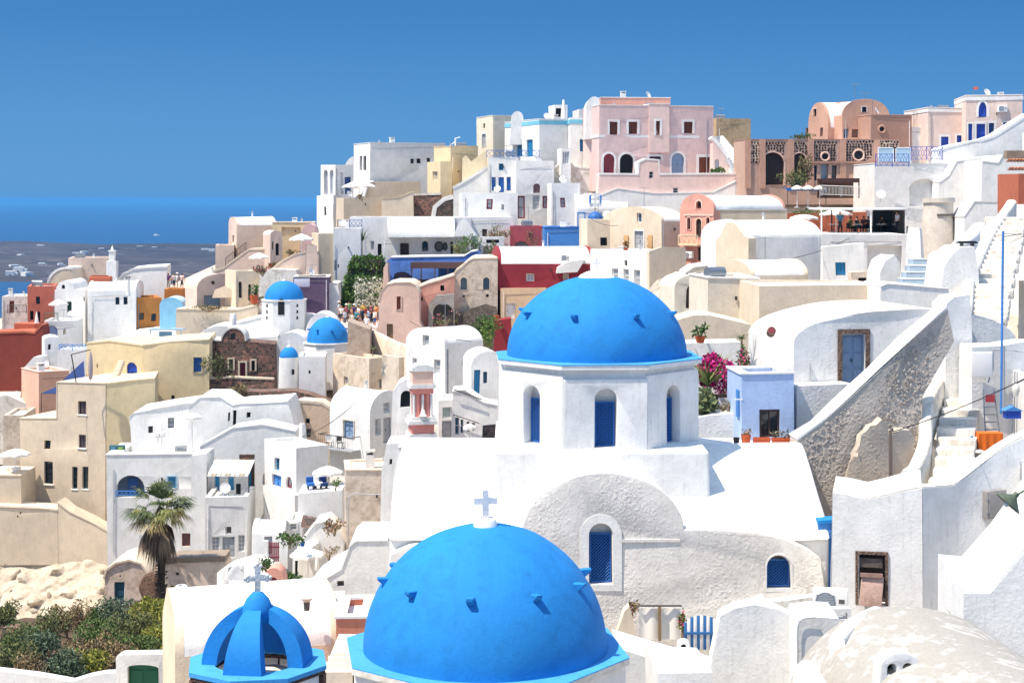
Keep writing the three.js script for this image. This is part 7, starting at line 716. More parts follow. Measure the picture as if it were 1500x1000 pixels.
// ---------- palm tree ----------
{ const d = 104, s = d / F, b = P(234, 882, d), g = thing('palm_tree', 'tall fan palm with shaggy skirt of dead fronds', 'palm tree', b), H0 = (882 - 745) * s, r = rng(3); const pts = [[0, -.5], [.42, -.5], [.34, .3], [.24, 1.2], [.22, H0 * .6], [.24, H0], [.0001, H0 + .2]].map(a => new THREE.Vector2(...a)); const tr = new THREE.LatheGeometry(pts, 14), tp = tr.attributes.position; for (let i = 0; i < tp.count; i++) tp.setX(i, tp.getX(i) + .12 * sin(tp.getY(i) * .5)); mesh('trunk', tr, mat(0x5f4f42, 'rock'), g, { crease: 1 });
  const rg = []; for (let i = 0; i < 60; i++) { const y = i / 60 * H0 * .6, a = r() * 6.28; rg.push(box(-.09, 0, 0, .09, .05, .12).rotateX(-.4).rotateY(a).translate(sin(a) * .3 + .12 * sin(y * .5), y, cos(a) * .3)); } mesh('bark_scales', rg, mat(0x4c3f35, 'flat', { roughness: .95 }), g, { kind: 'stuff' });
  const frond = (n, col, e0, e1, len, fan, droop, seed) => { const pos = [], cc = [], q = rng(seed), c = new THREE.Color(); for (let i = 0; i < n; i++) { const az = i * 2.399 + q() * .5, e = e0 + (e1 - e0) * q(), dir = new V3(cos(az) * cos(e), sin(e), sin(az) * cos(e)), L = len * (.75 + .5 * q()), o = new V3(0, H0 - .1 + .35 * q(), 0), tip = o.clone().addScaledVector(dir, L * .55); tip.y -= droop * .25; const side = dir.clone().cross(new V3(0, 1, 0)).normalize(), up = side.clone().cross(dir); c.set(col[floor(q() * col.length)]); const seg = (A, B, w, k) => { const sd = side.clone().multiplyScalar(w); for (const v of [A.clone().add(sd), A.clone().sub(sd), B, A.clone().add(sd), B, B.clone().add(new V3(.01, .01, .01))]) { pos.push(v.x, v.y, v.z); cc.push(c.r * k, c.g * k, c.b * k); } }; seg(o, tip, .025, .8); for (let j = 0; j < 26; j++) { const a = (j / 25 - .5) * fan, dl = dir.clone().multiplyScalar(cos(a)).addScaledVector(side, sin(a)).addScaledVector(up, .18 * cos(a * 2) * (q() - .2)), ll = L * .62 * (1 - .3 * abs(a) / fan) * (.85 + .3 * q()), m = tip.clone().addScaledVector(dl, ll * .6), en = tip.clone().addScaledVector(dl, ll); m.y -= droop * .08 * q(); en.y -= droop * (.35 + .4 * q()); const pd = dl.clone().cross(up).normalize().multiplyScalar(.035), k = .7 + .5 * q(); for (const v of [tip, m.clone().add(pd), m.clone().sub(pd), m.clone().add(pd), en, m.clone().sub(pd)]) { pos.push(v.x, v.y, v.z); cc.push(c.r * k, c.g * k, c.b * k); } } } const G = new THREE.BufferGeometry(); G.setAttribute('position', new THREE.Float32BufferAttribute(pos, 3)); G.setAttribute('color', new THREE.Float32BufferAttribute(cc, 3)); G.computeVertexNormals(); return G; };
  const cr = mesh('crown', frond(30, [0x47562c, 0x59683a, 0x374424, 0x79804a], -.1, 1.3, 2.0, 2.1, .8, 5), LEAF, g, { raw: true, kind: 'stuff' }); mesh('drying_fronds', frond(18, [0x8c8a4e, 0xa5925e, 0x77783e], -.5, .2, 1.8, 2.2, 1.0, 8), LEAF, g, { raw: true, kind: 'stuff' }); mesh('dead_skirt', frond(44, [0x5d4a3a, 0x6d5945, 0x463a31, 0x84705a], -1.5, -.85, 1.8, .9, 1.6, 11), LEAF, g, { raw: true, kind: 'stuff' }); gpt(b); }
// ---------- plastered cliff, cave house and scrub slope ----------
{ const nx = 70, ny = 50, pos = [], q = (i, j) => { const u = i / nx, v = j / ny, px = -60 + u * 300, top = 762 + 22 * u + (u > .7 ? (u - .7) * 160 : 0), py = top + v * (945 - top), d = 130 - 7 * v - 5 * u * v, p = P(px, py, d), n = .5 * sin(u * 17 + v * 5) * sin(v * 11 + u * 3) + .35 * sin(u * 41 + v * 23) * sin(v * 37) + .18 * sin(u * 90 + 3) * sin(v * 83 + u * 20), l = max(0, sin(u * 23 + v * 9) * sin(v * 19 - u * 11) - .55) * 2.2; p.z += n * .45 + l * (.3 + v) * .8; p.y += l * .2; return p; }; const G = new THREE.BufferGeometry(), idx = []; for (let j = 0; j <= ny; j++) for (let i = 0; i <= nx; i++) { const p = q(i, j); pos.push(p.x, p.y, p.z); } for (let j = 0; j < ny; j++) for (let i = 0; i < nx; i++) { const a = j * (nx + 1) + i; idx.push(a, a + nx + 1, a + 1, a + 1, a + nx + 1, a + nx + 2); } G.setAttribute('position', new THREE.Float32BufferAttribute(pos, 3)); G.setIndex(idx);
  tag(mesh('cliff', G, mat(0xc6b9a6, 'worn'), null, { crease: .8 }), 'cream plastered lumpy cliff below the beige houses', 'cliff', null, 'structure'); const r = rng(9), cg = thing('loose_rocks', 'grey rocks stuck in the cream cliff face', 'rocks', P(80, 860, 122)); const gs = []; for (let k = 0; k < 40; k++) { const u = .2 + r() * .72, v = .15 + r() * .82, p = q(u * nx, v * ny).sub(cg.position); gs.push(new THREE.IcosahedronGeometry(.08 + .25 * r() ** 2, 1).scale(1 + r(), .7, .8).rotateZ(r() * 3).translate(p.x, p.y, p.z + .05)); } mesh('rock', gs, mat(0xb9ab98, 'worn'), cg, { kind: 'stuff', crease: .4 }); cg.userData.kind = 'stuff'; gpt(P(20, 945, 120), -1); gpt(P(120, 940, 118), -1); }
for (const [pts, l] of [[[[-20, 780], [-20, 741], [40, 744], [84, 748], [84, 780]], 'low beige ledge wall with two black vents on the cliff top'], [[[84, 830], [84, 734], [100, 748], [130, 762], [160, 778], [160, 830]], 'sloping beige buttress at the foot of the tall beige house']]) X('ledge_wall', l, 'wall', { pts, d: 127, T: 2, m: M.be, cap: [1, pts.length - 2, M.cr, .12] }, l.startsWith('low') ? [['n', 25, 755, 27, 758, {}], ['n', 28.5, 750, 31, 753, {}]] : []);
X('cave_house', 'pinkish cave house with arched roof and dark teal door', 'house', { pts: [[152, 920], [152, 848], [156, 836], [170, 826], [190, 821], [206, 826], [214, 840], [216, 920]], d: 112, T: 4, m: mat(0xe6cfbd, 'worn'), cap: [1, 6, M.cr, .14], co: .1 }, [['d', 166, 852, 182, 886, { m: mat(0x1f4a5c, 'flat'), fm: M.wf }], ['n', 174, 842, 176, 845, {}]]);
mound('rock_pillar', 'crumbling pink rock pillar between the cave house and the palm', 'rock', 108, [[204, 905], [206, 878], [202, 858], [208, 842], [220, 838], [227, 846], [228, 870], [230, 905]], .8, mat(0xc9a995, 'rock'), .15, 6);
railing('iron_fence', 'rusty iron fence in front of the cave house', P(152, 898, 106), P(222, 896, 106), .75, M.dbr, { cat: 'fence' });
{ const nx = 60, ny = 40, pos = [], idx = [], r = rng(4); for (let j = 0; j <= ny; j++) for (let i = 0; i <= nx; i++) { const u = i / nx, v = j / ny, p = P(-70 + u * 340, 893 + v * 130 + 12 * (1 - u), 113 - 48 * v); p.y += .35 * sin(u * 19 + v * 7) * sin(v * 13) + .2 * sin(u * 43) * sin(v * 37 + u * 9) - .2; pos.push(p.x, p.y, p.z); } for (let j = 0; j < ny; j++) for (let i = 0; i < nx; i++) { const a = j * (nx + 1) + i; idx.push(a, a + nx + 1, a + 1, a + 1, a + nx + 1, a + nx + 2); } const G = new THREE.BufferGeometry(); G.setAttribute('position', new THREE.Float32BufferAttribute(pos, 3)); G.setIndex(idx); tag(mesh('scrub_slope', G, mat(0x9a8168, 'rock'), null, { crease: .8 }), 'stony brown slope under the shrubs', 'slope', null, 'structure'); gpt(P(60, 990, 78), -2); gpt(P(180, 960, 88), -2); gpt(P(20, 900, 112), -2); }
{ const r = rng(21), list = [[8, 915, 104, 1.1, 'OL'], [34, 960, 90, 1.5, 'GR'], [62, 948, 95, 1.6, 'OL'], [98, 925, 100, 1.4, 'DR'], [70, 985, 84, 1.7, 'GG'], [20, 990, 82, 1.6, 'OL'], [118, 975, 86, 1.2, 'DR'], [145, 912, 103, .8, 'GR'], [165, 920, 99, 1.5, 'GG'], [190, 945, 92, 1.5, 'OL'], [150, 955, 90, 1.6, 'GR'], [170, 985, 82, 1.3, 'DR'], [218, 930, 94, 1.4, 'YG'], [232, 960, 86, 1.2, 'YG'], [205, 975, 84, 1.3, 'GR'], [130, 995, 80, 1.1, 'YG'], [224, 900, 100, .9, 'YG'], [45, 1000, 79, 1.2, 'DR'], [98, 1000, 79, 1.2, 'GG']], pal = { OL: OLIVE, GR: [0x4f6630, 0x5d7238, 0x435a2a, 0x6f7f45], GG: [0x5f7058, 0x51644c, 0x6d7d64, 0x45583f], DR: [...DRY, 0x7d6c55], YG: [0x7a8030, 0x8c8c38, 0x5f7030, 0x9a9440] }, adj = { OL: 'olive green', GR: 'leafy green', GG: 'grey green', DR: 'dry brown', YG: 'yellow green' }, cnt = {}; list.forEach(([x, y, d, rr, k], i) => { const where = ['at the foot of the cliff', 'in front of the collapsed dry stone wall', 'beside the collapsed dry stone wall', 'at the foot of the cliff', 'above the white boundary wall', 'above the white boundary wall', 'beside the heap of loose stones', 'beside the cave house', 'in front of the iron fence', 'below the iron fence', 'behind the heap of loose stones', 'behind the green gate wall', 'below the palm tree', 'against the cream barrel roofed house', 'behind the green gate wall', 'above the white boundary wall', 'at the foot of the palm trunk', 'above the white boundary wall', 'at the lowest dip of the boundary wall']; bush('scrub_bush', adj[k] + ' scrub bush ' + where[i], 'bush', x, y + 6, d, { rx: rr * .82, ry: rr * .8, rz: rr * .8, n: 1700, size: .2, asp: .42, cols: pal[k], seed: i + 60, lumps: 12, group: 'scrub bushes on the slope' }); }); }
X('rubble_wall', 'collapsed dry stone wall on the scrub slope', 'wall', { pts: [[-10, 945], [2, 920], [22, 918], [44, 930], [46, 945]], d: 98, T: .8, m: M.rub, ng: 1, e: 1.5 });
{ const r = rng(6), g = thing('rubble_heap', 'heap of loose pinkish stones among the shrubs', 'stones', P(104, 975, 86)), gs = []; for (let k = 0; k < 130; k++) gs.push(new THREE.IcosahedronGeometry(.1 + .14 * r(), 0).scale(1.2, .8, 1).rotateY(r() * 6).translate((r() - .5) * 2.4 + r() * .6, r() * .9 - .2, (r() - .5) * 1.6)); mesh('stones', gs, mat(0xb59d90, 'rock'), g, { kind: 'stuff', crease: .2 }); g.userData.kind = 'stuff'; }
X('boundary_wall', 'white boundary wall below the scrub slope', 'wall', { pts: [[-30, 1080], [-30, 980], [50, 989], [104, 998], [128, 990], [150, 985], [172, 984], [172, 1080]], d: 63, T: .5, m: M.w });
X('gate_wall', 'white gate wall with dark green double doors', 'gate', { pts: [[171, 1080], [171, 963], [178, 959], [240, 957], [240, 1080]], d: 61, T: .6, m: M.w }, [['d', 187, 973, 232, 1050, { m: mat(0x0f5c3e, 'flat'), arch: .12, rec: .2 }]]);
H('vaulted_house', 'cream house with broad white barrel roof and chimney behind the blue cupola', 'house', { c: 258, d: 55, y: 17, l: 236, r: 500, t: 962, b: 1080, m: mat(0xe8d6bb), rm: M.w, rise: 1.6, af: 'L', lip: .03, wl: 5.2 });
chimney('tapering white chimney on the broad white barrel roof', 265, 857, 886, 60, 23, { k: .8 });
{ const g = thing('roof_vent', 'white dish shaped vent on the broad barrel roof', 'vent', P(449, 886, 56)); mesh('dish', new THREE.LatheGeometry([[.0001, .12], [.12, .12], [.26, .26], [.24, .28], [.0001, .2]].map(a => new THREE.Vector2(...a)), 16), M.ww, g); mesh('stem', cyl(.1, .12, .3, 0, -.18, 0, 10), M.slate, g); }
H('coral_house', 'coral painted wall beside the nearer dome', 'house', { c: 494, d: 53, y: 4, l: 488, r: 545, t: 907, b: 1000, wl: 3, m: mat(0xd98b72), rm: M.w, cop: M.w });
X('white_house', 'white vaulted house with tiny barred window left of the nearer dome', 'house', { pts: [[438, 960], [442, 880], [456, 862], [478, 846], [500, 834], [512, 800], [520, 793], [566, 792], [574, 812], [588, 960]], d: 70, T: 4, m: M.w, cap: [1, 8, M.w, .05] }, [['w', 493, 850, 503, 858, { m: M.slate, mul: [4, 1] }]]);
H('white_house', 'white low block between the barrel roof and the coral wall', 'house', { c: 446, d: 57, y: 6, l: 440, r: 505, t: 896, b: 990, wl: 3, par: .1 }); 
X('paved_roof', 'cream brick paved roof strip below the coral wall', 'roof', { pts: [[470, 1080], [472, 985], [515, 985], [515, 1080]], d: 44, T: 4, m: mat(0xe3d3c0), ng: 1 });
{ const g = scene.children[scene.children.length - 1], fc = g.fc; for (let j = 0; j < 6; j++) for (let i = 0; i < 4; i++) { const y0 = CAMY - (985 - HY) * 44 / F - g.position.y; mesh('brick', box(.03 + i * .2 + (j % 2) * .08, y0 + .0, -.1 - j * .3, .19 + i * .2 + (j % 2) * .08, y0 + .02, -.36 - j * .3), mat(j % 2 ? 0xd9c4ae : 0xe0cfba), g); } }
X('white_wall', 'low whitewashed wall in front of the dark red retaining wall', 'wall', { pts: [[-20, 640], [-20, 582], [10, 578], [34, 590], [60, 604], [60, 640]], d: 149, T: 3, m: M.ww });
stairs('stairs', 'small white steps climbing past the stone niche in the hollow', P(436, 812, 95.5), P(470, 782, 98), .9, 8, M.w);
bush('dry_shrub', 'brown withered shrub beside the plain beige block', 'bush', 490, 780, 96, { rx: .55, ry: .45, n: 220, size: .2, cols: DRY, flowers: [30, [0xa05a68], .14], seed: 71 });
bush('garden_shrub', 'leafless twiggy shrub at the foot of the plain beige block', 'bush', 482, 816, 94, { rx: .5, ry: .4, n: 90, size: .2, asp: .15, cols: DRY, seed: 72 });
X('rubble_wall', 'short strip of grey rubble above the small white steps', 'wall', { pts: [[440, 772], [442, 756], [476, 764], [476, 774]], d: 99.5, T: .6, m: mat(0xd0cbc4, 'rubble'), ng: 1, e: 0 });
for (const [x, y, l, m] of [[455, 716, 'blue cushion heap on the white triangular terrace', M.blue], [466, 715, 'striped deck chair on the white triangular terrace', M.cloth], [474, 716, 'navy folded cushions beside the white parasol', M.navy]]) { const g = thing('lounge_seat', l, 'seat', P(x, y, 104), .4); mesh('seat', rbox(.5, .22, .5, .06, 0, .3, 0), m, g); mesh('backrest', rbox(.5, .4, .12, .05, 0, .55, -.22), m, g); mesh('leg', [box(-.2, 0, -.2, -.15, .2, .2), box(.15, 0, -.2, .2, .2, .2)], M.iron, g); }
// houses that go on beyond the right edge
for (const [c, r, t, b, d, l] of [[1545, 1700, 560, 760, 62, 'plain white house further along behind the big white building'], [1560, 1720, 420, 600, 80, 'plain white house further along beside the upper stairs'], [1530, 1680, 300, 460, 108, 'plain white house further along below the tiled eaves'], [1535, 1660, 190, 330, 150, 'plain white house further along the ridge'], [1600, 1800, 720, 1000, 50, 'plain white house further along beside the lamp arm']]) H('white_house', l, 'house', { c, d, y: 4, l: c - 12, r, t, b, wl: 6, m: M.w }, [['R', 's', c + 60, t + (b - t) * .35, c + 76, t + (b - t) * .55, { m: M.blue }]]);
// ---------- beige terraces in the middle distance ----------
H('beige_house', 'beige house with white vaulted roof above the stepped terraces', 'house', { c: 346, d: 178, y: 18, l: 337, r: 404, t: 330, b: 372, wl: 6, m: M.pk2 = mat(0xdcc5b6), rise: .9, af: 'L', rm: M.w, lip: .02 }, [['L', 'w', 340, 344, 343, 354, dkw]]);
H('beige_house', 'low beige block beside the terrace stairs', 'house', { c: 315, d: 176, y: 8, l: 311, r: 342, t: 359, b: 400, wl: 5, m: M.pk2 });
X('terrace_wall', 'taupe stair block of the beige terraces', 'wall', { pts: [[300, 420], [312, 398], [326, 394], [364, 367], [394, 366], [394, 420]], d: 171, T: 3, m: M.pk2, cap: [1, 4, M.cr, .2] });
railing('stair_railing', 'dark railing along the beige terrace stairs', P(330, 389, 169.5), P(360, 366, 169.5), .8, M.dbr, {});
H('beige_house', 'yellow ochre recessed terrace house with exterior stair', 'house', { c: 399, d: 174, y: 5, l: 396, r: 460, t: 326, b: 375, wl: 5, m: M.ye, cop: M.cr }, [['R', 'n', 412, 333, 440, 346, { p: M.ye }]]);
H('beige_house', 'beige arched doorway house below the ochre recess', 'house', { c: 396, d: 168, y: 20, l: 392, r: 414, t: 344, b: 385, wl: 4, m: M.pk2, rise: .4, lip: .04 }, [['R', 'n', 403, 356, 408, 374, { arch: true }], ['R', 'n', 398, 354, 400, 366, {}]]);
X('pink_gable', 'mauve pink arched gable among the beige terraces', 'gable', { pts: [[438, 350], [440, 338], ...arcP(442, 462, 340, 327, 8, 170, 0), [464, 350]], d: 171, T: 3, m: mat(0xd9b6b4) });
X('terrace_wall', 'curving cream terrace wall with parasol above', 'wall', { pts: [[392, 425], [396, 398], [412, 384], [430, 374], [446, 370], [466, 369], [468, 425]], d: 160, T: 5, m: M.pk2, cap: [1, 5, M.cr, .15] });
H('beige_pier', 'tall beige pier beside the white parasol', 'pier', { c: 449, d: 156, y: 10, l: 445, r: 464, t: 359, b: 420, wl: 2, m: M.pk2 });
H('beige_house', 'beige wall block left of the tall white wall', 'house', { c: 466, d: 160, y: 16, l: 460, r: 490, t: 342, b: 420, wl: 4, m: M.be }, [['R', 'w', 471, 337, 481, 344, { m: M.slate, nohole: 1 }]].slice(0, 0));
umbrella('wide white parasol on the upper beige terrace', 441, 342, 157, 18, { h: 2.2, k: .45 }); umbrella('white parasol on the lower beige terrace', 379, 370, 163, 15, { h: 2.2, k: .45 });
for (const [x, y, l, c] of [[402, 396, 'potted plants with red flowers on the beige terrace', 0xb0323c], [430, 377, 'row of dark potted plants under the wide parasol', 0x7a4a3a], [384, 402, 'small potted plants on the white terrace edge', 0x9a5a5a], [377, 446, 'pink bougainvillea beside the arched lane wall', 0xc96a86]]) bush('terrace_plants', l, 'plants', x, y, x < 390 ? 155 : 162, { rx: .8, ry: .45, n: 200, size: .2, cols: OLIVE, flowers: [60, [c], .18], seed: x });
H('violet_house', 'violet walled shop with white sign panel behind the small dome', 'house', { c: 429, d: 152, y: 3, l: 425, r: 481, t: 406, b: 446, wl: 4, m: M.vi, cop: M.ww }, [['R', 'd', 478, 402 + 5, 486, 422, { m: M.blue }]].slice(0, 0));
{ const g = thing('shop_sign', 'blank white sign panel on the violet wall', 'sign', P(442, 420, 151.6)); mesh('panel', rbox(1.45, .8, .05, .01, 0, .4, 0), mat(0xcfc8d0, 'flat'), g); mesh('frame', [box(-.76, -.04, .0, .76, .0, .04), box(-.76, .8, 0, .76, .84, .04)], M.slate, g); }
H('cream_house', 'cream arcaded lane wall with three dark arches', 'house', { c: 345, d: 158, y: 30, l: 341, r: 382, t: 397, b: 455, wl: 3, m: M.cr }, [['R', 'n', 349, 412, 354, 436, { arch: true }], ['R', 'n', 363, 416, 368, 440, { arch: true }], ['R', 'n', 373, 418, 378, 442, { arch: true }]]);
X('white_wall', 'white stepped wall above the small dome', 'wall', { pts: [[376, 450], [380, 402], [396, 394], [432, 396], [440, 410], [444, 450]], d: 157, T: 3, m: M.ww });
X('white_wall', 'white curving stair walls right of the small dome', 'wall', { pts: [[448, 470], [455, 442], [470, 424], [486, 414], [494, 415], [496, 440], [497, 470]], d: 153, T: 3, m: M.w, cap: [1, 5, M.w, .08] }, [['n', 452, 449, 457, 460, {}]]);
pot('terracotta_urn', 'tall terracotta urn with a dark plant on the beige terrace', 372, 445, 150, .4, .8, { plant: [60, .8, .3] });
// ---------- far left cluster ----------
H('beige_house', 'beige flat topped block with roof spouts against the far shore', 'house', { c: 100, d: 186, y: 10, l: 96, r: 162, t: 378, b: 420, wl: 6, m: M.pk2 });
X('vaulted_house', 'cream arched gable left of the beige flat topped block', 'house', { pts: [[70, 440], [71, 416], ...arcP(72, 120, 416, 394, 10, 180, 70), [120, 440]], d: 182, T: 5, m: M.cr, cap: [1, 12, M.w, .25] });
{ const d = 180, s = d / F, g = thing('church_tower', 'small white tower with lantern top against the far shore', 'tower', P(164, 408, d)); mesh('base', box(-7.3 * s, -1, -.5, 7 * s, 26 * s, .5), M.w, g); mesh('lantern', box(-4 * s, 26 * s, -.3, 4 * s, 40 * s, .3), M.w, g); mesh('cornice', box(-5 * s, 40 * s, -.38, 5 * s, 41.5 * s, .38), M.w, g); mesh('finial', new THREE.ConeGeometry(.2, .6, 8).translate(0, 41.5 * s + .3, 0), M.w, g); }
X('white_house', 'white house with roofline curving up to the right', 'house', { pts: [[170, 450], [172, 414], [180, 402], [196, 395], [215, 393], [244, 392], [244, 450]], d: 181, y: 8, T: 6, m: M.w, cap: [1, 5, M.w, .2] });
H('white_house', 'white house with two small dark windows and vaulted roof', 'house', { c: 127, d: 171, y: 6, l: 108, r: 198, t: 426, b: 490, wl: 7, rise: .9, af: 'L', m: M.w, rm: M.w }, [['R', 'w', 168, 435, 174, 446, dkw], ['R', 'w', 180, 435, 186, 446, dkw]]);
X('white_house', 'white round gabled house with round window and dark doorway', 'house', { pts: [[78, 500], [80, 424], ...arcP(82, 108, 424, 411, 8), [124, 424], [124, 500]], d: 173, T: 6, m: M.w }, [['n', 90, 417, 95, 423, { arch: true }], ['n', 97, 442, 104, 462, { p: M.dgr }], ['n', 121, 435, 123, 441, {}]]);
umbrella('white parasol in front of the round gabled house', 85, 438, 168, 14, { h: 2.2, k: .5 });
{ const g = thing('rooftop_tank', 'terracotta coloured roof tank on the white vaulted house', 'tank', P(147, 412, 174)); mesh('tank', rbox(2.3, .55, 1, .12, 0, .28, 0), M.ter, g); mesh('lid', rbox(1.7, .12, .8, .04, -.1, .58, 0), M.rb, g); }
chimney('white chimney with dark cap on the vaulted roof', 187, 408, 428, 168, 7, { cap: 1, k: .8 });
X('white_house', 'broad bright white roof below the house with two small windows', 'house', { pts: [[106, 540], [108, 518], [134, 506], [200, 500], [244, 502], [258, 520], [260, 540]], d: 152, T: 24, m: M.w });
H('orange_house', 'terracotta red house with small dark windows', 'house', { c: 40, d: 173, y: 12, l: 38, r: 80, t: 419, b: 490, wl: 5, m: mat(0xc9705a) }, [['R', 'w', 52, 434, 58, 445, dkw], ['R', 'n', 43, 455, 48, 468, {}], ['R', 'n', 53, 456, 58, 480, {}]]);
{ const g = thing('closed_parasol', 'closed white parasol beside the terracotta red house', 'parasol', P(53, 476, 168)); mesh('canopy', new THREE.LatheGeometry([[.03, 0], [.22, .2], [.14, .8], [.03, 1.4]].map(a => new THREE.Vector2(...a)), 8), M.cloth, g); mesh('pole', cyl(.04, .04, .6, 0, -.5, 0, 6), M.wf, g); }
X('red_wall', 'big dark red retaining wall beside the white stair house', 'wall', { pts: [[-30, 560], [-30, 490], [34, 487], [50, 489], [62, 476], [64, 560]], d: 164, T: 4, m: M.rb, cap: [1, 4, M.ter, .2] });
X('terracotta_wall', 'low terracotta terrace wall above the dark red wall', 'wall', { pts: [[18, 500], [20, 474], [50, 474], [52, 500]], d: 167, T: 2, m: mat(0xc2694e) });
H('cream_house', 'cream far house with dark doorway at the left edge of the village', 'house', { c: 2, d: 178, y: 6, l: -20, r: 40, t: 434, b: 500, wl: 5, m: M.ww }, [['R', 'n', 13, 440, 20, 458, { p: M.brn }]]);
railing('balustrade', 'dark iron balustrade before the cream far house', P(10, 458, 172), P(38, 458, 172), .8, M.iron, {});
H('white_house', 'white stair house with pale blue arch and green balcony rail', 'house', { c: 64, d: 166, y: 8, l: 61, r: 112, t: 470, b: 530, wl: 5 }, [['R', 'n', 65, 477, 84, 499, { arch: true, p: mat(0xa9b8e0), name: 'niche_back' }], ['R', 'n', 92, 482, 96, 490, { arch: true, p: M.cr }]]);
railing('balcony_railing', 'green balcony rail above the pale blue arch', P(65, 469, 165.5), P(84, 469, 165.5), .75, mat(0x3a6a50, 'flat'), {});
H('white_house', 'narrow white turret house with one slit window', 'house', { c: 64, d: 158, y: 20, l: 62, r: 88, t: 498, b: 545, wl: 3, rise: .3, lip: .03 }, [['R', 'n', 70, 504, 74, 512, {}]]);
X('white_wall', 'white sloping stair wall beside the dark red wall', 'wall', { pts: [[30, 560], [33, 540], [48, 523], [62, 522], [64, 560]], d: 156, T: 2, m: M.w });
X('white_wall', 'plain white retaining wall under the blue balustrade', 'wall', { pts: [[80, 570], [84, 512], [126, 512], [126, 570]], d: 155, T: 3, m: M.w });
railing('balustrade', 'blue and white balustrade on the plain white retaining wall', P(86, 513, 154.5), P(125, 513, 154.5), .55, M.cb, { cross: .4, circ: 1 });
H('orange_house', 'orange ochre house with two dark red windows', 'house', { c: 200, d: 172, y: 20, l: 196, r: 236, t: 436, b: 480, wl: 4, m: M.or }, [['R', 'w', 203, 458, 210, 468, dkw], ['R', 'w', 221, 459, 228, 470, dkw]]);
H('orange_wall_house', 'low orange wall below the tourists on the far terrace', 'wall', { c: 240, d: 178, y: 4, l: 238, r: 266, t: 423, b: 450, wl: 3, m: M.or });
[[246, 0x6a3f78, 'walker in purple clothes on the far terrace', 0], [254, 0xe6e2da, 'walker in white top on the far terrace', 1], [259, 0xc9d2de, 'walker in pale blue top and hat on the far terrace', 1], [266, 0xe0c9c0, 'walker in pale pink top on the far terrace', 1], [239, 0xa83a34, 'walker in red top on the far terrace', 0]].forEach(([x, c, l, s], i) => person(l, x, 423, 182, { top: c, low: i % 2 ? 0x3a4250 : 0xc9b8a6, short: s, rot: i, hat: i === 2 ? 0xf0ece0 : undefined, s: 1 }));
H('sky_blue_house', 'sky blue vaulted house beside the orange ochre house', 'house', { c: 234, d: 168, y: 6, l: 230, r: 268, t: 448, b: 500, wl: 5, m: mat(0x8cc8ea), rise: .8, lip: .03, rm: mat(0xc3e2f0) });
H('cream_house', 'cream vaulted house with pale blue side and awning', 'house', { c: 288, d: 162, y: 28, l: 266, r: 350, t: 424, b: 460, wl: 4, m: M.pk2, rise: 1.5, rm: M.cr, lip: .04 }, [['R', 'n', 298, 432, 322, 452, { p: mat(0x7e93a4, 'flat') }], ['R', 'w', 310, 411, 315, 416, { m: M.wood }]]);
X('awning', 'cream rounded awning beside the cream vaulted house', 'awning', { pts: [[310, 436], [314, 424], [330, 418], [348, 430], [348, 436]], d: 159, T: 2, m: M.cr, e: 0, ng: 1 });
X('beige_wall', 'long beige planted terrace wall below the cream vaulted house', 'wall', { pts: [[256, 510], [257, 454], [284, 454], [348, 454], [376, 448], [380, 510]], d: 156, T: 4, m: M.be, cap: [1, 4, M.cr, .1] });
bush('terrace_plants', 'red brown planted strip on the long beige wall', 'plants', 305, 454, 155.5, { rx: 2.2, ry: .3, rz: .3, n: 420, size: .18, cols: [...DRY, 0x7a3f3a, ...OLIVE], seed: 77 });
X('vaulted_house', 'smooth white dome like roof in front of the long beige wall', 'house', { pts: [[284, 520], [286, 500], ...arcP(288, 350, 500, 477, 12), [352, 520]], d: 151, T: 4, m: M.w });
{ const g = thing('glass_table', 'pale blue glass terrace canopy on white posts', 'canopy', P(243, 497, 150)); mesh('top', box(-1.4, .9, -.8, 1.6, .98, .8), mat(0x8fb6d0, 'flat', { roughness: .2 }), g); for (const x of [-1.3, 1.5]) mesh('post', box(x - .05, -.6, .6, x + .05, .9, .7), M.wf, g); mesh('curtain', rbox(1.2, .9, .1, .04, 0, .3, .3), M.lb, g); }
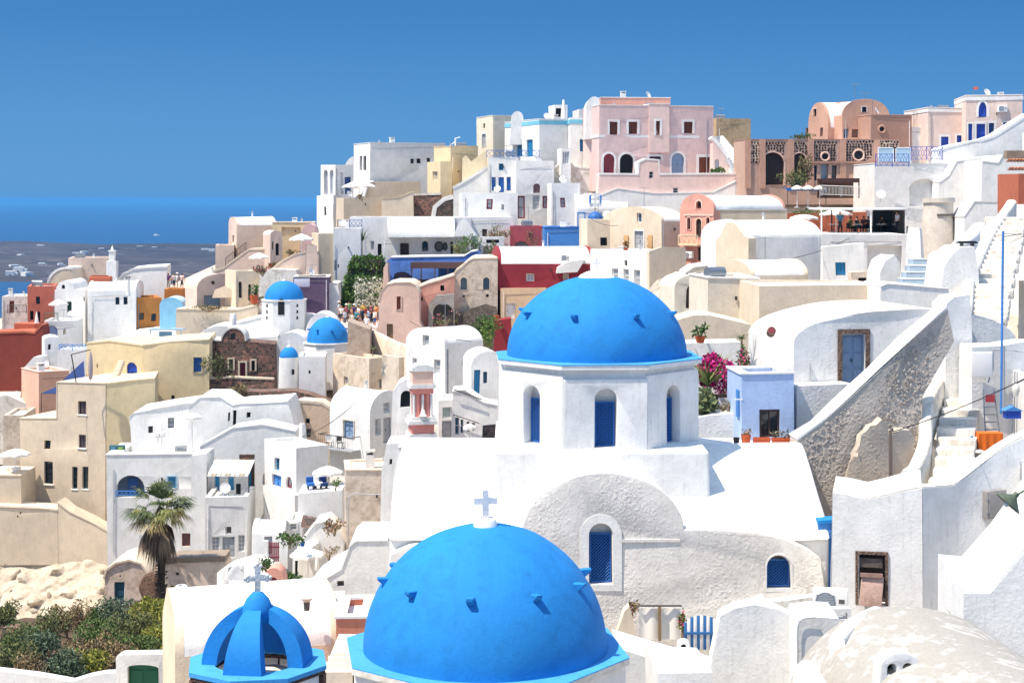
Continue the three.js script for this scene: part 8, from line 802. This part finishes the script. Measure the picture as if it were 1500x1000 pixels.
// ---------- far shore ----------
{ const nx = 110, nz = 60, pos = [], idx = [], col = []; const g = new THREE.BufferGeometry(); const q = (u, v) => { const z = -1880 - v * 1850 - 90 * sin(u * 9) - 40 * sin(u * 23), px = -260 + u * 900, x = (px - 750) * -z / F; const e = min(1, 9 * min(v, 1 - v, u + .2, 1.02 - u)); return [x, -1 + e * (5.5 + 2.2 * sin(x * .011) * sin(z * .008) + 1.4 * sin(x * .031 + z * .02) + 7 * v * v * max(0, 1 - u * 1.4)), z]; }; for (let j = 0; j <= nz; j++) for (let i = 0; i <= nx; i++) pos.push(...q(i / nx, j / nz)); for (let j = 0; j < nz; j++) for (let i = 0; i < nx; i++) { const a = j * (nx + 1) + i; idx.push(a, a + 1, a + nx + 1, a + 1, a + nx + 2, a + nx + 1); } g.setAttribute('position', new THREE.Float32BufferAttribute(pos, 3)); g.setIndex(idx);
  const field = tex(512, 1400, i => { const x = i % 512, y = i >> 9, w = min(abs((x + 30 * N1[i]) % 57 - 28), abs((y + 40 * N2[i]) % 31 - 15)) < 1.2 ? -.08 : 0, s = .55 + .35 * (N4[i] - .5) + .3 * (N2[i] - .5) + w + (N3[i] > .72 ? .25 : 0); return [s, s * .86, s * .8]; }); tag(mesh('far_shore', g, new THREE.MeshStandardMaterial({ color: 0x6f7176, map: field, roughness: 1 }), null, { crease: 1.2 }), 'low brown far shore across the water', 'land', null, 'structure');
  const r = rng(17), S = [[10, 385, 12], [20, 392, 14], [27, 397, 16], [60, 390, 10], [14, 403, 14], [38, 404, 12], [110, 373, 10], [122, 372, 9], [148, 367, 9], [205, 364, 10], [222, 364, 9], [226, 365, 8], [58, 361, 9], [30, 376, 8], [88, 391, 8], [140, 383, 8], [300, 368, 12], [310, 369, 9]]; S.forEach(([px, py, w], i) => { const d = CAMY * F / (py - HY) * .97, g = thing('far_house', 'tiny white flat roofed house on the far shore', 'house', P(px, py + 1, d), r(), 'white houses on the far shore'), W = w * d / F * .45; mesh('wall', [box(-W, -3, -6, W, 5 + 2 * r(), 6), box(W, -3, -5, W * 1.7, 4, 5)], M.w, g); mesh('door', box(-1, -.5, 6, 1, 2, 6.1), M.dk, g); });
}
{ const p = P(228, 345, CAMY * F / 53), g = thing('boat', 'small white boat with a wake on the open sea', 'boat', p.setY(0), .2), s = new THREE.Shape(); s.moveTo(-9, 2); s.quadraticCurveTo(-8, 0, -6, -.4); s.lineTo(6, -.4); s.lineTo(11, 2.4); s.closePath(); mesh('hull', ext(s, 5, 2.5), M.wf, g); mesh('cabin', rbox(7, 2.6, 3.4, .4, -1, 3.2, 0), M.wf, g); }
for (const [x, z, y] of [[-90, -220, 62], [-60, -225, 62], [-30, -228, 70], [-5, -232, 84], [20, -232, 96], [50, -225, 100], [80, -210, 100], [90, -150, 101], [xOf(430, 192), -192, yOf(348, 192)], [xOf(400, 196), -196, yOf(362, 196)], [xOf(460, 206), -206, yOf(345, 206)], [xOf(480, 214), -214, yOf(340, 214)], [-95, -190, 60], [-95, -140, 62], [-90, -100, 62], [-60, -60, 68], [-40, -40, 74], [60, -60, 92], [70, -100, 97], [40, -35, 84], [-85, -60, 62]]) tpts.push([x, z, y]);
// ---------- roof fittings and cables ----------
{ const r = rng(99), kinds = ['chimney', 'antenna', 'vent', 'dish', 'tank'], hs = scene.children.filter(o => o.W && o.W.wr > 2.6 && o.W.wl > 2.4 && -o.position.z > 80 && !/porch|wall|arcade|gateway|pier|panel/.test(o.name) && !/restaurant|verandah/.test(o.userData.label));
  hs.forEach((h, i) => { const roof = h.children.find(c => c.name === 'roof'); if (!roof) return; const bb = new THREE.Box3().setFromBufferAttribute(roof.geometry.attributes.position), flat = bb.max.y - bb.min.y < .2; const short = h.userData.label.split(' ').slice(0, 8).join(' '), n = flat ? 2 : 1;
    for (let k = 0; k < n; k++) { const K = flat ? kinds[(i + k * 2) % 5] : (i % 2 ? 'vent' : 'antenna'), x = flat ? bb.min.x + (bb.max.x - bb.min.x) * (.15 + .7 * r()) : (bb.min.x + bb.max.x) / 2 + (r() - .5) * .3, z = flat ? bb.min.z + (bb.max.z - bb.min.z) * (.3 + .6 * r()) : (bb.min.z + bb.max.z) / 2, p = new V3(x, bb.max.y - (flat ? 0 : .08), z).applyAxisAngle(new V3(0, 1, 0), h.rotation.y).add(h.position);
      if (K === 'chimney') { const g = thing('chimney', 'small white chimney on the ' + short, 'chimney', p, h.rotation.y), w = .2 + .12 * r(), t = .5 + .4 * r(); mesh('stack', box(-w, -.1, -w, w, t, w), M.w, g, { wob: .03, seed: i }); mesh('cap', [box(-w * 1.15, t + .14, -w * 1.15, w * 1.15, t + .22, w * 1.15), box(-w, t, -w, -w * .7, t + .14, w), box(w * .7, t, -w, w, t + .14, w)], M.ww, g); mesh('flue', box(-w * .6, t - .01, -w * .6, w * .6, t + .03, w * .6), M.dk, g); }
      else if (K === 'antenna') { const g = thing('antenna', 'thin antenna on the ' + short, 'antenna', p, r() * 3), t = 1.2 + r(); mesh('mast', bar(new V3(0, -.1, 0), new V3(0, t, 0), .025), M.metal, g); const e = [bar(new V3(-.5, t * .95, 0), new V3(.5, t * .95, 0), .016)]; for (let q = -3; q <= 3; q++) e.push(bar(new V3(q * .15, t * .95, -.2), new V3(q * .15, t * .95, .2), .011)); mesh('elements', e, M.metal, g, { kind: 'stuff' }); }
      else if (K === 'tank') { const g = thing('water_tank', 'grey water tank on the ' + short, 'water tank', p, r()); mesh('tank', new THREE.CylinderGeometry(.3, .3, 1.1, 14).rotateZ(PI / 2).translate(0, .48, 0), M.metal, g); mesh('cradle', [box(-.4, -.05, -.25, -.3, .3, .25), box(.3, -.05, -.25, .4, .3, .25)], M.steel, g); mesh('pipe', bar(new V3(.55, .4, 0), new V3(.7, -.1, .1), .025), M.steel, g); }
      else if (K === 'vent') { const g = thing('roof_vent', 'stubby vent pipe on the ' + short, 'vent', p, r()); mesh('pipe', cyl(.09, .09, .6, 0, -.1, 0, 10), M.w, g); mesh('cowl', new THREE.ConeGeometry(.17, .16, 10).translate(0, .6, 0), M.steel, g); }
      else { const g = thing('satellite_dish', 'white satellite dish on the ' + short, 'satellite dish', p, r() * 2 - .5), R = .38, pr = []; for (let q = 0; q <= 6; q++) pr.push(new THREE.Vector2(R * q / 6, .25 * R * (q / 6) ** 2)); for (let q = 6; q >= 0; q--) pr.push(new THREE.Vector2(R * q / 6, .25 * R * (q / 6) ** 2 - .015)); mesh('reflector', new THREE.LatheGeometry(pr, 16).rotateX(1.1).translate(0, R + .3, 0), M.wf, g); mesh('arm', [bar(new V3(0, -.1, 0), new V3(0, R + .3, 0), .025), bar(new V3(0, .3, 0), new V3(0, R + .3, R * .9), .014)], M.steel, g); } } });
  scene.children.filter(o => o.W && o.W.wr > 2.5 && o.W.h > 2).forEach((h, i) => { const { wr, h: t } = h.W, u = wr * (i % 2 ? .94 : .07), pm = [M.gr, M.wf, M.steel][i % 3]; if (i % 4 !== 3) mesh('drain_pipe', [bar(new V3(u, -.5, .07), new V3(u, t * (.75 + .2 * r()), .07), .035, 6), box(u - .06, t * .5, 0, u + .06, t * .5 + .05, .1)], pm, h); if (i % 3 === 0) mesh('wall_lamp', [box(wr * .55 - .05, t * .72, 0, wr * .55 + .05, t * .72 + .2, .16)], M.iron, h); if (i % 3 === 1) mesh('wall_cable', [bar(new V3(wr * .1, t * .86, .03), new V3(wr * .9, t * (.82 + .1 * r()), .03), .014, 4)], M.slate, h); });
  for (const [a, b, l] of [[[355, 560, 128], [300, 480, 150], 'thin black cable sagging above the rubble facade'], [[520, 590, 112], [440, 640, 112], 'thin black cable between the vaulted house and the rounded plaster houses'], [[690, 500, 106], [600, 470, 130], 'thin black cable above the flattened vault'], [[905, 330, 140], [860, 316, 150], 'thin black cable before the cream gabled house'], [[1100, 330, 132], [1000, 345, 134], 'thin black cable across the pink tower house'], [[1260, 340, 125], [1150, 380, 112], 'thin black cable below the restaurant parapet']]) { const A = P(...a), B = P(...b), g = thing('power_cable', l, 'cable', A), e = B.clone().sub(A); mesh('cable', new THREE.TubeGeometry(new THREE.QuadraticBezierCurve3(new V3(), e.clone().multiplyScalar(.5).add(new V3(0, -.6, 0)), e), 20, .022, 4), M.iron, g); }
}
// ---------- ground, sea and far land ----------
{
  const low = tpts.map(a => { let m = a[2]; for (const b of tpts) if ((a[0] - b[0]) ** 2 + (a[1] - b[1]) ** 2 < 64) m = min(m, b[2]); return [a[0], a[1], m]; });
  const x0 = -95, x1 = 95, z0 = -30, z1 = -250, st = 2, nx = (x1 - x0) / st, nz = (z0 - z1) / st, g = new THREE.PlaneGeometry(x1 - x0, z0 - z1, nx, nz).rotateX(-PI / 2).translate((x0 + x1) / 2, 0, (z0 + z1) / 2), p = g.attributes.position;
  for (let i = 0; i < p.count; i++) { const x = p.getX(i), z = p.getZ(i); let w = 0, s = 0; for (const t of low) { const d2 = (x - t[0]) ** 2 + (z - t[1]) ** 2 + 1, k = 1 / (d2 * d2); w += k; s += k * t[2]; } p.setY(i, s / w - .9); }
  tag(mesh('ground', g, mat(0xe2d9cc, 'earth'), null, { crease: 1 }), 'whitewashed and earthy hillside ground under the village', 'ground', null, 'structure');
}
{
  const sea = new THREE.PlaneGeometry(60000, 50000, 1, 1).rotateX(-PI / 2).translate(0, 0, -24000); const t = TX.wave;
  tag(mesh('sea', sea, mat(0x053a66, 'sea', { roughness: .35, bumpMap: t, bumpScale: 1.2 }), null, {}), 'deep blue open sea reaching the horizon', 'sea', null, 'structure');
}
scene.fog = new THREE.FogExp2(0x437fae, 0.00007);

renderer.render(scene, camera);
